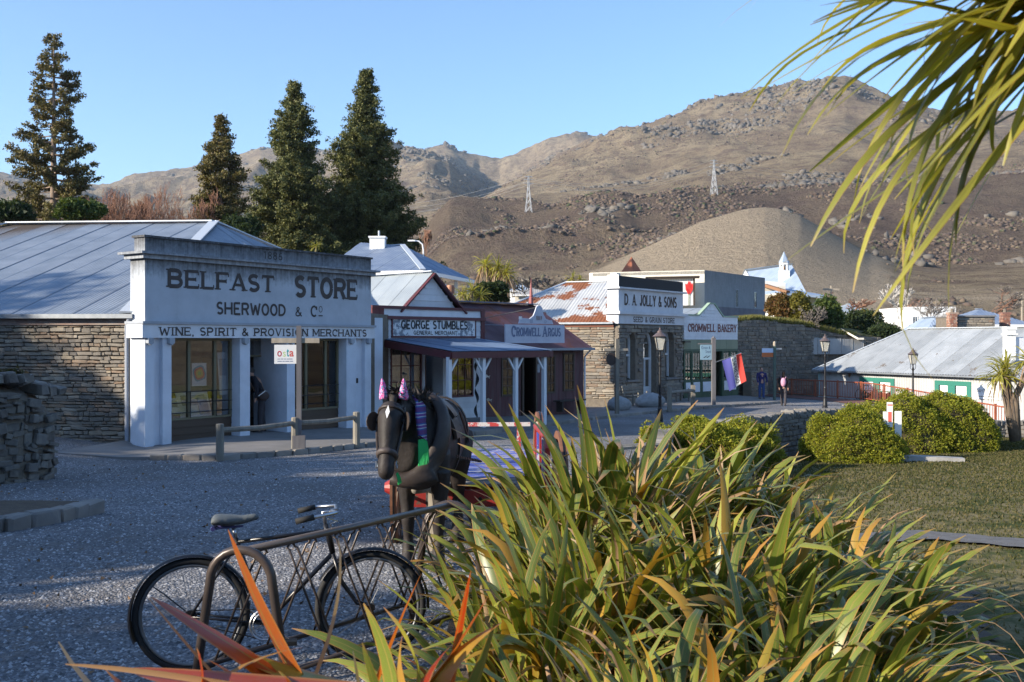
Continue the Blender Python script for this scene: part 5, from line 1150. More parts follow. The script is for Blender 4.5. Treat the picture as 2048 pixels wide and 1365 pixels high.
# ================================================================== posts and hanging signs
M_PALET = M('sun_bleached_timber', (.42, .36, .28), .85, c2=(.3, .26, .2), sc=4, stretch=(3, 3, .6), bump=.3)
M_PGREY = M('grey_post_paint', (.17, .16, .16), .8, c2=(.11, .105, .11), sc=3, stretch=(3, 3, .5))
p = pt(598, 898, 22.3); z0 = fpz(p.x, p.y); zt = zat(652, 22.3)
sp_ = thing('sign_post', 'tall timber cross post with a white hanging board, in front of the long store', 'sign', (p.x, p.y, z0), R(8))
MB().box(-.055, .055, -.055, .055, 0, zt-z0).build('post', M_PGREY, sp_); zr = zat(682, 22.3)-z0; MB().box(-.60, .45, -.03, .03, zr-.05, zr+.06).build('arm', M_PALET, sp_); MB().box(-.14, .14, -.1, .1, 0, .3).build('post_foot', M_PGREY, sp_)
zb0, zb1 = zat(728, 22.3)-z0, zat(690, 22.3)-z0; bd = MB().box(-.54, -.05, -.012, .012, zb0, zb1).build('board', M_PAPER, sp_)
for x_ in (-.5, -.09): MB().tube([(x_, 0, zb1), (x_, 0, zr-.04)], .006, 4).build('hook', M_IRON, sp_)
M_T1, M_T2, M_T3, M_T4 = M('sign_red', (.45, .05, .08), .6), M('sign_teal', (.02, .33, .36), .6), M('sign_lime', (.45, .6, .2), .6), M('sign_coral', (.6, .12, .09), .6)
zc0 = zb0+.16; font_text(bd, 'o', -.475, -.375, zc0, zc0+.13, -.0135, M_T1, bold=.01); font_text(bd, 's', -.35, -.29, zc0, zc0+.11, -.0135, M_T3, bold=.0); font_text(bd, 't', -.27, -.22, zc0, zc0+.18, -.0135, M_T2, bold=.02); font_text(bd, 'a', -.21, -.115, zc0, zc0+.13, -.0135, M_T4, bold=.02)
M_INK = M('blue_ink', (.06, .1, .22), .6)
for zz, xs_ in ((zb0+.10, (-.47, -.4, -.33, -.27, -.13)), (zb0+.05, (-.47, -.36, -.3, -.2, -.12))):
    for a, b in zip(xs_[:-1], xs_[1:]): MB().box(a, b-.012, -.0135, -.0125, zz, zz+.014).build('small_print', M_INK, bd)
# hitching rail in front of the long store
hr = thing('hitching_rail', 'weathered round-post hitching rail on the footpath in front of the long store', 'fence')
hp = []
for px, pyb, pyt in ((440, 914, 848), (590, 897, 835), (713, 884, 824)):
    y_ = 2.4*F/(pyb-682.5); p = pt(px, pyb, y_); z_ = fpz(p.x, p.y); ht = zat(pyt, y_)-z_; hp.append((p.x, p.y, z_, ht))
    MB().lathe([(.085, -.1), (.085, ht-.02), (.07, ht)], 10, (p.x, p.y, z_)).build('post', M_TIMBER, hr)
for a, b in zip(hp[:-1], hp[1:]): MB().tube([(a[0], a[1], a[2]+a[3]-.13), ((a[0]+b[0])/2, (a[1]+b[1])/2, (a[2]+b[2]+a[3]+b[3])/2-.16), (b[0], b[1], b[2]+b[3]-.13)], .058, 8).build('rail', M_TIMBER, hr)
# second cross post with round board
Y2 = 38.6; p = pt(1234, 0, Y2); z0 = G(p.x, p.y)+.1; c2_ = thing('sign_post', 'pale timber cross post with a dark oval board, left of the arched stone front', 'sign', (p.x, p.y, z0), R(15))
zt = zat(678, Y2)-z0; za_ = zat(700, Y2)-z0; MB().box(-.07, .07, -.07, .07, 0, zt).build('post', M_TIMBER, c2_); MB().box(-.55, .45, -.04, .04, za_-.04, za_+.05).build('arm', M_PALET, c2_)
MB().lathe([(.0, -.02), (.2, -.02), (.2, .02), (0, .02)], 20).build('board', M('dark_board', (.05, .035, .03), .6), c2_, loc=(-.24, 0, za_-.36), rot=(R(90), 0, 0), scale=(1, 1.25, 1))
for x_ in (-.32, -.16): MB().tube([(x_, 0, za_-.14), (x_, 0, za_-.04)], .008, 4).build('hook', M_IRON, c2_)
# third post with cafe board, and flag
Y3 = 45.8; p = pt(1427, 0, Y3); z0 = fpz(p.x, p.y); c3 = thing('sign_post', 'dark post with a pale blue square board, in front of the bakery door', 'sign', (p.x, p.y, z0), R(5))
zt = zat(674, Y3)-z0; MB().box(-.085, .085, -.085, .085, 0, zt-.05).lathe([(.08, zt-.05), (.0, zt+.05)], 4).build('post', M_PGREY, c3)
zb1 = zat(690, Y3)-z0; zb0 = zat(720, Y3)-z0; MB().box(-.72, -.08, -.03, .03, zb1+.02, zb1+.07).build('arm', M_PGREY, c3)
bd = MB().box(-.62, -.09, -.02, .02, zb0, zb1).build('board', M('board_pale_blue', (.22, .34, .42), .6), c3); M_NAVY = M('navy_ink', (.03, .05, .10), .6)
font_text(bd, 'Grain &', -.58, -.15, zb1-.2, zb1-.06, -.022, M_NAVY); font_text(bd, 'Seed', -.38, -.13, zb1-.38, zb1-.24, -.022, M_NAVY)
for k in range(2): MB().add([(-.5+.14*k, -.022, zb0+.09), (-.34+.14*k, -.022, zb0+.19), (-.28+.14*k, -.022, zb0+.2), (-.42+.14*k, -.022, zb0+.09)], [(0, 1, 2, 3)]).build('painted_leaf', M_BLACK, bd)
fl = thing('flag', 'blue, white and red ESPRESSO flag on a slanting pole in front of the bakery', 'flag', (p.x, p.y, z0), R(5))
g0 = Vector((.05, -.12, zat(725, Y3)-z0)); g1 = Vector(((1480-1427)/F*Y3, -.3, zat(706, Y3)-z0)); MB().tube([g0, g1], .014, 6).build('flag_pole', M_STEEL, fl)
def flagpt(u, v):
    """u along the pole from its foot (blue) to its end (red), v down the fly"""
    a = Vector(((1442-1427)/F*Y3, -.18, zat(722, Y3)-z0)).lerp(g1, u); dn = Vector((.23+.14*(1-u)-.02, 0, -1.28-.12*(1-u)+.12*u*0))
    q = a+dn*v*(1 if u > .3 else 1); return q+Vector((0, -.05*math.sin(3.0*v+4*u)+.04*math.sin(9*u+2*v), 0))
for (u0, u1, nm, col) in ((0, .42, 'blue_stripe', (.12, .12, .42)), (.42, .72, 'white_stripe', (.75, .75, .75)), (.72, 1, 'red_stripe', (.62, .06, .045))):
    mb = MB(); n1, n2 = 6, 16
    for i in range(n1+1):
        for j in range(n2+1): mb.v.append(tuple(flagpt(u0+(u1-u0)*i/n1, j/n2)))
    for i in range(n1):
        for j in range(n2): b = i*(n2+1)+j; mb.f.append((b, b+1, b+n2+2, b+n2+1))
    o = mb.build(nm, leaf_mat('flag_'+nm, [col, col], trans=.3, rough=.7), fl, smooth=True)
lettering(fl, 'ESPRESSO', 0, 1.1, 0, .25, 0, M_BLACK, .13, serif=False, fn=lambda q: flagpt(.46+.22*q.z/.25, .06+.86*q.x/1.1)+Vector((0, -.012, 0)))
# fourth post with orange board
Y4 = 50.5; p = pt(1549, 0, Y4); z0 = G(p.x, p.y)+.05; c4 = thing('sign_post', 'slim green post with a white and orange board, between the two walkers', 'sign', (p.x, p.y, z0), R(0))
zt = zat(683, Y4)-z0; MB().box(-.06, .06, -.06, .06, 0, zt-.25).build('post', M('post_green', (.07, .11, .09), .6), c4); MB().lathe([(.07, zt-.25), (.07, zt-.06), (.03, zt)], 8).build('post_cap', M_PALET, c4)
MB().box(.02, .36, -.02, .02, zt-.42, zt-.34).build('floodlight', M_STEEL, c4); zb1 = zat(697, Y4)-z0; zb0 = zat(714.5, Y4)-z0; zm_ = (zb0+zb1)/2
MB().box(-.64, -.07, -.015, .015, zm_, zb1).build('board', M('board_white_blue', (.5, .6, .75), .6), c4); MB().box(-.64, -.07, -.016, .016, zb0, zm_-.001).build('orange_panel', M('orange_panel', (.45, .13, .04), .6), c4)
# bollards with rail, benches, planter stones before the grain store
rb_ = thing('hitching_rail', 'short low post-and-rail in front of the grain store, right of the nearest lamp', 'fence')
hp = []
for px, Y in ((1339, 42.2), (1386, 44.8)):
    p = pt(px, 0, Y); z_ = fpz(p.x, p.y); hp.append((p.x, p.y, z_)); MB().box(p.x-.09, p.x+.09, p.y-.09, p.y+.09, z_-.1, z_+.95).build('post', M_TIMBER, rb_)
MB().tube([(hp[0][0], hp[0][1], hp[0][2]+.72), (hp[1][0], hp[1][1], hp[1][2]+.72)], .07, 8).build('rail', M_TIMBER, rb_)
def park_bench(x_, y_, lab):
    w = JF.W(x_, y_); t_ = thing('park_bench', lab, 'bench', (w.x, w.y, fpz(w.x, w.y)), JF.rz, 'slatted benches before the stone front')
    for k in range(4): MB().box(-.75, .75, -.35+.11*k, -.27+.11*k, .43, .46).build('seat_slat', M_TIMBER, t_)
    for k in range(3): MB().box(-.75, .75, .1+.03*k, .13+.03*k, .55+.13*k, .64+.13*k).build('back_slat', M_TIMBER, t_)
    for s_ in (-.65, .65): MB().box(s_-.03, s_+.03, -.36, -.3, 0, .62).box(s_-.03, s_+.03, .08, .14, 0, .55).box(s_-.03, s_+.03, -.3, .08, .38, .43).build('leg_frame', M_TIMBER, t_)
park_bench(jx(1267, -.9), -.9, 'slatted grey bench left of the arched door of the stone front'); park_bench(jx(1353, -.9), -.9, 'slatted grey bench below the right arched window of the stone front')
def boulder(x_, y_, s, lab):
    w = JF.W(x_, y_); bm = bmesh.new(); bmesh.ops.create_icosphere(bm, subdivisions=3, radius=1); r = random.Random(int(x_*100))
    for v_ in bm.verts: n_ = float(fbm(np.array([v_.co.x*1.3+x_*3]), np.array([v_.co.y*1.3+v_.co.z]), 3, 5)[0]); v_.co *= 1+.22*n_
    me = bpy.data.meshes.new('boulder'); bm.to_mesh(me); bm.free(); me.polygons.foreach_set('use_smooth', [True]*len(me.polygons)); o = link('boulder', me, None, M('pale_boulder', (.30, .31, .31), .9, c2=(.2, .2, .2), sc=3, bump=.4, bsc=14), loc=(w.x, w.y, fpz(w.x, w.y)+s[2]*.6), scale=s, rot=(0, 0, JF.rz)); tag(o, lab, 'boulder')
boulder(jx(1238, -2.2), -2.2, (.62, .42, .36), 'pale rounded boulder at the left corner of the stone front'); boulder(jx(1300, -2.0), -2.0, (1.05, .5, .38), 'long pale boulder in front of the arched door')
# notice boards standing in the heath bushes
nt = thing('notice_board', 'white plant-trail notice boards on a post between the heath bushes', 'sign', (*pt(1783, 0, 29.3).xy, zat(858, 29.3)), R(-10))
MB().box(-.13, .03, -.02, .02, .05, .78).build('notice', M_PAPER, nt); MB().box(.09, .28, -.01, .03, -.3, .52).build('notice', M_PAPER, nt); MB().box(-.23, -.14, 0, .04, .1, .5).build('notice', M_PAPER, nt); MB().box(-.02, .02, .04, .08, -.8, .3).build('post', M_TIMBER, nt)
MB().box(-.12, .02, -.024, -.021, .68, .72).box(-.1, .0, -.024, -.021, .2, .5).build('red_print', M_T4, nt)
MB
# pale kerb slab on the lawn at the foot of the bush
st_ = MB().box(-.95, .95, -.18, .18, -.05, .14).build('stone_slab', stone_mat('pale_slab', [(.4, .4, .4), (.35, .36, .38)])); st_.location = on(*pt(1855, 0, 28.3).xy); st_.rotation_euler = (0, .03, R(-12)); tag(st_, 'long pale stone slab lying on the lawn at the foot of the heath bushes', 'stone')

# ================================================================== tin cafe at the right
CF = Frame(18.04, 58.5, 4.76, -9.9, CZ-4.05); cx1 = CF.sx
ca = thing('tin_cafe', 'long corrugated tin cafe with a pale grey hipped roof and green double doors', 'building', CF.o, CF.rz)
czE = zat(741, 58.5)-CF.o[2]; CL = CF.sx(2070)
M_TIN = corr_mat('weathered_tin_wall', (.34, .35, .35), (.44, .44, .43), rust=(.30, .16, .08), rustamt=.36, rough=.6, metal=.15, rnd=.08)
M_TINR = corr_mat('weathered_tin_roof', (.29, .31, .32), (.38, .40, .41), rust=(.24, .2, .16), rustamt=.38, rough=.55, metal=.2, rnd=.14)
M_CGREEN = M('cafe_green', (.03, .17, .13), .5)
dpx = [(1720, 1756, 1789), (1870.5, 1907, 1943)]
dz1 = CF.z(1720, 754.5)
hs = [(cx1(a), cx1(c_), -.3, dz1) for a, b, c_ in dpx]
def corr_wall(x0, x1, z0, z1):
    x = x0
    while x < x1-.01:
        xe = min(x+.84, x1); mb = MB(); m = max(3, int((xe-x)/.03))
        for i in range(m+1):
            u = x+(xe-x)*i/m; yy = -.012*math.cos(2*math.pi*u/.16); mb.v += [(u, yy, z0), (u, yy, z1)]
            if i: j = 2*(i-1); mb.f.append((j, j+2, j+3, j+1))
        mb.build('wall_sheet', M_TIN, ca, smooth=True); x = xe
xs = [0]+[q for h in hs for q in h[:2]]+[CL]
for i in range(0, 6, 2): corr_wall(xs[i], xs[i+1], -.3, czE-.02)
for h in hs: corr_wall(h[0], h[1], h[3], czE-.02)
MB().box(.02, CL, .12, .2, czE-.5, czE).box(0, .08, 0, 7.6, -.3, czE).box(.02, CL, 2.9, 3.0, -.3, czE).build('inner_wall', M_IN, ca)
MB().box(-.03, .1, -.03, .1, -.3, czE).build('corner_board', M('pale_teal', (.35, .5, .5), .6), ca)
for a, b, c_ in dpx:
    xa_, xb_, xc_ = cx1(a), cx1(b), cx1(c_)
    MB().box(xa_, xc_, -.05, .06, dz1-.22, dz1).box(xa_, xa_+.26, -.05, .06, -.3, dz1-.221).box(xb_-.3, xb_+.12, -.05, .06, -.3, dz1-.221).box(xc_-.24, xc_, -.05, .06, -.3, dz1-.221).build('door_frame', M_CGREEN, ca)
    for l_, r_ in ((xa_+.26, xb_-.3), (xb_+.12, xc_-.24)):
        dd = MB().box(l_, r_, -.02, .02, -.3, .75).box(l_, r_, -.02, .02, 1.28, 1.34).build('door', M_CGREEN, ca); MB().box(l_, r_, .0, .005, .751, 1.279).build('pane', M_GLASSD, dd)
        MB().box(l_, r_, .0, .005, 1.341, dz1-.23).build('pane', M_GLASSD, dd)
        zz = dz1-.24; n = 12; pts_ = [(l_+.05, zz)]+[(l_+.05+(r_-l_-.1)*i/n, zz-.42-.14*math.sin(math.pi*i/n)-.06*(i % 2)) for i in range(n+1)]+[(r_-.05, zz)]
        MB().add([(x, -.012+.0, z) for x, z in pts_], [tuple(reversed(range(len(pts_))))]).build('lace_curtain', M_PAPER, dd)
xs0, xs1 = cx1(1948), cx1(2004); sg_ = MB().box(xs0, xs1, -.06, -.02, CF.z(1948, 797), CF.z(1948, 770)).build('sign_board', M_PAPER, ca)
font_text(sg_, 'Sequ', cx1(1953), cx1(1978), CF.z(1950, 787), CF.z(1950, 775), -.063, M('grey_letters', (.3, .28, .25), .7), bold=.0); MB().box(cx1(1953), cx1(1995), -.063, -.061, CF.z(1950, 793), CF.z(1950, 791.5)).build('small_print', M_TIMBER, sg_)
cr0, cr1 = Vector((3.0, 4.0, czE+2.42)), Vector((CL-1.0, 4.0, czE+2.42)); eA, eB = Vector((-.25, -.28, czE+.02)), Vector((CL+.3, -.28, czE+.02)); eD, eC = Vector((-.25, 8.28, czE+.02)), Vector((CL+.3, 8.28, czE+.02))
roof_plane(ca, [eA, eB, cr1, cr0], eA, eB, M_TINR, .84, .17, .018); roof_plane(ca, [eD, eA, cr0], eD, eA, M_TINR, .84, .17, .018); roof_plane(ca, [eC, eD, cr0, cr1], eC, eD, M_TINR, 1.7, .3, .018, under=False)
MB().beam(cr0+Vector((0, 0, .03)), cr1+Vector((0, 0, .03)), .3, .04).build('ridge_cap', M_RIDGE, ca); MB().beam(cr0+Vector((0, 0, .03)), eA+Vector((0, 0, .03)), .22, .04).build('ridge_cap', M_RIDGE, ca)
MB().beam(eA+Vector((0, -.05, -.05)), eB+Vector((0, -.05, -.05)), .1, .08).build('gutter', M_STEEL, ca)
M_BRICK = stone_mat('chimney_brick', [(.36, .13, .07), (.30, .10, .055), (.40, .18, .10), (.27, .09, .06), (.42, .27, .2)], sc=20)
def brick_chimney(px0, px1, pyt, pyb, Y, lab):
    a = pt(px0, pyb, Y); b = pt(px1, pyt, Y); w = b.x-a.x; h = b.z-a.z; t_ = thing('brick_chimney', lab, 'chimney', (a.x, a.y, a.z)); MB().box(.02, w-.02, .02, w-.02, -.6, h-.01).build('core', M_MORT, t_); bl = with_mat(BLOCKS, M_BRICK)
    nz = max(4, int(h/.085)); st = MB(); n = 0
    for k in range(nz):
        z = (k+.5)*h/nz
        for fce in range(2):
            nb = 4; off = .5*(k % 2)
            for i in range(nb):
                c_ = (i+.25+off*.5)*w/nb; sc_ = (w/nb*.92, .06, h/nz*.86)
                loc = (c_, .0, z) if fce == 0 else (w, c_, z)
                if fce == 1: loc = (0.0, c_, z)
                link('brick', bl[(i+k) % 8], t_, loc=loc, scale=sc_, rot=(0, 0, 0 if fce == 0 else R(90))); n += 1
    MB().box(-.04, w+.04, -.04, w+.04, h-.01, h+.08).build('chimney_cap', M_BRICK, t_); MB().lathe([(.11, h+.08), (.09, h+.3)], 8, (w/2, w/2, 0)).build('chimney_pot', M_MORT, t_)
brick_chimney(1900, 1915, 628, 664, 55.7, 'left of the two narrow brick chimneys rising behind the tin cafe roof'); brick_chimney(2006, 2021, 628, 664, 57, 'right of the two narrow brick chimneys, beside the white pilaster')
a = pt(1917, 660, 56); b = pt(1990, 634, 56); pw = thing('stone_building', 'small flat-topped stone building end between the two brick chimneys', 'building', (a.x, a.y, a.z-.6)); MB().box(0, b.x-a.x, .03, 3, -.5, b.z-a.z+.6).build('wall', M_MORT, pw); MB().box(-.05, b.x-a.x+.05, -.05, 3, b.z-a.z+.6, b.z-a.z+.68).build('coping', M_CONC, pw)
stone_face(pw, lambda s, o, z: Vector((s, .03-o, z)), b.x-a.x, lambda s: 0, lambda s: b.z-a.z+.6, M_SCHIST, (.2, .5), (.07, .14), n_parts=60, seed=21)
wp = thing('white_pilaster', 'white parapet end with a moulded cap, just left of the palm at the right edge', 'building', (*pt(2014, 0, 47.2).xy, zat(700, 47.2)), 0)
MB().box(0, .42, 0, .4, -.5, .95).build('shaft', M_PAPER, wp); MB().box(-.06, .5, -.06, .46, .7, .78).box(-.03, .46, -.03, .43, .95, 1.1).build('cap', M_PAPER, wp); MB().box(.421, 3.5, .1, .3, -.5, .6).build('parapet', M_WHITE, wp)

# ================================================================== buildings behind
def box_house(name, lab, px0, px1, pyt, pyb, Y, dep, wall, roof=None, rh=1.5, wins=(), rz=0, hip=True, ov=.3, base=3):
    a = pt(px0, pyb, Y); b = pt(px1, pyt, Y); w = (b.x-a.x)/math.cos(rz); h = b.z-a.z; t_ = thing(name, lab, 'building', (a.x, a.y, a.z), rz); MB().box(0, w, 0, dep, -base, h).build('wall', wall, t_)
    if roof:
        i_ = min(w, dep)/2 if hip else 0; E = [(-ov, -ov, h), (w+ov, -ov, h), (w+ov, dep+ov, h), (-ov, dep+ov, h)]
        if w >= dep: r_ = [(i_, dep/2, h+rh), (w-i_, dep/2, h+rh)]; pl_ = [[E[0], E[1], r_[1], r_[0]], [E[2], E[3], r_[0], r_[1]], [E[1], E[2], r_[1]], [E[3], E[0], r_[0]]]
        else: r_ = [(w/2, i_, h+rh), (w/2, dep-i_, h+rh)]; pl_ = [[E[1], E[2], r_[1], r_[0]], [E[3], E[0], r_[0], r_[1]], [E[0], E[1], r_[0]], [E[2], E[3], r_[1]]]
        for q in pl_: roof_plane(t_, q, q[0], q[1], roof, 1.0, .2, .014, under=False)
        MB().beam(Vector(r_[0])+Vector((0, 0, .03)), Vector(r_[1])+Vector((0, 0, .03)), .3, .05).build('ridge_cap', roof, t_)
        MB().box(-ov, w+ov, -ov-.05, -ov, h-.14, h+.02).build('fascia', M_PAPER, t_)
    for (x0, x1, z0, z1) in wins: window_frame(t_, x0*w, x1*w, z0*h, z1*h, -.03, M_PAPER, M_GLASSD, 2, 1, .06, .04)
    return t_, w, h
M_CREAM = M('cream_render', (.72, .68, .58), .8, c2=(.6, .56, .48), sc=1)
M_ROOFBL = corr_mat('blue_hip_roof', (.15, .20, .29), (.24, .29, .37), rough=.5, metal=.15, rnd=.03)
# blue-roofed house behind the gable
bh = thing('hip_roof_house', 'white house with a blue-grey hipped roof and white chimney, behind the gabled shop', 'building', (0, 0, 0))
Yh = 54.; q = dict(rl=pt(690, 505, 60), rr=pt(805, 491, 58.5), el=pt(640, 545, 53), em=pt(846, 541, 51.5), er=pt(948, 549, 60), bk=pt(800, 560, 72))
rl = pt(722, 492, 60.5); ze_ = q['em'].z; q['el'].z = ze_; q['er'].z = ze_; rr = q['rr']; rl.z = rr.z
roof_plane(bh, [q['el'], q['em'], rr, rl], q['el'], q['em'], M_ROOFBL, 1, .2, .012); roof_plane(bh, [q['em'], q['er'], rr], q['em'], q['er'], M_ROOFBL, 1, .2, .012)
MB().beam(rl+up_, rr+up_, .3, .05).build('ridge_cap', M_RIDGE, bh); MB().beam(rr+up_, q['em']+up_, .3, .05).build('ridge_cap', M_RIDGE, bh)
for a, b in (('el', 'em'), ('em', 'er')):
    A_, B_ = q[a]-Vector((0, 0, .1)), q[b]-Vector((0, 0, .1)); MB().beam(A_, B_, .12, .2).build('fascia', M_PAPER, bh); s_ = (Vector((-.4, 2, 0)) if a == 'el' else Vector((-1.8, .6, 0))); A2, B2 = A_+s_, B_+s_; MB().beam(A2-Vector((0, 0, 1.7)), B2-Vector((0, 0, 1.7)), .2, 3.2).build('wall', M_WHITE, bh)
for f_ in (.35, .7, .97):
    p = q['em'].lerp(q['er'], f_)+Vector((-.25, .1, 0)); MB().box(p.x-.1, p.x+.1, p.y-.1, p.y+.1, p.z-3, p.z-.2).build('verandah_post', M_PAPER, bh)
cz_ = pt(739, 500, 58); c1_ = pt(769, 476, 58); MB().box(cz_.x, c1_.x, 58, 58.8, cz_.z-1, c1_.z).box(cz_.x-.06, c1_.x+.06, 57.94, 58.86, c1_.z, c1_.z+.1).build('chimney', M_PAPER, bh); MB().tube([(cz_.x+.5, 58.4, c1_.z), (cz_.x+.5, 58.4, c1_.z+.45)], .07, 6).build('flue', M_STEEL, bh)
# big pale hall
WF = Frame(12.76, 66, 6.14, 8.3, CZ-1.4); wh = thing('concrete_hall', 'big flat-topped white and grey concrete hall behind the bakery, with a tulip mural', 'building', WF.o, WF.rz)
M_GREYW = plaster_mat('streaked_concrete', (.30, .31, .32), (.12, .12, .12), WF.z(1409, 541), .25, 2.5); M_MAUVE = M('mauve_render', (.24, .22, .24), .9, c2=(.17, .155, .17), sc=1.5)
ztp = WF.z(1409, 540.5); wl = WF.sx(1530); zst = WF.z(1409, 612)
mb = MB(); mb.box(0, wl, 0, .3, zst, ztp).build('upper_wall', M_GREYW, wh); MB().box(0, wl, -.04, .3, -1.5, zst-.001).build('lower_wall', M_MAUVE, wh)
LL = WF.L((5.55, 68.6, 0)); mb = MB(); mb.add([(0, 0, -1.5), (LL.x, LL.y, -1.5), (LL.x+.2, LL.y+.4, -1.5), (.1, .4, -1.5), (0, 0, ztp), (LL.x, LL.y, ztp), (LL.x+.2, LL.y+.4, ztp), (.1, .4, ztp)], [(0,3,2,1),(4,5,6,7),(0,1,5,4),(1,2,6,5),(2,3,7,6),(3,0,4,7)]).build('side_wall', M_CREAM, wh)
MB().slab([(0, 0, ztp-.05), (wl, .1, ztp-.05), (wl-3, 8, ztp-.05), (LL.x, LL.y, ztp-.05)], .2).build('roof', M_CONC, wh)
for px, a, b in ((1470, 578, 616), (1507, 583, 618)):
    x_ = WF.sx(px); x2 = WF.sx(px+7); window_frame(wh, x_, x2, WF.z(px, b), WF.z(px, a), -.03, M_GREYC, M_GLASSD, 1, 1, .08)
mu = thing('mural_screen', 'white slatted screen with two red tulips under a bracketed canopy on the white hall', 'mural', pt(1300, 612, 66.3), -.3); mw = pt(1390, 0, 65.7).x-pt(1300, 0, 65.7).x; mh = (612-557)/F*65.7
for i in range(18): MB().box(mw*i/18+.01, mw*(i+1)/18-.01, 0, .05, 0, mh).build('slat', M_PAPER, mu)
MB().box(-.25, mw+.3, -.35, .1, mh+.02, mh+.1).box(-.25, mw+.3, -.3, -.1, mh-.06, mh+.02).build('canopy', M_DARKWOOD, mu); MB().box(mw-.12, mw, -.05, 0, 0, mh).build('frame_post', M_DARKWOOD, mu)
for k, x_ in enumerate((mw*.86, mw*.97-.25)):
    MB().add([(x_+.22*c_, -.06, mh*.62+z_) for c_, z_ in ((-1, .35), (-.9, -.1), (0, -.45), (.9, -.1), (1, .35), (.5, .2), (0, .5), (-.5, .2))], [tuple(range(8))]).build('painted_tulip', M('tulip_red', (.6, .03, .03), .7), mu); MB().box(x_-.02, x_+.02, -.06, -.055, 0, mh*.45).build('painted_stem', M_GREEN, mu)
# church
a = pt(1489, 541, 112); b = pt(1586, 545, 104)
ch = thing('church', 'church with a steep blue-grey roof and a small white louvred spire', 'building', (0, 0, 0))
M_CHR = corr_mat('church_roof', (.26, .33, .43), (.34, .41, .5), rough=.5, metal=.1, rnd=.05)
c_l, c_r = pt(1489, 539, 112), pt(1584, 545, 106); el_, er_ = pt(1520, 592, 104), pt(1612, 585, 98); er_.z = el_.z = pt(0, 586, 100).z; c_r.z = c_l.z
roof_plane(ch, [el_, er_, c_r, c_l], el_, er_, M_CHR, 1.2, .4, .02, under=False); b_l, b_r = c_l+(c_l-el_), c_r+(c_r-er_); b_l.z = b_r.z = el_.z; roof_plane(ch, [b_r, b_l, c_l, c_r], b_r, b_l, M_CHR, 1.2, .4, .02, under=False)
MB().add([tuple(el_+Vector((.1, 0, -.05))), tuple(b_l+Vector((.1, 0, -.05))), tuple(c_l+Vector((.1, 0, -.1)))], [(0, 1, 2)]).beam(el_-Vector((0, 0, 2)), er_-Vector((0, 0, 2)), .3, 4).build('wall', M_PAPER, ch)
sp0 = pt(1568, 550, 104); s = 104/F
MB().box(sp0.x-9*s, sp0.x+9*s, sp0.y-9*s, sp0.y+9*s, sp0.z-1.5, sp0.z+8*s).build('spire_base', M_PAPER, ch)
bf_ = MB(); 
for k in range(6): an = k*math.pi/3; bf_.box(sp0.x+8*s*math.cos(an)-1.2*s, sp0.x+8*s*math.cos(an)+1.2*s, sp0.y+8*s*math.sin(an)-1.2*s, sp0.y+8*s*math.sin(an)+1.2*s, sp0.z+8*s, sp0.z+20*s)
bf_.lathe([(10*s, 20*s), (10*s, 24*s), (0, 24.1*s)], 6, sp0).build('belfry', M_PAPER, ch); MB().lathe([(2.5*s, 10*s), (3*s, 12*s), (1*s, 18*s)], 8, sp0).build('bell', M('bronze', (.25, .12, .04), .4, metal=.8), ch)
MB().lathe([(11*s, 24.2*s), (5*s, 36*s), (0, 47*s)], 6, sp0).build('spire', M_CHR, ch)
an_ = thing('church_annex', 'low grey roofs stepping down beside the church behind the hedge', 'building', (0, 0, 0))
MB().slab([pt(1530, 562, 90), pt(1571, 566, 88), pt(1571, 573, 86), pt(1530, 575, 86)], .35).build('flat_roof', M_CREAM, an_); MB().slab([pt(1570, 577, 90), pt(1648, 590, 92), pt(1646, 592, 84), pt(1574, 586, 84)], .2).build('roof', M_CHR, an_)
MB().beam(pt(1530, 571, 86), pt(1576, 585, 84), .5, .25).build('roof_edge', M('rust_beam', (.25, .13, .07), .8), an_); MB().box(pt(1531, 0, 87).x, pt(1640, 0, 87).x, 88, 90, pt(0, 625, 87).z, pt(0, 588, 87).z).build('wall', M_CREAM, an_)
py_ = thing('spire_roof', 'orange pyramid roof peeping over the white hall', 'roof', pt(1263, 545, 95)); MB().lathe([(1.0, 0), (.0, 1.5)], 4).build('pyramid', M('orange_tiles', (.40, .12, .05), .7, c2=(.3, .1, .05), sc=3), py_)
# white house and blue-grey roofs, sheds, at the right
box_house('white_house', 'flat-topped white house beyond the tin cafe roof', 1817, 1912, 614, 662, 88, 7, M_PAPER, None, wins=((.08, .2, .2, .6), (.3, .42, .2, .6), (.6, .75, .2, .6), (.82, .95, .2, .6)))
box_house('grey_roof_house', 'house with a blue-grey hipped roof at the right, between the brick chimneys', 1925, 2060, 650, 672, 66, 5, M_WHITE, M_ROOFBL, 1.1)
box_house('small_grey_roof', 'small grey gabled roof just left of the left brick chimney', 1858, 1905, 660, 675, 70, 4, M_WHITE, M_CHR, .9)
box_house('shed', 'small tin shed at the end of the high stone wall, left of the tin cafe', 1697, 1727, 690, 735, 63.5, 3, corr_mat('shed_tin', (.25, .31, .36), (.32, .38, .42), rnd=.02), None); 
sr = MB().slab([pt(1682, 657, 64), pt(1716, 676, 62.5), pt(1728, 676, 62.5), pt(1722, 683, 65), pt(1700, 665, 67)], .12).build('shed_roof', M_CREAM); tag(sr, 'sunlit sloping roof above the small tin shed', 'roof')
cf_ = thing('sheet_fence', 'row of pale rusty corrugated sheets standing above the dark stone wall', 'fence', pt(1589, 706, 62.2), .25)
for i in range(6):
    mb = MB(); x0 = i*.82
    for k in range(11): u = x0+.8*k/10; yy = .02*math.cos(2*math.pi*u/.16); mb.v += [(u, yy, -.1), (u, yy, .98-.03*i+random.uniform(-.05, .05)*0)]
    mb.f = [(2*k, 2*k+2, 2*k+3, 2*k+1) for k in range(10)]; mb.build('sheet', M_TIN, cf_, smooth=True)
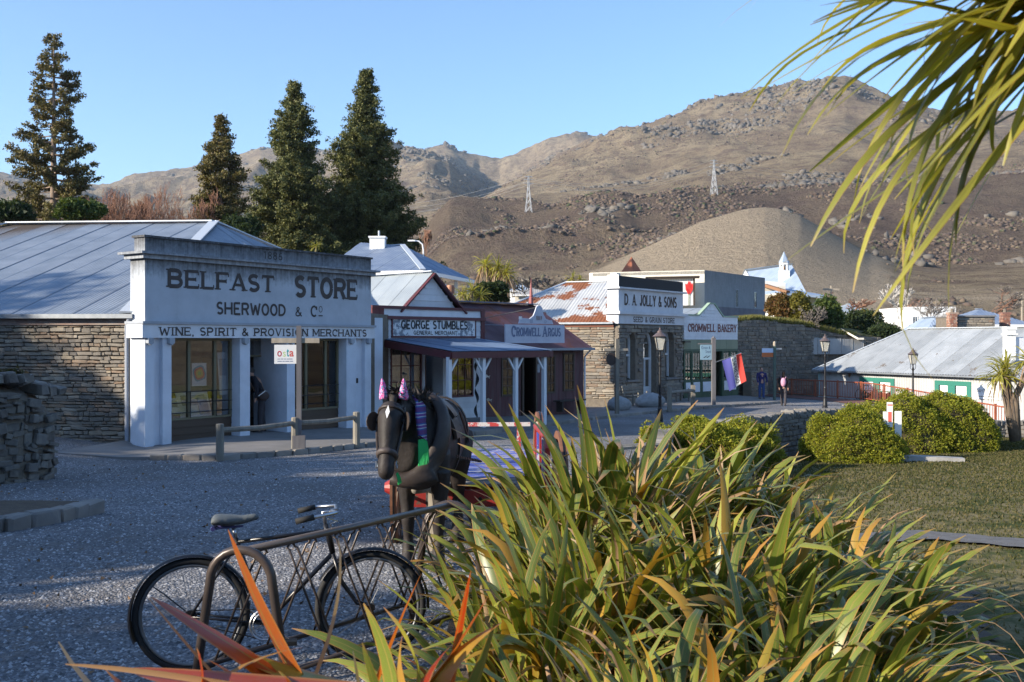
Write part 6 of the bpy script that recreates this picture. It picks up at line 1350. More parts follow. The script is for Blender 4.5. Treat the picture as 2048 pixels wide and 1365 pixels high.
box_house('far_cottage', 'tiny white cottage seen between the palms and the rusty roof', 1020, 1060, 582, 596, 120, 6, M_PAPER, M_CHR, 1.0); box_house('far_house', 'low stone-walled house roof just left of the rusty roof', 1030, 1100, 590, 612, 95, 5, M_CREAM, corr_mat('far_rusty_roof', (.4, .38, .34), (.5, .46, .4), rnd=.03), .8)
box_house('far_cottage', 'pale cottage half hidden behind bare trees left of the white birch', 1668, 1760, 628, 645, 130, 7, M_CREAM, M_ROOFG, 1.4)
# modern street light, power poles, pylons
p = pt(845, 545, 58); sl_ = thing('modern_street_light', 'thin grey curved street light above the hip-roofed house', 'lamp', p); MB().tube([(0, 0, -4), (.05, 0, 1.3), (.0, 0, 1.62), (-.2, 0, 1.8), (-.45, 0, 1.84)], .045, 6).build('pole', M_PAPER, sl_); MB().box(-.85, -.42, -.1, .1, 1.8, 1.88).build('lamp_head', M_PAPER, sl_)
def power_pole(px, pyt, pyb, Y, lab):
    t_ = thing('power_pole', lab, 'pole', pt(px, pyb, Y), 0, 'timber power poles'); h = (pyb-pyt)/F*Y; MB().box(-.08, .08, -.08, .08, -2, h).build('pole', M_PALET, t_); MB().box(-.9, .9, -.06, .06, h-.5, h-.3).build('cross_arm', M_PALET, t_)
power_pole(1662, 572, 610, 110, 'power pole above the dark shrubs, right of the church'); power_pole(1726, 598, 650, 120, 'power pole left of the white birch'); power_pole(2044, 588, 650, 110, 'power pole at the right edge'); power_pole(1045, 553, 580, 110, 'thin pole right of the shaggy palms')
M_PYL = M('pylon_steel', (.36, .37, .38), .6)
def pylon(px, pyb, pyt, lab):
    Y = hill_hit(px, pyb).y; b = pt(px, pyb, Y); h = (pyb-pyt)/F*Y; w = .17*h; t_ = thing('power_pylon', lab, 'pylon', b, .2, 'steel lattice pylons on the hill'); r_ = h*.008
    lv = [(0, w/2), (.2, w*.38), (.38, w*.28), (.55, w*.2), (.7, w*.13), (.85, w*.1), (1, w*.07)]
    for sx_ in (-1, 1):
        for sy in (-1, 1): MB().tube([(sx_*k, sy*k, z*h) for z, k in lv], r_, 4).build('leg', M_PYL, t_)
    mb = MB()
    for (z0, k0), (z1, k1) in zip(lv[:-1], lv[1:]):
        for s_ in (-1, 1): mb.tube([(-k0, s_*k0, z0*h), (k1, s_*k1, z1*h)], r_*.7, 3).tube([(k0, s_*k0, z0*h), (-k1, s_*k1, z1*h)], r_*.7, 3).tube([(s_*k0, -k0, z0*h), (s_*k1, k1, z1*h)], r_*.7, 3)
    mb.build('lattice', M_PYL, t_)
    for z_, k in ((.8, .14), (.9, .12), (.98, .1)): MB().beam((-k*h, 0, z_*h), (k*h, 0, z_*h), r_*2).build('cross_arm', M_PYL, t_)
    return b, h
pa = pylon(1057, 426, 352, 'left steel pylon, standing on the dark rocky knoll'); pb = pylon(1428, 392, 320, 'right steel pylon, high on the smooth brown slope')
cb = thing('power_lines', 'thin power lines strung between the hill pylons', 'cables')
def cable(a, b, sag, r=.10): MB().tube([a.lerp(b, i/12)-Vector((0, 0, sag*4*(i/12)*(1-i/12))) for i in range(13)], r, 3).build('cable', M_PYL, cb)
for dz, dx in ((.8, -.13), (.8, .13), (.9, .1), (.98, -.09)):
    A_ = pa[0]+Vector((dx*pa[1], 0, dz*pa[1])); B_ = pb[0]+Vector((dx*pb[1], 0, dz*pb[1])); cable(A_, B_, 9, .07); far_r = pt(2150, 333+30*(1-dz)*5, B_.y*1.1); cable(B_, far_r, 9, .08); far_l = pt(700, 405+60*(1-dz)*2, A_.y*1.25); cable(A_, far_l, 7, .07)
# ================================================================== vegetation helpers
def cards(name, P, size, mat, parent=None, per=1, spread=0, flat=0, aspect=.5, up=0):
    """many small leaf-sized triangles round the given points"""
    P = np.repeat(P, per, 0); n = len(P); P = P+rng.normal(0, 1, (n, 3))*spread; s = size*rng.uniform(.5, 1.4, n) if np.isscalar(size) else np.repeat(size, per)*rng.uniform(.5, 1.4, n)
    d = rng.normal(0, 1, (n, 3)); d[:, 2] = d[:, 2]*(1-flat)+up; d /= np.linalg.norm(d, axis=1)[:, None]+1e-9; e = np.cross(d, rng.normal(0, 1, (n, 3))); e /= np.linalg.norm(e, axis=1)[:, None]+1e-9
    V = np.stack([P-e*s[:, None]*aspect, P+e*s[:, None]*aspect, P+d*s[:, None]], 1).reshape(-1, 3)
    return link(name, np_mesh(name, V, np.arange(3*n).reshape(-1, 3), mat), parent)
def leafy(name, cols, trans=.25, rough=.6): return leaf_mat(name, cols, trans=trans, rough=rough, spec=.25)
F_SEQ = leafy('sequoia_foliage', [(.05, .062, .02), (.10, .11, .036), (.18, .175, .06)], .15); F_CED = leafy('cedar_foliage', [(.06, .065, .024), (.13, .115, .034), (.19, .15, .05), (.09, .07, .045)], .15)
F_DARK = leafy('dark_shrub_leaves', [(.02, .035, .012), (.045, .065, .02)]); F_GREEN = leafy('green_shrub_leaves', [(.04, .07, .015), (.10, .13, .03)]); F_OLIVE = leafy('olive_hedge_leaves', [(.10, .10, .018), (.19, .16, .025)])
F_RED = leafy('reddish_hedge_leaves', [(.14, .055, .02), (.11, .09, .02), (.16, .08, .03)]); F_TWIG = leafy('russet_twigs', [(.18, .09, .055), (.26, .14, .09)], 0); F_GREYT = leafy('grey_twigs', [(.11, .095, .085), (.17, .15, .13)], 0)
M_BARKT = M('conifer_bark', (.30, .235, .18), .95, c2=(.17, .12, .09), sc=2, bump=.5, bsc=6); M_BARKR = M('reddish_bark', (.16, .08, .05), .95, c2=(.10, .06, .04), sc=2); M_BIRCH = M('birch_bark', (.42, .40, .37), .8)
def conifer(lab, px, pyt, pw_, Y, zb, mat, bark, dens, trunk_r, leaf=.2, taper=1.25, gap=.0, seed=1, clump=.38, per=26, low=.08):
    """pxl, pxr: width of the crown at its foot in photo pixels"""
    global rng; rng = np.random.default_rng(seed); x = (px-1024)/F*Y; H = zat(pyt, Y)-zb; w = pw_/F*Y
    t_ = thing('conifer', lab, 'tree', (x, Y, zb), 0, 'tall conifers behind the shops'); lean = (0.02, 0, 1)
    MB().tube([(0, 0, 0), (.05, 0, H*.3), (-.05, .05, H*.6), (0, 0, H*.985)], [trunk_r, trunk_r*.72, trunk_r*.42, .03], 8).build('trunk', bark, t_, smooth=True)
    br = MB(); P = []; z = H*low
    while z < H*.985:
        f_ = 1-z/H; r_ = w*f_**taper*(1+.16*math.sin(z*1.1+seed)+.08*math.sin(z*3.1)); nb = max(3, int(dens*(1+2.5*f_)))
        for k in range(nb):
            if rng.random() < gap: continue
            a = rng.uniform(0, 6.283); ll = r_*rng.uniform(.55, 1.12); droop = .10*ll; d = np.array([math.cos(a), math.sin(a)])
            pts_ = []
            for q in range(5): u = q/4; pts_.append((d[0]*ll*u, d[1]*ll*u, z+ll*.12*u-droop*math.sin(u*2.2)*1.2+.12*ll*u*u))
            if k % 2 == 0 or gap: br.tube(pts_, [.05+.012*ll, .045, .03, .02, .01], 3, caps=False)
            m = max(2, int(ll/clump*1.25))
            for q in range(m):
                u = (.25 if not gap else .42)+(.78 if not gap else .6)*(q+rng.random())/m; b = min(4*u, 3.99); i = int(b); t2 = b-i; c_ = np.array(pts_[i])*(1-t2)+np.array(pts_[min(i+1, 4)])*t2
                P.append(c_+rng.normal(0, clump*.35, 3)*np.array([1, 1, .8]))
        z += H*.0165*(1+.35*f_)
    br.build('branches', bark, t_)
    P = np.array(P); off = rng.normal(0, 1, (len(P), per, 3)); off /= np.linalg.norm(off, axis=2)[..., None]; off *= clump*rng.uniform(.25, 1, (len(P), per, 1))*np.array([1, 1, .75])
    Q = (P[:, None]+off).reshape(-1, 3); o = cards('crown', Q, leaf, mat, t_, aspect=.42); return t_
conifer('tallest ragged conifer with bare patches and a pale trunk at the far left', 108, 64, 128, 72, .5, F_CED, M_BARKT, 5.0, .5, .15, .55, .30, 11, .30, 30, .06)
conifer('shorter thin-topped conifer, second from the left, with yellowish foliage', 443, 224, 118, 68, .5, F_CED, M_BARKT, 7.5, .4, .14, .8, .12, 12, .30, 34, .05)
conifer('broad pointed conifer, third from the left, behind the date on the store', 588, 163, 150, 76, .5, F_SEQ, M_BARKR, 9, .6, .15, .8, .0, 13, .36, 36, .04)
conifer('densest dark conifer cone, rightmost of the four, behind the white chimney', 731, 137, 172, 82, .5, F_SEQ, M_BARKR, 11, .6, .155, .85, .0, 14, .38, 36, .04)
rng = np.random.default_rng(99)
def shrub(lab, px, pyt, pyb, Y, wpx, mat, name='shrub', n=2600, leaf=.12, dep=1.0, group=None, lumps=9, twig=0, cat='shrub', pz=None):
    zb = zat(pyb, Y) if pz is None else pz; h = zat(pyt, Y)-zb; w = wpx/F*Y/2; t_ = thing(name, lab, cat, ((px-1024)/F*Y, Y, zb), 0, group); P = []; c_ = []
    for k in range(lumps):
        a = rng.uniform(0, 6.28); r_ = rng.uniform(.0, .62); c_.append((w*r_*math.cos(a)*1.0, w*dep*r_*math.sin(a), h*rng.uniform(.3, .68), rng.uniform(.32, .5)))
    c_.append((0, 0, h*.55, .48))
    for cx_1, cy_1, cz_1, s_ in c_:
        d = rng.normal(0, 1, (n//len(c_), 3)); d /= np.linalg.norm(d, axis=1)[:, None]; d[:, 2] = np.abs(d[:, 2])*1.0-.25*rng.random(len(d)); r_ = rng.uniform(.72, 1.04, (len(d), 1))*(1+.12*np.sin(d[:, :1]*9+cz_1)*np.cos(d[:, 1:2]*8))
        P.append(np.array([cx_1, cy_1, cz_1])+d*r_*np.array([w*s_*1.1, w*dep*s_*1.1, h*s_]))
    P = np.concatenate(P); P[:, 2] = np.clip(P[:, 2], .02, None); mb = MB()
    for k in range(7): a = k*.9; mb.tube([(0, 0, -.4), (w*.25*math.cos(a), w*.25*math.sin(a), h*.35), (w*.5*math.cos(a), w*.5*math.sin(a), h*.7)], [.06, .04, .01], 4)
    mb.build('stems', M_BARKR, t_); cards('foliage', P, leaf, mat, t_, aspect=.45, per=2, spread=leaf*.3); return t_
def bare_tree(lab, px, pyt, pyb, Y, wpx, bark, twig=None, name='bare_tree', seed=1, depth=6, thick=1, group=None, tw=1.0):
    r = random.Random(seed); pyb = pyb if Y < 60 and name != 'bare_tree' else pyb; zb = zat(pyb, Y); h = zat(pyt, Y)-zb; rmin = .0002*Y; w = wpx/F*Y; t_ = thing(name, lab, 'tree', ((px-1024)/F*Y, Y, zb-1), 0, group); mb = MB(); tws = []
    def grow(p, d, l, rad, k):
        n = 3; pts_ = [p]; 
        for i in range(n): d = (d+Vector((r.gauss(0, .12), r.gauss(0, .12), r.gauss(.05, .08)))).normalized(); pts_.append(pts_[-1]+d*l/n)
        (mb if k > 1 else mb2).tube(pts_, [max(q, rmin) for q in (rad, rad*.85, rad*.7, rad*.55)], 4 if k > 2 else 3, caps=False)
        if k == 0: return
        for j in range(r.choice((2, 3, 3))):
            a = Vector((r.gauss(0, 1), r.gauss(0, 1), r.gauss(0, .5))).normalized(); nd = (d*.9+a*.62+Vector((0, 0, .12))).normalized(); nd.x *= w/h*1.15; nd.y *= w/h*1.15; nd.normalize(); grow(pts_[-1] if j else pts_[2], nd, l*r.uniform(.62, .85), rad*.58, k-1)
    mb2 = MB(); grow(Vector((0, 0, 0)), Vector((0, 0, 1)), (h+1)*.30, .011*h*thick, depth); 
    zmx = max(v_[2] for v_ in mb2.v); sc_ = (h+1)/zmx
    for m_ in (mb, mb2): m_.v = [(x*sc_, y*sc_, z*sc_) for x, y, z in m_.v]
    mb.build('trunk', bark, t_); mb2.build('twigs', twig or bark, t_)
# left background
for i, (px, pyt, w_, Y) in enumerate(((215, 375, 130, 60), (262, 362, 120, 64), (312, 368, 120, 62), (360, 372, 110, 66))):
    bare_tree(['russet bare tree just right of the ragged conifer', 'taller russet bare tree with thin upright twigs, second of the russet group', 'russet bare tree in the middle of the gap between the two left conifers', 'russet bare tree beside the thin-topped conifer'][i], px, pyt, 700, Y, w_*1.2, M_BARKR, F_TWIG, seed=20+i, depth=8, group='russet bare trees behind the long roof')
shrub('dark spiky evergreen shrub at the left edge above the roof ridge', 25, 405, 452, 50, 130, F_DARK, n=4200, leaf=.2); shrub('dark green shrub above the roof ridge, right of the ragged conifer trunk', 165, 405, 450, 52, 110, F_GREEN, n=3600, leaf=.18)
shrub('low dark shrub between the thin-topped conifer and the long roof', 470, 430, 500, 55, 120, F_DARK, n=3000, leaf=.18)
shrub('brown bush growing on the ruined wall at the left edge', 20, 742, 800, 18.5, 110, leafy('brown_bush_leaves', [(.06, .05, .02), (.09, .06, .03), (.05, .07, .02)]), n=3600, leaf=.07)
bare_tree('small rust-red conifer-shaped tree right of the densest conifer', 848, 458, 520, 95, 26, F_TWIG, F_TWIG, name='russet_tree', seed=31, depth=6)
# shrubs and trees behind the maroon roof
shrub('dark rounded evergreen bush under the shaggy palms', 975, 565, 615, 47, 90, F_DARK, n=3600, leaf=.12); bare_tree('grey bare tree right of the shaggy palms', 1062, 545, 600, 80, 80, F_GREYT, seed=33, depth=6, group='grey bare trees in the town'); bare_tree('grey bare tree left of the small palm above the rusty roof', 1115, 555, 600, 84, 70, F_GREYT, seed=34, depth=6, group='grey bare trees in the town')
# hedge and shrubs right of the grey hall
shrub('reddish green hedge bush right beside the grey hall', 1560, 584, 660, 64.5, 62, F_RED, n=5200, leaf=.13); shrub('yellow-olive hedge bush, second from the grey hall', 1602, 586, 662, 64, 75, F_OLIVE, n=5200, leaf=.13); shrub('green bush right of the olive hedge', 1656, 600, 690, 66.5, 110, F_GREEN, n=5200, leaf=.15)
shrub('large dark evergreen mass above the tin shed', 1712, 625, 720, 70, 110, F_DARK, n=6000, leaf=.16); shrub('dark bush hanging over the high stone wall', 1635, 650, 715, 64.6, 120, F_DARK, n=5600, leaf=.14); shrub('low dark hedge left of the tin cafe roof ridge', 1770, 652, 700, 66, 110, F_DARK, n=5000, leaf=.14); shrub('small yellow-green bush beyond the dark evergreen mass', 1730, 620, 650, 95, 60, F_OLIVE, n=1800, leaf=.2)
bare_tree('grey leafless bush over the high stone wall', 1612, 612, 690, 64.2, 100, F_GREYT, name='bare_bush', seed=41, depth=7, thick=.6)
bare_tree('white-barked birch, bare, left of the white house', 1795, 570, 652, 76, 75, M_BIRCH, M_BIRCH, name='birch_tree', seed=42, depth=6, thick=1.4); bare_tree('bare tree with greenish base in front of the white house', 1856, 595, 668, 72, 90, F_GREYT, seed=43, depth=6); bare_tree('wide brown bare tree between the birch and the hall hedge', 1690, 585, 650, 100, 120, F_TWIG, F_TWIG, seed=44, depth=7)
bare_tree('brown bare tree at the right edge behind the chimneys', 1975, 570, 650, 90, 130, F_TWIG, F_GREYT, seed=45, depth=7); bare_tree('small brown bare tree right of the birch', 1830, 600, 655, 92, 70, F_TWIG, F_TWIG, seed=46, depth=6)

# ---------------------------------------------------------------- strap leaves
def strap_mesh(name, L_, wd, bend, mat, K=9, fold=.35, twist=0, tipw=.0, seed=0, curl=1.6, droop_tip=0):
    """sword-shaped leaf: grows from the origin along +Z and arches towards +X"""
    r = random.Random(seed); V = []; UV = []; Fc = []; p = Vector((0, 0, 0)); ang = 0; sw = r.uniform(-.15, .15)
    for i in range(K+1):
        u = i/K; ang = bend*(u**curl)+(droop_tip*max(0, u-.7)*3); d = Vector((math.sin(ang), sw*u*.5, math.cos(ang))).normalized()
        if i: p = p+d*L_/K
        w = wd*.5*min(1, .55+u*1.6)*(1-u**3.2)**.8*(1 if u < .999 else 0)+.0015; a = twist*u; sd = Vector((math.sin(a)*math.cos(ang), math.cos(a), -math.sin(a)*math.sin(ang))).normalized(); nr = sd.cross(d).normalized()
        f_ = fold*(1-.6*u)
        for k, s_ in enumerate((-1, 0, 1)): V.append(tuple(p+sd*w*s_+nr*w*f_*abs(s_))); UV.append((k/2, u))
        if i: b = 3*(i-1); Fc += [(b, b+1, b+4, b+3), (b+1, b+2, b+5, b+4)]
    return np_mesh(name, V, Fc, mat, True, UV)
FX_G = leaf_mat('flax_green', [(.04, .075, .022), (.08, .125, .026), (.17, .215, .034), (.10, .145, .03), (.30, .31, .04)], tip=(.38, .20, .09), trans=.28, uvgrad=True, rough=.38, spec=.5)
FX_Y = leaf_mat('flax_yellowing', [(.30, .26, .035), (.40, .26, .04), (.36, .16, .03)], tip=(.42, .16, .06), trans=.3, uvgrad=True, rough=.42)
FX_D = leaf_mat('flax_dead', [(.40, .27, .15), (.30, .17, .09), (.48, .35, .22)], trans=.15, rough=.7)
FX_R = leaf_mat('flax_red', [(.28, .035, .018), (.48, .10, .025), (.50, .16, .04), (.20, .04, .02), (.42, .30, .05)], tip=(.60, .32, .13), trans=.35, uvgrad=True, rough=.35, spec=.5)
def variants(mat, n, L0, L1, w0, w1, b0, b1, seed, tw=.5, **k):
    r = random.Random(seed); return [strap_mesh('leaf', r.uniform(L0, L1), r.uniform(w0, w1), r.uniform(b0, b1), mat, twist=r.uniform(-tw, tw), seed=seed+i, curl=r.uniform(1.3, 2.6), droop_tip=r.choice((0, 0, .3, .8)), **k) for i in range(n)]
VG = variants(FX_G, 18, .92, 1.3, .052, .088, .3, 1.7, 1); VY = variants(FX_Y, 6, .8, 1.2, .045, .075, .3, 1.5, 2); VD = variants(FX_D, 8, .7, 1.15, .012, .03, .1, 1.3, 3, 1.0); VR = variants(FX_R, 8, .8, 1.1, .06, .095, .05, .8, 4)
def flax(lab, x, y, n, scale, lean=(0, 0), rad=.35, spread=1.0, dead=.14, yellow=.08, red=0., seed=1, zoff=0, group='flax clumps in the bed beside the road', name='flax_plant', outer=1.0, wind=(.35, .05)):
    r = random.Random(seed); t_ = thing(name, lab, 'plant', on(x, y, zoff-.03), 0, group)
    for i in range(n):
        q = r.random(); vs_ = VD if q < dead else VY if q < dead+yellow else VR if q < dead+yellow+red else VG
        f_ = (i+.5)/n; a = r.uniform(0, 6.283); rr_ = rad*math.sqrt(f_)*r.uniform(.6, 1.1); tilt = (.05+.85*f_**1.2*outer)*r.uniform(.6, 1.25)*spread
        base = Vector((rr_*math.cos(a), rr_*math.sin(a), 0)); az_ = a+r.gauss(0, .45)
        m = Matrix.Rotation(az_, 3, 'Z') @ Matrix.Rotation(tilt, 3, 'Y') @ Matrix.Rotation(r.gauss(0, .7), 3, 'Z')
        m = Matrix.Rotation(lean[0]+wind[0]*r.uniform(.3, 1)*.5, 3, 'Y') @ Matrix.Rotation(lean[1]+r.gauss(0, .05), 3, 'X') @ m; s_ = scale*r.uniform(.72, 1.1)*(1.05-.15*f_)
        o = link('leaf', r.choice(vs_), t_, loc=base, scale=(s_*(1 if vs_ is not VD else 1), s_, s_)); o.rotation_mode = 'QUATERNION'; o.rotation_quaternion = m.to_quaternion()
    return t_
def gp_(px, Y): return (px-1024)/F*Y
FL = [ # label, px, Y, n, scale, radius, spread, dead, yellow, red
 ('tallest upright flax clump, rising in front of the arched stone front', 1225, 7.7, 300, 1.40, .45, .72, .2, .06, 0),
 ('flax clump right of the tallest one, full of tan dead tips', 1410, 8.3, 280, 1.22, .45, .85, .34, .08, 0),
 ('spreading flax clump left of the tallest one, reaching over the cart deck', 1110, 7.0, 210, 1.02, .35, 1.0, .08, .03, 0),
 ('grey-tipped wiry flax clump nearest the shaded lawn', 1570, 8.0, 250, 1.02, .45, .9, .34, .03, 0),
 ('flax clump at the far right end with leaves fanning over the lawn path', 1665, 6.5, 270, 1.0, .45, 1.0, .16, .07, 0),
 ('low flax clump at the back of the bed, behind the wiry one', 1480, 9.6, 170, 1.0, .4, .9, .25, .05, 0),
 ('broad flax clump in the middle with blunt wind-bent leaves', 1200, 5.4, 250, 1.05, .42, .95, .08, .05, .02),
 ('flax clump at the centre right, in front of the wiry clump', 1430, 5.8, 270, 1.08, .45, 1.0, .10, .06, 0),
 ('flax clump with long leaves arching towards the bicycle wheel', 1070, 4.9, 200, .92, .32, 1.05, .06, .04, .04),
 ('yellow-edged flax clump at the bottom right, leaves sweeping right', 1560, 4.7, 250, .95, .42, 1.0, .10, .08, 0),
 ('flax clump at the bottom centre with leaves bowing towards the viewer', 1330, 3.9, 210, .86, .35, 1.05, .12, .08, 0),
 ('mixed red and green flax clump at the bottom, right of the bicycle', 985, 3.4, 90, .72, .22, .9, .14, .12, .3),
 ('flax clump in the bottom right corner below the fanning clump', 1740, 5.0, 170, .62, .35, 1.05, .14, .04, 0),
]
for i, (lab, px, Y, n, s_, rad, spr, dd, yy, rr_) in enumerate(FL):
    flax(lab, gp_(px, Y), Y, n, s_, rad=rad*1.3, spread=spr, dead=dd+.07, yellow=yy+.05, red=rr_, seed=100+i)
XR = leaf_mat('flax_red_blade', [(.28, .016, .008), (.42, .045, .012), (.46, .13, .02), (.15, .015, .015), (.36, .06, .012)], tip=(.55, .28, .10), trans=.45, uvgrad=True, rough=.32, spec=.5, tip0=.92)
PR, PG, PY, PD = [variants(m_, 5, .98, 1.02, a_, b_, .03, .3, 70+k, .5, K=18) for k, (m_, a_, b_) in enumerate(((XR, .07, .10), (FX_G, .06, .09), (FX_Y, .05, .08), (FX_D, .014, .026)))]
def placed_flax(lab, x, y, leaves):
    """leaves: (tip px, tip py, foot px, distance, width factor, kind)"""
    t_ = thing('flax_plant', lab, 'plant', on(x, y), 0, 'red flax at the bottom edge')
    for i, (tx, ty, fx, Y, wf, kk) in enumerate(leaves):
        tip = pt(tx, ty, Y); foot = pt(fx, 1365, Y-.1); d = (tip-foot); ext = foot-d.normalized()*max(0, (foot.z-G(x, y)-.05)/max(.3, d.normalized().z)); ext = foot-d.normalized()*min((foot-ext).length, .6); L_ = (tip-ext).length
        ms = {'r': PR, 'g': PG, 'y': PY, 'd': PD}[kk]; me = ms[i % len(ms)]; tipv = Vector(me.vertices[-2].co); qq = tipv.rotation_difference(tip-ext) if True else None
        sc_ = L_/tipv.length; roll = Quaternion((tip-ext).normalized(), random.uniform(-.5, .5)+(math.pi if i % 2 else 0))
        o = link('leaf', me, t_, loc=ext-t_.location, scale=(wf*1.2, wf*1.75, sc_)); o.rotation_mode = 'QUATERNION'; o.rotation_quaternion = roll @ qq
placed_flax('brick-red flax with tall pointed orange leaves in front of the bicycle', -.55, 2.3, [(445, 1062, 610, 2.5, 1.1, 'r'), (300, 1192, 560, 2.4, .9, 'r'), (305, 1188, 470, 2.45, .6, 'd'), (640, 1062, 560, 2.6, .5, 'd'), (395, 1300, 640, 2.4, 1.1, 'g'), (470, 1300, 520, 2.3, 1.3, 'r'), (560, 1270, 470, 2.35, 1.0, 'y'), (560, 1330, 585, 2.2, .8, 'g')])
placed_flax('low red flax with straw-coloured tips at the bottom left corner', -1.0, 2.1, [(125, 1302, 350, 2.25, .9, 'd'), (135, 1335, 330, 2.2, .7, 'd'), (215, 1318, 480, 2.3, .7, 'r'), (430, 1290, 400, 2.2, .9, 'r'), (240, 1345, 420, 2.2, .9, 'r')])
placed_flax('orange and green flax with a single tall red-tipped blade beside the pedal', -.2, 2.3, [(835, 1145, 760, 2.5, .8, 'r'), (762, 1200, 770, 2.4, 1.1, 'g'), (722, 1300, 745, 2.3, .9, 'g'), (830, 1250, 790, 2.4, 1.0, 'g'), (938, 1140, 900, 2.5, .9, 'r'), (990, 1215, 860, 2.45, 1.1, 'r'), (930, 1230, 890, 2.4, 1.2, 'y'), (700, 1305, 705, 2.3, .5, 'd'), (860, 1290, 850, 2.3, .9, 'r'), (1020, 1250, 960, 2.4, 1.0, 'g'), (780, 1290, 820, 2.3, .8, 'y')])
# soil under the flax
sheet('planting_bed', -.6, 7, 1.2, 12.5, .15, lambda x, y: (((x-(.21*y+.15))/(.16*y+.9))**2 < 1) & (y > 1.5) & (y < 11.2), M_BARK, dz=.02)
# ---------------------------------------------------------------- cabbage trees
CB_G = leaf_mat('cabbage_leaf', [(.11, .14, .02), (.24, .26, .04), (.40, .39, .06), (.46, .43, .09)], tip=(.45, .33, .14), trans=.45, uvgrad=True, rough=.35, spec=.5)
CB_D = leaf_mat('cabbage_skirt', [(.30, .20, .12), (.22, .14, .08), (.38, .29, .20)], trans=.1, rough=.8)
VC = variants(CB_G, 12, .8, 1.05, .04, .055, .3, 1.5, 50, .4, fold=.3); VCD = variants(CB_D, 6, .7, 1.0, .03, .05, .1, .5, 60, .8)
def head(t_, c_, n, scale, seed, skirt=0, wide=1.0, hemi=(-.55, 1)):
    r = random.Random(seed)
    for i in range(n+skirt):
        sk = i >= n; a = r.uniform(0, 6.283); cz_2 = r.uniform(*hemi) if not sk else r.uniform(-1, -.82); tilt = math.acos(max(-1, min(1, cz_2)))
        m = Matrix.Rotation(a, 3, 'Z') @ Matrix.Rotation(tilt, 3, 'Y') @ Matrix.Rotation(r.gauss(0, .4), 3, 'Z'); s_ = scale*r.uniform(.75, 1.1)*(1.0 if not sk else 1.25)
        o = link('leaf' if not sk else 'dead_leaf', r.choice(VCD if sk else VC), t_, loc=Vector(c_)+(Vector((math.cos(a)*.25*scale, math.sin(a)*.25*scale, -.1*scale)) if sk else Vector((0, 0, 0))), scale=(s_*wide, s_*wide, s_)); o.rotation_mode = 'QUATERNION'; o.rotation_quaternion = m.to_quaternion()
M_CTR = M('cabbage_trunk', (.22, .17, .12), .95, c2=(.12, .09, .07), sc=4, bump=.6, bsc=12)
def cabbage(lab, px, pyh, pyb, Y, heads, scale, seed, n=70, skirt=0, group='cabbage trees', bend=0):
    b = pt(px, pyb, Y); t_ = thing('cabbage_tree', lab, 'tree', b, 0, group)
    for k, (hx, hy) in enumerate(heads):
        c_ = Vector(((hx-px)/F*Y, random.uniform(-.3, .3), (pyb-hy)/F*Y)); MB().tube([(0, 0, -.5), (c_.x*.3+bend, 0, c_.z*.45), (c_.x*.85, c_.y, c_.z*.85), c_], [.16*scale+.05, .13*scale, .1*scale, .08*scale], 8).build('trunk', M_CTR, t_, smooth=True); head(t_, c_, n, scale, seed+k, skirt)
cabbage('shaggy double-headed cabbage tree with a long brown skirt, behind the maroon roof', 985, 520, 612, 50, [(972, 530), (1010, 548), (996, 536)], 1.0, 71, 75, 45)
cabbage('small cabbage tree head peeping over the rusty roof', 1147, 550, 566, 75, [(1145, 556), (1160, 560)], .95, 73, 40)
cabbage('low bushy cabbage head beside the steel flue, below the hip-roofed house', 940, 585, 618, 43, [(925, 590), (945, 583), (960, 592)], .8, 75, 55)
cabbage('tiny yellowish cabbage tree head just above the long sign front', 631, 490, 530, 52, [(630, 492)], .55, 77, 60)
cabbage('leaning cabbage tree with full green head at the right edge by the tin cafe', 2031, 740, 852, 34, [(2020, 738), (2052, 722), (1998, 752)], .95, 79, 85, 10, bend=-.12)
# near crown hanging in from the top right
nt_ = thing('cabbage_tree', 'very near cabbage tree whose long drooping leaves hang in from the top right corner', 'tree', (1.62, 2.45, G(1.62, 2.45)), 0, 'cabbage trees')
hc = Vector((1.15-1.62, 1.98-2.45, 2.74-G(1.62, 2.45)))
MB().tube([(.35, .3, -.2), (.3, .25, 1.2), (.0, -.15, hc.z-.7), hc], [.13, .11, .09, .07], 10).build('trunk', M_CTR, nt_, smooth=True)
VN = variants(CB_G, 14, .60, .90, .020, .034, .1, .6, 90, .3, K=14, fold=.3)
r = random.Random(5)
for i in range(165):
    if i < 115: a = r.gauss(3.35, .55); tilt = r.uniform(1.2, 2.6)
    elif i < 135: a = r.uniform(2.2, 4.4); tilt = r.uniform(.7, 1.3)
    else: a = r.uniform(0, 6.283); tilt = r.uniform(.2, 2.2)
    m = Matrix.Rotation(a, 3, 'Z') @ Matrix.Rotation(tilt, 3, 'Y') @ Matrix.Rotation(r.gauss(0, .3), 3, 'Z'); s_ = r.uniform(.7, 1.05)
    o = link('leaf', r.choice(VN), nt_, loc=hc+Vector((r.gauss(0, .05), r.gauss(0, .05), r.gauss(0, .08))), scale=(s_, s_, s_)); o.rotation_mode = 'QUATERNION'; o.rotation_quaternion = m.to_quaternion()
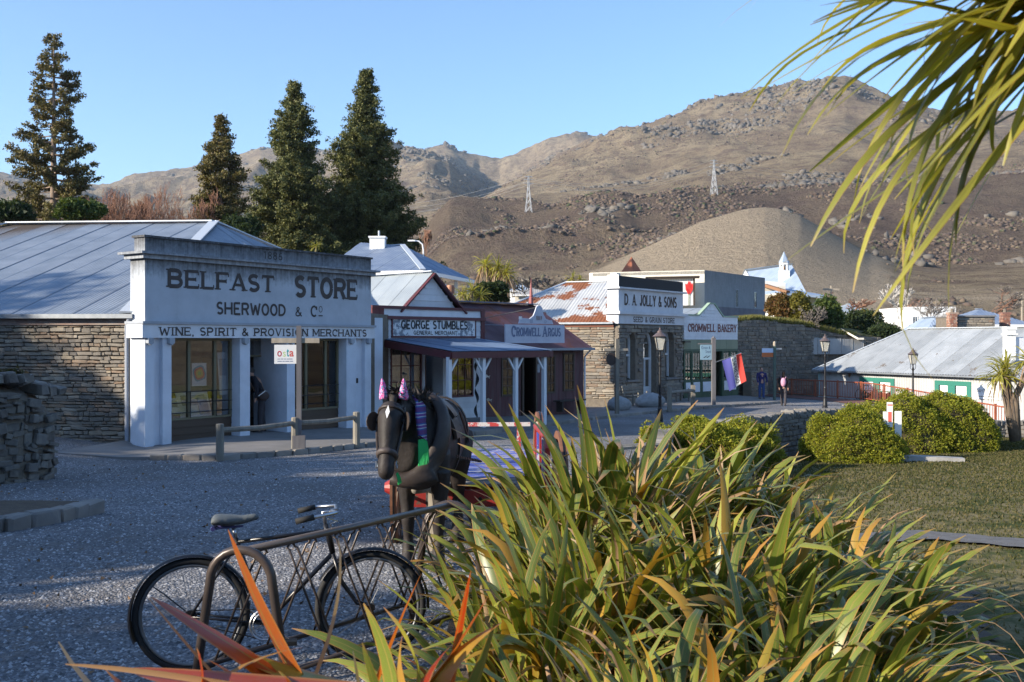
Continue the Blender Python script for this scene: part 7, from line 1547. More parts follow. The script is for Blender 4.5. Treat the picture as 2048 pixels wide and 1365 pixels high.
# ---------------------------------------------------------------- mounded heath bushes
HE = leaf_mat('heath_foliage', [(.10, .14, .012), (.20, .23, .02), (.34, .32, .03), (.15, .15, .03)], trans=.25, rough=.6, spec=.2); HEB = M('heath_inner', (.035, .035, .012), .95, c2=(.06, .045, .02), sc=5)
def heath(lab, c_, ax, nl, seed, leaf=.035, rz=0):
    global rng; rng = np.random.default_rng(seed); t_ = thing('heath_bush', lab, 'bush', c_, rz, 'round clipped-looking heath bushes'); ax = np.array(ax)
    d = rng.normal(0, 1, (nl, 3)); d[:, 2] = np.abs(d[:, 2])*1.1-.2; d /= np.linalg.norm(d, axis=1)[:, None]
    k = 1+.10*np.sin(d[:, 0]*4+seed)*np.cos(d[:, 1]*5+seed)+.06*np.sin(d[:, 2]*9+d[:, 0]*7); P = d*(ax*k[:, None]+rng.normal(0, .05, (nl, 1))+.24*fbm(d[:, 0]*2.6+seed, d[:, 1]*2.6+d[:, 2]*2, 2, seed)[:, None]); P[:, 2] = np.maximum(P[:, 2], -.15)
    per = 44; off = rng.normal(0, 1, (nl, per, 3)); off /= np.linalg.norm(off, axis=2)[..., None]; nd = d[:, None]; off = off+nd*1.1*(np.sum(off*nd, 2, keepdims=True) < 0)*1.0
    off /= np.linalg.norm(off, axis=2)[..., None]; rad = rng.uniform(.08, .17, (nl, 1, 1)); base = P[:, None]+off*rad; tip = base+off*leaf*rng.uniform(.7, 1.5, (nl, per, 1))+rng.normal(0, leaf*.3, (nl, per, 3)); e = np.cross(off, rng.normal(0, 1, off.shape)); e /= np.linalg.norm(e, axis=2)[..., None]; e *= leaf*.55
    V = np.stack([base-e, base+e, tip], 2).reshape(-1, 3); link('foliage', np_mesh('foliage', V, np.arange(len(V)).reshape(-1, 3), HE), t_)
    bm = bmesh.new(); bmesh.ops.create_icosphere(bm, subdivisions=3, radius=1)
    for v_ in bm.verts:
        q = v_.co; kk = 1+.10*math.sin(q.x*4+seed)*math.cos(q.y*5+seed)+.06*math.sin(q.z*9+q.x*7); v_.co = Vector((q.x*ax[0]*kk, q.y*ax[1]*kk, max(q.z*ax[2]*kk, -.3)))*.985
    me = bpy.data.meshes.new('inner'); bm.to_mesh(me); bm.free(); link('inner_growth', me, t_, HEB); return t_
p = pt(1712, 0, 28.6); heath('left round heath bush, right of the lawn wall end', (p.x, p.y, G(p.x, p.y)+.12), (1.22, 1.0, 1.2), 1500, 5, rz=.1)
p = pt(1805, 0, 33); heath('middle heath bush, yellowest at its top, behind the notice boards', (p.x, p.y, CZ-3.35), (1.5, 1.3, 1.42), 1300, 6)
p = pt(1880, 0, 33.5); heath('right heath bush, the largest, in front of the tin cafe doors', (p.x, p.y, CZ-3.55), (1.7, 1.4, 1.55), 1700, 7)
p = pt(1925, 0, 35); heath('shaded heath bush at the right end behind the largest one', (p.x, p.y, CZ-3.55), (1.0, 1.0, 1.3), 600, 12)
p = pt(1390, 0, 24.0); heath('pale yellow-green heath bush behind the tallest flax clump', (p.x, p.y, CZ-2.95), (1.25, .8, .88), 1100, 8)
p = pt(1480, 0, 25.6); heath('dark shaded heath bush between the pale yellow one and the lawn wall', (p.x, p.y, CZ-3.1), (.95, .7, .92), 700, 9)
# wispy grass seed stalks at the right edge
ws = thing('tall_grass', 'thin arching straw-coloured grass stalks at the bottom right edge', 'grass', on(1.9, 3.6))
for k in range(6):
    a = 2.2+.25*k; L_ = .8+.08*k; MB().tube([(.03*k+.45*math.cos(a)*q**2.2/12**2.2, .1*q/12, L_*math.sin(min(1.75, q/12*1.9))) for q in range(13)], [.003*(1-q/16) for q in range(13)], 4, caps=False).build('stalk', FX_D, ws)
# trees left of the picture that throw the long shade over the road
def shade_tree(lab, x, y, h, w, seed, n=5200, leaf=.42):
    global rng; rng = np.random.default_rng(seed); t_ = thing('roadside_tree', lab, 'tree', (x, y, -.2), 0, 'trees beside the road left of the view'); MB().tube([(0, 0, 0), (.1, 0, h*.5), (0, .1, h*.9)], [.35, .22, .05], 7).build('trunk', M_BARKT, t_)
    d = rng.normal(0, 1, (n, 3)); d /= np.linalg.norm(d, axis=1)[:, None]; r_ = rng.uniform(.35, 1, (n, 1))**.6; P = d*r_*np.array([w, w, h*.47])*(1+.25*np.sin(d[:, :1]*6+seed)*np.cos(d[:, 2:]*7)); P[:, 2] += h*.52
    cards('crown', P, leaf, F_DARK, t_, aspect=.5, per=2, spread=.2)
SHT = [(-20, -16, 7.6, 3.0), (-20.5, -12.2, 7.8, 2.9), (-20.5, -8.6, 8.0, 2.8), (-21, -5.4, 8.2, 2.6), (-21, -2.4, 8.4, 2.2), (-21, .55, 7.0, 1.6), (-21, 3.6, 9.0, 2.5), (-22, 7, 8.6, 2.8), (-24, 10.6, 8.3, 3.0), (-27, 14.6, 7.6, 3.0), (-36, 14, 13.6, 3.6), (-12.5, -9, 11, 4.2), (-5.5, -12, 9, 4.4), (3, -13, 9, 4.6)]  # last three stand unseen behind the camera, added to block sky light
for i, (x, y, h, w) in enumerate(SHT): shade_tree(['dense evergreen at the camera end of the shading row', 'second dense evergreen of the shading row', 'third dense evergreen of the shading row', 'dense evergreen left of the gap that lets light onto the gravel', 'evergreen nearest the gap on the camera side', 'short young evergreen filling the gap in the row', 'evergreen nearest the gap on the far side', 'tall evergreen opposite the ruined wall', 'broad evergreen level with the long store', 'lower evergreen dappling the stone side wall', 'tallest evergreen whose shade falls on the long roof', 'unseen evergreen added left behind the camera to block sky light', 'unseen evergreen added straight behind the camera to block sky light', 'unseen evergreen added right behind the camera to block sky light'][i], x, y, h, w, 300+i)

def fl_(n):
    y = 4.5+16*rng.random(n)**1.4; x = rng.uniform(-.54, .1, n)*y; return np.stack([x, y, CZ-GH(x, y)+.012], 1)
kind(cards('fallen_leaves', fl_(700), .035, M('dry_leaf', (.20, .12, .06), .9), None, aspect=.6, flat=1.0), 'stuff')
# ================================================================== figures: smooth continuous bodies
def fused(name, mb, mat, parent, voxel=.02, it=4, fac=.6):
    """several overlapping volumes melted into one continuous skin"""
    me = mb.mesh(name, mat); o = bpy.data.objects.new(name, me); C.objects.link(o)
    m = o.modifiers.new('r', 'REMESH'); m.mode = 'VOXEL'; m.voxel_size = voxel; s_ = o.modifiers.new('s', 'SMOOTH'); s_.iterations = it; s_.factor = fac
    dg = bpy.context.evaluated_depsgraph_get(); m2 = bpy.data.meshes.new_from_object(o.evaluated_get(dg)); bpy.data.objects.remove(o); m2.polygons.foreach_set('use_smooth', [True]*len(m2.polygons))
    m2.materials.clear(); m2.materials.append(mat); return link(name, m2, parent)
def ell(mb, c, r, n=12):
    c = Vector(c); secs = []
    for k in range(9):
        a = -math.pi/2+math.pi*k/8; a = max(-1.5, min(1.5, a)); secs.append((c+Vector((0, 0, r[2]*math.sin(a))), (r[0]*math.cos(a), 0, 0), (0, r[1]*math.cos(a), 0)))
    mb.loft(secs, n); return mb
M_SKIN = M('skin', (.42, .24, .17), .6)
def person(lab, loc, rz, h=1.7, jacket=(.05, .05, .2), trousers=(.05, .07, .14), hair=(.02, .015, .012), lean=0, stride=.12, armf=(.05, .05), female=False, hairlen=0, vox=.02, elbow=(0, 0)):
    t_ = thing('person', lab, 'person', loc, rz); s = h/1.7
    def U(p):
        x, y, z = p
        if z > .93 and lean: y0, z0 = y, z-.93; c_, n_ = math.cos(lean), math.sin(lean); y, z = y0*c_-z0*n_, .93+y0*n_+z0*c_
        return Vector((x*s, y*s, z*s))
    body = MB(); sh = .17 if female else .20
    legs = [[(sx_*.09, 0, .93), (sx_*.10, -stride*sx_*.5-.02, .50), (sx_*.10, -stride*sx_, .08)] for sx_ in (-1, 1)]
    arms = [[(sx_*sh, 0, 1.42), (sx_*(sh+.07), -.02-armf[i]*.5+elbow[i]*.2, 1.14), (sx_*(sh+.06), -.08-armf[i], .90+abs(elbow[i])*.15)] for i, sx_ in enumerate((-1, 1))]
    for l_ in legs: body.tube([U(p) for p in l_], [.085*s, .055*s, .038*s], 10); body.tube([U(l_[2]), U((l_[2][0], l_[2][1]-.12, .03))], [.045*s, .035*s], 8)
    body.tube([U((0, 0, .86)), U((0, 0, 1.1)), U((0, 0, 1.35)), U((0, 0, 1.46))], [.14*s, .12*s, .145*s, .07*s], 12); body.tube([U((0, 0, 1.42)), U((0, -.01, 1.54))], .05*s, 8); ell(body, U((0, -.015, 1.60)), (.075*s, .095*s, .115*s)); body.tube([U((0, -.10, 1.60)), U((0, -.125, 1.585))], [.012, .016], 6)
    for a_ in arms:
        body.tube([U(p) for p in a_], [.048*s, .038*s, .028*s], 8)
        hx, hy, hz = a_[2]
        for k in range(4): body.tube([U((hx+(k-1.5)*.014, hy-.005, hz-.05)), U((hx+(k-1.5)*.016, hy-.03, hz-.15+.01*abs(k-1.5)))], [.011, .009], 5)
        body.tube([U((hx, hy, hz)), U((hx, hy-.01, hz-.08))], [.028, .03], 6); body.tube([U((hx, hy-.03, hz-.03)), U((hx, hy-.06, hz-.09))], [.012, .009], 5)
    fused('body', body, M_SKIN, t_, .014, 2)
    jk = MB(); jk.loft([(U((0, 0, .84)), (.17*s, 0, 0), (0, .13*s, 0)), (U((0, 0, 1.05)), (.155*s, 0, 0), (0, .12*s, 0)), (U((0, 0, 1.3)), ((sh+.0)*s, 0, 0), (0, .135*s, 0)), (U((0, 0, 1.43)), ((sh-.02)*s, 0, 0), (0, .10*s, 0)), (U((0, 0, 1.5)), (.07*s, 0, 0), (0, .07*s, 0))])
    for a_ in arms: jk.tube([U(p) for p in a_], [.068*s, .055*s, .045*s], 10)
    fused('jacket', jk, M('cloth_%d' % int(jacket[2]*1000+jacket[0]*77), jacket, .9, c2=tuple(x*.6 for x in jacket), sc=9), t_, vox)
    tr = MB()
    for l_ in legs: tr.tube([U(p) for p in l_], [.10*s, .075*s, .06*s], 10)
    tr.loft([(U((0, 0, .8)), (.15*s, 0, 0), (0, .11*s, 0)), (U((0, 0, .93)), (.16*s, 0, 0), (0, .125*s, 0)), (U((0, 0, 1.0)), (.15*s, 0, 0), (0, .12*s, 0))]); fused('trousers', tr, M('denim_%d' % int(trousers[2]*1000), trousers, .9), t_, vox)
    for l_ in legs: sh_ = MB(); sh_.tube([U((l_[2][0], l_[2][1]+.05, .045)), U((l_[2][0], l_[2][1]-.06, .05)), U((l_[2][0], l_[2][1]-.17, .03))], [.045*s, .05*s, .035*s], 8); sh_.build('shoe', M('shoe_leather', (.03, .025, .022), .6), t_, smooth=True)
    ha = MB(); ell(ha, U((0, .02, 1.635)), (.088*s, .10*s, .10*s))
    if hairlen: ell(ha, U((0, .06, 1.635-hairlen*.5)), (.075*s, .05*s, hairlen*.7))
    fused('hair', ha, M('hair_%d' % int(hair[0]*1000), hair, .8), t_, .02)
    return t_, U
p = pt(1523, 0, 51.8); p.z = fpz(p.x, p.y)
person('man in dark blue jacket and jeans standing on the footpath, facing the camera', p, R(5), 1.64, (.035, .03, .13), (.04, .075, .2), stride=.03, armf=(.12, .05))
p = pt(1567, 0, 47.5); p.z = G(p.x, p.y)
w_, U = person('woman in black coat walking away with a pink backpack', p, R(160), 1.62, (.015, .014, .017), (.05, .045, .05), (.035, .02, .012), stride=.2, armf=(-.15, .25), female=True, hairlen=.22)
bp = MB(); ell(bp, U((0, .17, 1.18)), (.14, .10, .22)); fused('backpack', bp, M('pink_backpack', (.55, .28, .38), .7), w_, .02)
for sx_ in (-1, 1): MB().tube([U((sx_*.1, .12, 1.38)), U((sx_*.11, .0, 1.47)), U((sx_*.12, -.13, 1.3)), U((sx_*.13, -.05, 1.05))], .018, 5).build('shoulder_strap', M('pink_backpack', (.5, .2, .3), .7), w_)
px_ = BF.sx(524, .55); p = BF.W(px_, .55); p.z = fpz(p.x, p.y)+.02
m_, U = person('elderly man in dark jacket bending into the store doorway with a shoulder bag', p, R(-70), 1.78, (.022, .022, .03), (.055, .045, .05), (.05, .045, .04), lean=.42, stride=.06, armf=(.35, .1), elbow=(1, 0), vox=.018)
bg_ = MB(); ell(bg_, U((.24, .02, .95)), (.07, .16, .13)); fused('shoulder_bag', bg_, M('brown_bag', (.06, .04, .035), .7), m_, .018); MB().tube([U((.26, .1, 1.02)), U((.2, .0, 1.2)), U((.02, -.08, 1.46)), U((-.12, .05, 1.4))], .012, 5).build('bag_strap', M_BLACK, m_); MB().beam(U((.315, -.1, 1.0)), U((.315, .12, 1.05)), .03, .02).build('reflective_stripe', M_PAPER, m_)
MB().lathe([(.10, 0), (.10, .05), (.06, .1), (0, .11)], 12).build('cap', M('dark_cap', (.025, .022, .025), .8), m_, loc=U((0, -.01, 1.66)), rot=(.4, 0, 0))

# ================================================================== horse figure with harness
hd = math.atan2(-2.1, -.15); hx0, hy0 = -.77, 9.72; hz0 = G(-.8, 9.2)
ho = thing('horse_figure', 'black draught horse statue in harness wearing pink crocheted ear covers', 'horse', (hx0, hy0, hz0), hd)
M_HORSE = M('worn_black_hide', (.012, .010, .010), .62, c2=(.045, .037, .033), sc=3.5, amt=.6, bump=.6, bsc=9, spec=.3, dist=.015)
b = MB()
def S(x, z, ry, rz, y=0, tilt=0): return ((x, y, z), (0, ry, 0), (math.sin(tilt)*rz, 0, math.cos(tilt)*rz))
b.loft([S(-1.06, 1.12, .12, .16), S(-1.0, 1.12, .22, .25), S(-.82, 1.14, .30, .33), S(-.55, 1.13, .315, .36), S(-.2, 1.09, .33, .37), S(.15, 1.07, .33, .37), S(.42, 1.09, .30, .37), S(.62, 1.10, .27, .33), S(.76, 1.08, .22, .25), S(.84, 1.07, .13, .15)], 18)
b.loft([S(.30, 1.22, .16, .22, tilt=-.6), S(.52, 1.29, .16, .27, tilt=-.7), S(.70, 1.38, .135, .25, tilt=-.8), S(.86, 1.47, .115, .19, tilt=-.9), S(.98, 1.52, .10, .14, tilt=-1.0)], 16)
hs_ = [((.90, 0, 1.50), .09, .10), ((1.0, 0, 1.50), .115, .135), ((1.075, 0, 1.40), .13, .145), ((1.14, 0, 1.28), .115, .135), ((1.20, 0, 1.16), .088, .105), ((1.25, 0, 1.06), .08, .085), ((1.28, 0, .99), .085, .082), ((1.30, 0, .94), .07, .065), ((1.305, 0, .915), .035, .03)]
dv = Vector((.86, 0, .5)).normalized(); b.loft([(c_, (0, ry, 0), tuple(dv*rz_)) for c_, ry, rz_ in hs_], 16)
for sg in (-1, 1):
    b.tube([(.60, sg*.17, 1.05), (.58, sg*.19, .80), (.60, sg*.18, .56), (.60, sg*.17, .46), (.59, sg*.17, .28), (.59, sg*.17, .16), (.63, sg*.17, .09)], [.15, .115, .075, .08, .055, .075, .075], 10)
    b.tube([(.62, sg*.17, .10), (.66, sg*.17, .0)], [.085, .105], 10)
    b.tube([(-.72, sg*.17, 1.1), (-.58, sg*.2, .86), (-.70, sg*.19, .66), (-.82, sg*.18, .50), (-.78, sg*.18, .30), (-.76, sg*.18, .15), (-.71, sg*.18, .09)], [.23, .18, .11, .08, .058, .08, .075], 10); b.tube([(-.72, sg*.18, .1), (-.67, sg*.18, 0)], [.085, .10], 10)
    b.tube([(.95, sg*.075, 1.58), (.955, sg*.09, 1.66), (.965, sg*.095, 1.71)], [.035, .035, .01], 7); ell(b, (1.085, sg*.115, 1.39), (.035, .025, .03)); ell(b, (1.29, sg*.05, 1.0), (.03, .025, .03))
fused('body', b, M_HORSE, ho, .017, 3, .5)
M_LEATH = M('harness_leather', (.026, .019, .017), .5, c2=(.05, .038, .032), sc=5, bump=.3, bsc=18); M_WOOLP = None
for sg in (-1, 1): ell(MB(), (0, 0, 0), (1, 1, 1)); ey_ = MB(); ell(ey_, (1.115, sg*.128, 1.39), (.02, .012, .02)); ey_.build('eye', M('eye_gloss', (.01, .008, .008), .1), ho, smooth=True)
# collar, thick and low on the chest
cl = []
for i in range(22): a = 2*math.pi*i/22; cl.append((.66+.0*math.cos(a)+(.14*math.cos(a)*-1), .285*math.sin(a), 1.20+.37*math.cos(a)))
cb_ = MB(); cb_.tube(cl, [.062+.025*(1-math.cos(2*math.pi*i/22))*.5 for i in range(22)], 10, closed=True); cb_.build('collar', M_LEATH, ho, smooth=True)
ha_ = MB().tube([(x+.02, y*1.06, 1.16+(z-1.16)*1.05) for x, y, z in cl], .024, 8, closed=True).build('hames', M('worn_brown_hames', (.05, .035, .028), .6), ho, smooth=True)
# saddle pad, back strap, girth
def band(x0, x1, ry, rz, zc, a0, a1, t, name, mat, n=20):
    mb = MB()
    for i in range(n+1):
        a = R(a0+(a1-a0)*i/n)
        for x in (x0, x1): 
            for rr_ in (1, 1+t): mb.v.append((x, ry*rr_*math.sin(a), zc+rz*rr_*math.cos(a)))
        if i: j = 4*(i-1); mb.f += [(j+1, j+3, j+7, j+5), (j, j+4, j+6, j+2), (j, j+1, j+5, j+4), (j+2, j+6, j+7, j+3)]
    return mb.build(name, mat, ho, smooth=False)
band(-.02, .36, .325, .385, 1.08, -78, 78, .10, 'saddle_pad', M_LEATH); band(.04, .28, .355, .43, 1.08, -52, 52, .09, 'saddle', M('saddle_black', (.02, .018, .018), .4)); band(.08, .15, .335, .375, 1.08, 60, 300, .05, 'girth', M_LEATH); band(-.60, -.53, .33, .37, 1.13, -120, 120, .05, 'hip_strap', M_LEATH); band(-.98, -.92, .25, .28, 1.12, -110, 110, .06, 'breeching', M_LEATH)
for sg in (-1, 1):
    tr_ = MB(); a_, c_ = Vector((.5, sg*.36, 1.02)), Vector((-1.1, sg*.44, .78))
    for i in range(30):
        p0 = a_.lerp(c_, i/30); p1 = a_.lerp(c_, (i+.85)/30); tr_.beam(p0, p1, .028 if i % 2 else .012, .012 if i % 2 else .028)
    kind(tr_.build('trace_chain', M('rusty_chain', (.07, .05, .04), .6, metal=.5), ho), 'stuff')
    MB().tube([(.2, sg*.34, 1.42), (-.1, sg*.36, 1.25), (-.55, sg*.36, 1.05)], .012, 5).build('back_strap', M_LEATH, ho)
# bridle
def ring_head(k0, f_, r, name, mat, sc=1.06):
    c_, ry, rz_ = hs_[k0]; c2, ry2, rz2_ = hs_[k0+1]; c_ = Vector(c_).lerp(Vector(c2), f_); ry = (ry+(ry2-ry)*f_)*sc; rz_ = (rz_+(rz2_-rz_)*f_)*sc; return MB().tube([c_+Vector((0, ry*math.cos(a), 0))+dv*rz_*math.sin(a) for a in np.linspace(0, 2*math.pi, 17)[:-1]], r, 6, closed=True).build(name, mat, ho, smooth=True)
ring_head(4, .5, .028, 'noseband', M('noseband_brown', (.07, .055, .05), .6), 1.04); ring_head(1, .45, .016, 'browband', M_LEATH, 1.02)
for sg in (-1, 1):
    MB().tube([(1.0, sg*.125, 1.5), (1.08, sg*.14, 1.4), (1.16, sg*.12, 1.25), (1.235, sg*.092, 1.1)], .013, 6).build('cheek_strap', M_LEATH, ho)
    bl_ = MB(); n = 14; cc = Vector((1.12, sg*.17, 1.39)); uu = Vector((.85, sg*.62, .1)).normalized(); vv = Vector((.25, 0, -1)).normalized(); bl_.loft([(cc-uu.cross(vv)*.006, uu*.085, vv*.085), (cc+uu.cross(vv)*.006, uu*.085, vv*.085)], n); bl_.build('blinker', M_LEATH, ho)
    MB().tube([(1.25+.03*math.cos(a), sg*.1, 1.03+.03*math.sin(a)) for a in np.linspace(0, 5.9, 10)], .006, 5, closed=True).build('bit_ring', M_STEEL, ho)
    # crocheted ear covers
    t = NT('crochet_pink') if sg < 0 else None
    if t:
        v = t.coord(); vo = t.new('TexVoronoi', inp={'Scale': 95}); t.l(v, vo.inputs['Vector']); sp = t.new('SeparateColor'); t.l(vo.outputs['Color'], sp.inputs[0])
        t.color(t.ramp(sp.outputs[0], [(0, (.75, .10, .38)), (.35, (.75, .32, .55)), (.6, (.1, .35, .5)), (.78, (.8, .5, .65)), (.9, (.05, .05, .12))], 'CONSTANT')); t.p.inputs['Roughness'].default_value = 1; t.bump(vo.outputs['Distance'], 1.0, .006); M_WOOLP = t.m
    MB().tube([(.955, sg*.095, 1.575), (.955, sg*.10, 1.60), (.965, sg*.105, 1.66), (.975, sg*.11, 1.73), (.98, sg*.112, 1.755)], [.048, .05, .036, .018, .006], 12).build('ear_cover', M_WOOLP, ho, smooth=True)
c_ = Vector((1.113, 0, 1.452)); fr_n = dv; dn = Vector((.5, 0, -.86))
o_ = Vector(hs_[2][0])+dv*.160; MB().add([tuple(o_+dn*-.065), tuple(o_+Vector((0, .022, 0))), tuple(o_+dn*.065), tuple(o_+Vector((0, -.022, 0)))], [(0, 3, 2, 1)]).build('forehead_star', M('white_blaze', (.65, .66, .68), .7), ho)
# mane
P = []
for i in range(260):
    u = random.random(); x = .45+.52*u; z = 1.50+.13*u+random.uniform(-.02, .02); P.append((x, random.gauss(.03, .04), z))
cards('mane', np.array(P), .10, M('mane_hair', (.03, .024, .02), .8), ho, per=4, spread=.015, aspect=.12, up=-.5)
MB().tube([(.95, .0, 1.6), (1.06, .02, 1.56), (1.10, .03, 1.48)], [.05, .035, .01], 6).build('forelock', M('mane_hair', (.03, .024, .02), .8), ho, smooth=True)
MB().tube([(-1.05, 0, 1.25), (-1.18, 0, 1.1), (-1.2, 0, .75), (-1.15, 0, .45)], [.05, .07, .09, .02], 8).build('tail', M('mane_hair', (.03, .024, .02), .8), ho, smooth=True)
# knitted scarf thrown over the neck with green tassels
sc_ = thing('scarf', 'knitted blue and purple scarf with bright green tassels round the horse neck', 'scarf', (hx0, hy0, hz0), hd)
t = NT('striped_knit'); v = t.coord((1, 1, 1)); wv = t.new('TexWave', inp={'Scale': 3.2, 'Distortion': 0.4}); wv.bands_direction = 'Z'; t.l(v, wv.inputs['Vector']); t.color(t.ramp(wv.outputs['Fac'], [(0, (.10, .04, .16)), (.35, (.03, .09, .28)), (.7, (.35, .40, .48)), (.9, (.14, .05, .22))], 'CONSTANT')); t.p.inputs['Roughness'].default_value = 1; t.bump(t.noise(v, 90, 2), .8, .006); M_KNIT = t.m
mb = MB(); path = [(.80, -.17, 1.22), (.76, -.155, 1.38), (.73, -.09, 1.56), (.72, .02, 1.60), (.76, .13, 1.52), (.84, .205, 1.38), (.88, .25, 1.22)]
for i, p in enumerate(path):
    p = Vector(p); tg = (Vector(path[min(i+1, 6)])-Vector(path[max(i-1, 0)])).normalized(); s_ = Vector((.055, 0, .03)); nn = tg.cross(s_).normalized()*.012
    for q in (p-s_-nn, p+s_-nn, p+s_+nn, p-s_+nn): mb.v.append(tuple(q))
    if i:
        j = 4*(i-1)
        for k in range(4): mb.f.append((j+k, j+(k+1) % 4, j+4+(k+1) % 4, j+4+k))
mb.build('scarf_band', M_KNIT, sc_, smooth=True)
M_TAS = M('bright_green_wool', (.03, .42, .12), .9)
for k in range(9): x = .83+.014*k; MB().tube([(x, .252, 1.215), (x+.004*(k-4), .262, 1.10), (x+.006*(k-4), .262, .985)], [.007, .008, .005], 5).build('tassel', M_TAS, sc_)
for k in range(6): x = .82+.012*k; MB().tube([(x, -.175, 1.215), (x+.006*(k-3), -.18, 1.12), (x+.008*(k-3), -.17, 1.03)], [.006, .007, .005], 5).build('tassel', M_TAS, sc_)
for k in range(6): MB().tube([(1.2-.012*k, .085, .95), (1.19-.02*k, .10, .90), (1.17-.028*k, .10, .85)], [.006, .007, .005], 5).build('tassel', M_TAS, sc_)
def turn_head(root):
    for o in root.children:
        for v_ in o.data.vertices:
            x = v_.co.x+o.location.x; w = float(sstep(.5, 1.0, x))*(1 if v_.co.z > .9 or x > .85 else 0); v_.co.y = v_.co.y*(.82+.04*w)-.21*w
turn_head(ho); turn_head(sc_)
# support stones and post under the horse
sb_ = thing('timber_support', 'pale timber prop standing under the horse belly', 'post', (hx0-.02, hy0-.1, hz0), hd); MB().box(-.35, -.25, -.06, .06, 0, .8).build('prop', M_PALET, sb_)

# ================================================================== cart
ct = thing('cart', 'old flat cart with peeling blue deck, red chassis and wooden wheels behind the horse', 'cart', (-.40, 12.3, G(-.4, 12.3)+.03), R(3))
t = NT('peeling_blue_paint'); v = t.coord((1.2, 9, 1)); n_ = t.noise(v, 2.2, 6, .7); t.color(t.mix(t.ramp(n_, [(.50, 0), (.54, 1)]), (.07, .10, .42), (.50, .47, .44))); t.p.inputs['Roughness'].default_value = .6; t.bump(n_, .4, .01); M_BLUEP = t.m
t = NT('chipped_red_paint'); v = t.coord((2, 2, 2)); n_ = t.noise(v, 5, 6, .7); t.color(t.mix(t.ramp(n_, [(.56, 0), (.6, 1)]), (.28, .022, .018), (.12, .07, .05))); t.p.inputs['Roughness'].default_value = .5; M_REDP = t.m
t = NT('white_red_rail'); v = t.coord((2.5, 2, 2)); n_ = t.noise(v, 2.4, 5, .7); t.color(t.mix(t.ramp(n_, [(.50, 0), (.54, 1)]), (.60, .56, .50), (.48, .05, .04))); t.p.inputs['Roughness'].default_value = .7; M_WRED = t.m
cw0, cw1 = -.78, .72; y0c, y1c = -1.7, 1.7; dz0 = .60
n = 15
for i in range(n): ya = y0c+(y1c-y0c)*i/n; MB().box(cw0, cw1, ya+.004, ya+(y1c-y0c)/n-.004, dz0+.004*(i % 3), dz0+.03+.004*(i % 3)).build('deck_plank', M_BLUEP if i > 1 else M_TIMBER, ct)
MB().box(cw0, cw1, y0c-.07, y0c-.002, dz0-.20, dz0-.03).build('front_beam', M_REDP, ct)
for x in (cw0+.15, cw1-.25): MB().box(x, x+.1, y0c, y1c, dz0-.14, dz0-.002).build('chassis_beam', M_REDP, ct)
for x in np.linspace(cw0+.2, cw1-.2, 5): MB().lathe([(.022, -.01), (.022, .01)], 8).build('bolt', M_IRON, ct, loc=(x, y0c-.075, dz0-.12), rot=(R(90), 0, 0))
MB().box(cw0+.0, cw1+.0, 1.30, 1.37, .985, 1.035).build('cross_rail', M_WRED, ct)
for x in (cw0+.1, cw1-.18): MB().box(x, x+.05, 1.31, 1.36, dz0, .984).build('rail_post', M_WRED, ct)
MB().tube([(cw1-.03, y0c, dz0), (cw1-.03, y0c, 1.0), (cw1-.03, y0c+.2, 1.1), (cw1-.03, 0, 1.1)], .03, 6).build('side_rail', M_REDP, ct)
for k in range(5): MB().box(cw1-.05, cw1-.02, y0c+.1+.35*k, y0c+.16+.35*k, dz0, 1.07).build('side_stake', M_BLUEP if k % 2 else M_REDP, ct)
for k in range(2): MB().box(cw1-.02, cw1+.0, y0c, .1, dz0+.1+.2*k, dz0+.2+.2*k).build('side_board', M_REDP if k else M_BLUEP, ct)
M_RIMW = M('brown_rim_wood', (.22, .10, .055), .6, c2=(.13, .06, .035), sc=5)
def wheel(x, y, r):
    w = thing('w', 'w', 'w'); bpy.data.objects.remove(w)
    rim = MB()
    n = 36
    for i in range(n):
        a = 2*math.pi*i/n; c_, s_ = math.cos(a), math.sin(a)
        for xx, rr_ in ((-.035, r), (.035, r), (.03, r-.09), (-.03, r-.09)): rim.v.append((xx, rr_*c_, rr_*s_))
        j = 4*i; l_ = 4*((i+1) % n)
        for k in range(4): rim.f.append((j+k, j+(k+1) % 4, l_+(k+1) % 4, l_+k))
    wo = rim.build('wheel', M_RIMW, ct, loc=(x, y, r+.0-.02))
    MB().tube([(.0, (r-.0)*math.cos(a), (r-.0)*math.sin(a)) for a in np.linspace(0, 2*math.pi, 37)[:-1]], .012, 4, closed=True).build('iron_tyre', M_IRON, wo)
    for k in range(12): a = math.pi*k/6; MB().tube([(0, .06*math.cos(a), .06*math.sin(a)), (0, (r-.07)*math.cos(a), (r-.07)*math.sin(a))], [.026, .018], 6).build('spoke', M_PALET, wo)
    hub = MB().lathe([(.05, -.13), (.09, -.06), (.09, .06), (.06, .13), (.03, .16)], 12).build('hub', M_REDP, wo, rot=(0, R(90), 0))
wheel(cw0-.14, -1.55, .60); wheel(cw1+.12, -1.55, .60); wheel(cw0-.14, 1.35, .60); wheel(cw1+.12, 1.35, .60)
for y in (-1.55, 1.35): MB().tube([(cw0-.14, y, .58), (cw1+.12, y, .58)], .035, 8).build('axle', M_REDP, ct)
for sg in (-1, 1): MB().tube([(sg*.45-.05, y0c, .62), (sg*.47-.12, y0c-.9, .72), (sg*.45-.2, y0c-1.55, .80)], [.045, .045, .035], 8).build('shaft', M_TIMBER, ct, smooth=True)

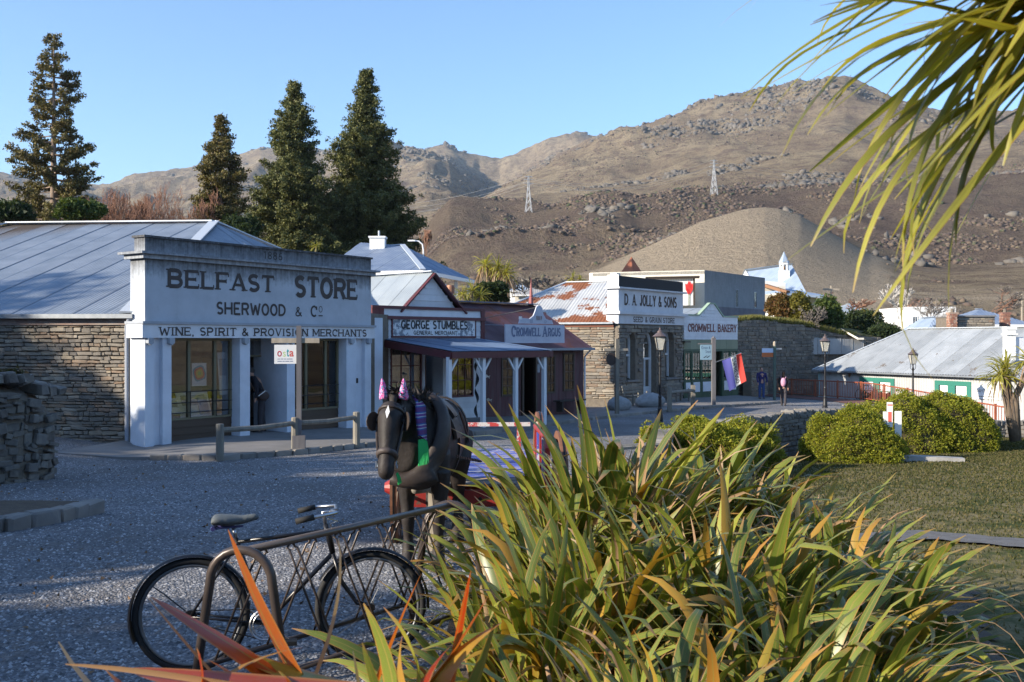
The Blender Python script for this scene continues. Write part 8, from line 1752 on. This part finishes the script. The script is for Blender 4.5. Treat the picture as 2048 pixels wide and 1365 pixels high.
# ================================================================== bicycle leaning on the rack
rw = Vector((gp_(382, 6.02), 6.02, zat(1232, 6.02))); fw = Vector((gp_(742, 6.22), 6.22, zat(1216, 6.22))); bx = (fw-rw); ang_b = math.atan2(bx.y, bx.x); WBs = math.hypot(bx.x, bx.y)
bk = thing('bicycle', 'old black roadster bicycle with padded saddle leaning against the metal rack', 'bicycle', (rw.x, rw.y, rw.z-.34), ang_b); bk.rotation_euler = (R(-3), 0, ang_b)
M_BK = M('bike_black_enamel', (.010, .010, .012), .3); M_CHR2 = M('dull_chrome', (.45, .46, .48), .3, metal=.9); M_RUB = M('tyre_rubber', (.018, .018, .018), .8); M_RIMS = M('dull_rim', (.16, .165, .17), .4, metal=.6)
def bwheel(x):
    n = 48; c_ = Vector((x, 0, .34)); ty = MB().tube([c_+Vector((.325*math.cos(a), 0, .325*math.sin(a))) for a in np.linspace(0, 2*math.pi, n+1)[:-1]], .021, 8, closed=True).build('wheel', M_RUB, bk, smooth=True)
    MB().tube([c_+Vector((.298*math.cos(a), 0, .298*math.sin(a))) for a in np.linspace(0, 2*math.pi, n+1)[:-1]], .012, 6, closed=True).build('rim', M_RIMS, ty, smooth=True)
    for k in range(28): a = 2*math.pi*k/28; b_ = a+(.5 if k % 2 else -.5); sd = .03*(1 if (k//2) % 2 else -1); MB().tube([c_+Vector((.025*math.cos(b_), sd, .025*math.sin(b_))), c_+Vector((.295*math.cos(a), 0, .295*math.sin(a)))], .0011, 3, caps=False).build('spoke', M_RIMS, ty)
    MB().tube([c_+Vector((0, -.05, 0)), c_+Vector((0, .05, 0))], .025, 10).build('hub', M_BK, ty)
    a0, a1 = (R(20), R(205)) if x < .1 else (R(-5), R(150)); mb = MB()
    for i in range(25):
        a = a0+(a1-a0)*i/24
        for dy, rr_ in ((-.032, .352), (-.018, .366), (.018, .366), (.032, .352)): mb.v.append(tuple(c_+Vector((rr_*math.cos(a), dy, rr_*math.sin(a)))))
        if i:
            for k in range(3): j = 4*(i-1)+k; mb.f.append((j, j+1, j+5, j+4))
    mb.build('mudguard', M_BK, bk, smooth=True)
bwheel(0); bwheel(WBs)
k_ = WBs/1.08
def B(x, z, y=0): return Vector((x*k_, y, z))
bb = B(.44, .27); st_t = B(.26, .79); ht, hb = B(.80, .86), B(.845, .68)
for nm, a, b_, r_ in (('seat_tube', bb, st_t, .015), ('top_tube', B(.27, .77), ht+Vector((.005, 0, -.04)), .0135), ('down_tube', bb, hb, .015), ('head_tube', ht, hb, .018)): MB().tube([a, b_], r_, 8).build(nm, M_BK, bk, smooth=True)
for sg in (-1, 1):
    MB().tube([bb+Vector((0, sg*.03, 0)), B(0, .34, sg*.05)], .009, 6).build('chain_stay', M_BK, bk, smooth=True); MB().tube([B(.27, .76, sg*.02), B(0, .34, sg*.05)], .008, 6).build('seat_stay', M_BK, bk, smooth=True)
    MB().tube([hb+Vector((0, sg*.045, 0)), B(.90, .50, sg*.045), B(.99, .37, sg*.045), Vector((WBs, sg*.045, .34))], [.012, .011, .009, .008], 6).build('fork_blade', M_BK, bk, smooth=True)
MB().tube([st_t, B(.245, .86)], .012, 8).build('seat_post', M_CHR2, bk, smooth=True)
sa = MB(); sa.loft([(B(.12, .905), (0, .10, 0), (0, 0, .03)), (B(.15, .91), (0, .11, 0), (0, 0, .035)), (B(.22, .905), (0, .09, 0), (0, 0, .035)), (B(.30, .905), (0, .045, 0), (0, 0, .028)), (B(.38, .92), (0, .025, 0), (0, 0, .022)), (B(.40, .915), (0, .012, 0), (0, 0, .012))], 14)
fused('saddle', sa, M('grey_saddle_cover', (.07, .085, .09), .7, c2=(.11, .12, .12), sc=20, bump=.3), bk, .012, 3)
MB().tube([B(.13, .86, -.07), B(.12, .855, 0), B(.13, .86, .07)], .014, 6).tube([B(.14, .86, -.05), B(.30, .865, 0), B(.14, .86, .05)], .006, 5).build('saddle_spring', M('blue_black_springs', (.04, .04, .14), .5), bk)
hbT = B(.785, .935); MB().tube([ht, hbT, hbT+Vector((.05, 0, .005))], .011, 8).build('stem', M_CHR2, bk, smooth=True)
hx_ = hbT+Vector((.05, 0, .005))
MB().tube([hx_+Vector((-.19, -.27, -.02)), hx_+Vector((-.08, -.27, .0)), hx_+Vector((.03, -.20, .012)), hx_+Vector((.03, -.08, .0)), hx_, hx_+Vector((.03, .08, 0)), hx_+Vector((.03, .20, .012)), hx_+Vector((-.08, .27, 0)), hx_+Vector((-.19, .27, -.02))], .011, 8).build('handlebar', M_CHR2, bk, smooth=True)
for sg in (-1, 1): MB().tube([hx_+Vector((-.10, sg*.27, -.002)), hx_+Vector((-.21, sg*.27, -.025))], .018, 8).build('grip', M_RUB, bk, smooth=True)
MB().tube([hx_+Vector((-.02, -.14, -.03)), hx_+Vector((.04, -.1, -.05)), B(.83, .86), B(.87, .6)], .004, 4).build('brake_rod', M_CHR2, bk)
# chainwheel with cut-outs, cranks, chain
cg = MB(); cw_c = bb+Vector((0, -.045, 0)); n = 30
cg.tube([cw_c+Vector((.092*math.cos(a), 0, .092*math.sin(a))) for a in np.linspace(0, 2*math.pi, n+1)[:-1]], .006, 5, closed=True).tube([cw_c+Vector((.074*math.cos(a), 0, .074*math.sin(a))) for a in np.linspace(0, 2*math.pi, n+1)[:-1]], .004, 5, closed=True)
for k in range(10): a = 2*math.pi*k/10; b_ = a+.5*(1 if k % 2 else -1); cg.beam(cw_c+Vector((.02*math.cos(a), 0, .02*math.sin(a))), cw_c+Vector((.08*math.cos(b_), 0, .08*math.sin(b_))), .01, .004)
cg.build('chainwheel', M_CHR2, bk)
cr = Vector((.145, 0, -.10)); MB().beam(cw_c+Vector((0, -.012, 0)), cw_c+cr+Vector((0, -.012, 0)), .018, .012).build('crank', M_CHR2, bk); pdm = MB().box(-.045, .045, -.09, .0, -.012, .012).mesh('pedal', M_RUB); link('pedal', pdm, bk, loc=cw_c+cr+Vector((0, -.015, 0))); MB().beam(bb+Vector((0, .05, 0)), bb-cr+Vector((0, .05, 0)), .018, .012).build('crank', M_CHR2, bk); link('pedal', pdm, bk, loc=bb-cr+Vector((0, .14, 0)))
MB().tube([cw_c+Vector((0, 0, .094)), B(0, .375, -.045)], .004, 4).tube([cw_c+Vector((0, 0, -.094)), B(0, .305, -.045)], .004, 4).build('chain', M('oily_chain', (.03, .025, .02), .5, metal=.5), bk); MB().tube([B(-.0, .34, -.05), B(.0, .34, -.03)], .04, 12).build('sprocket', M_IRON, bk)
MB().tube([B(-.02, .34, .045), B(-.16, .46, .045), B(-.27, .55, .02)], .004, 4).build('mudguard_stay', M_BK, bk)

# ================================================================== bicycle rack
Ya = 5.55; A_ = Vector((gp_(482, Ya), Ya, 0)); A_.z = zat(1100, Ya); Yb = 7.1; B_ = Vector((gp_(900, Yb), Yb, zat(1008, Yb))); gA, gB = G(A_.x, A_.y), G(B_.x, B_.y); B_.z = (B_.z+A_.z-gA+gB)/2 if abs(B_.z-gB-(A_.z-gA)) > .25 else B_.z
rk = thing('bicycle_rack', 'brown tubular steel bicycle rack with arched ends and hanging wheel loops', 'rack', (0, 0, 0)); M_RACK = M('rack_brown_steel', (.055, .045, .04), .35, metal=.2, c2=(.08, .06, .05), sc=6)
ax_ = (B_-A_); ax_.z = 0; ax_.normalize(); cr_ = Vector((-ax_.y, ax_.x, 0)); cr_ = Vector((.93, .37, 0)).normalized() if False else cr_
crA = Vector((1, -.12, 0)).normalized()
def hoop(c_, g_, cr_, w=.29, r_=.026):
    pts_ = []; top = c_.z; hw = w*.62
    for i in range(13): a = math.pi*i/12; pts_.append(Vector((c_.x, c_.y, top-hw))+cr_*hw*math.cos(a)*-1+Vector((0, 0, hw*math.sin(a))))
    p0 = Vector((c_.x, c_.y, g_-.1))-cr_*w*1.02; p1 = Vector((c_.x, c_.y, g_-.1))+cr_*w*1.02; return MB().tube([p0]+pts_+[p1], r_, 12).build('end_hoop', M_RACK, rk, smooth=True)
hoop(A_, gA, crA); hoop(B_, gB, crA)
MB().tube([A_+Vector((0, 0, -.01)), B_+Vector((0, 0, -.01))], .022, 12).build('top_rail', M('worn_rail_steel', (.16, .13, .11), .3, metal=.5), rk, smooth=True)
lA, lB = A_+crA*.27, B_+crA*.27; lA.z = gA+.16; lB.z = gB+.16; MB().tube([lA, lB], .017, 10).build('base_rail', M_RACK, rk, smooth=True); lA2, lB2 = A_-crA*.27, B_-crA*.27; lA2.z = gA+.16; lB2.z = gB+.16; MB().tube([lA2, lB2], .017, 10).build('base_rail', M_RACK, rk, smooth=True)
for k in range(9):
    f_ = .09+.82*k/8; tp = A_.lerp(B_, f_); lo = (lA if k % 2 else lA2).lerp(lB if k % 2 else lB2, f_); wv_ = ax_*.035; off = (lo-tp)
    pts_ = [tp+wv_*-1+off*.98, tp-wv_*1+off*.3, tp-wv_*.9+off*.08]+[tp+wv_*(-.9+1.8*q/5)+Vector((0, 0, -.03+.03*math.sin(math.pi*q/5)))+off*.03 for q in range(6)]+[tp+wv_*.9+off*.08, tp+wv_+off*.3, tp+wv_+off*.98]
    MB().tube(pts_, .0075, 6).build('wheel_loop', M_RACK, rk, smooth=True)
# small bicycle standing by the railing in front of the cafe
sb2 = thing('bicycle', 'small dark bicycle leaning on the railing in front of the tin cafe', 'bicycle', (*pt(1722, 0, 52.3).xy, -1.17), R(-48)); 
for x in (0, 1.02): 
    w2 = MB().tube([(x+.33*math.cos(a), 0, .34+.33*math.sin(a)) for a in np.linspace(0, 2*math.pi, 25)[:-1]], .016, 5, closed=True).build('wheel', M_RUB, sb2); MB().tube([(x, 0, .34), (x+.3, 0, .4)], .002, 3).build('spoke', M_RIMS, w2)
MB().tube([(0, 0, .34), (.4, 0, .28), (.82, 0, .7), (.3, 0, .72), (.4, 0, .28)], .016, 5).tube([(.78, 0, .95), (.82, 0, .7), (1.02, 0, .34)], .014, 5).tube([(.3, 0, .72), (0, 0, .34)], .012, 5).build('frame', M_BK, sb2); MB().tube([(.75, -.25, .97), (.8, 0, .95), (.75, .25, .97)], .013, 5).build('handlebar', M_CHR2, sb2); ell_ = MB(); ell(ell_, (.27, 0, .86), (.13, .07, .035)); ell_.build('saddle', M_BLACK, sb2)
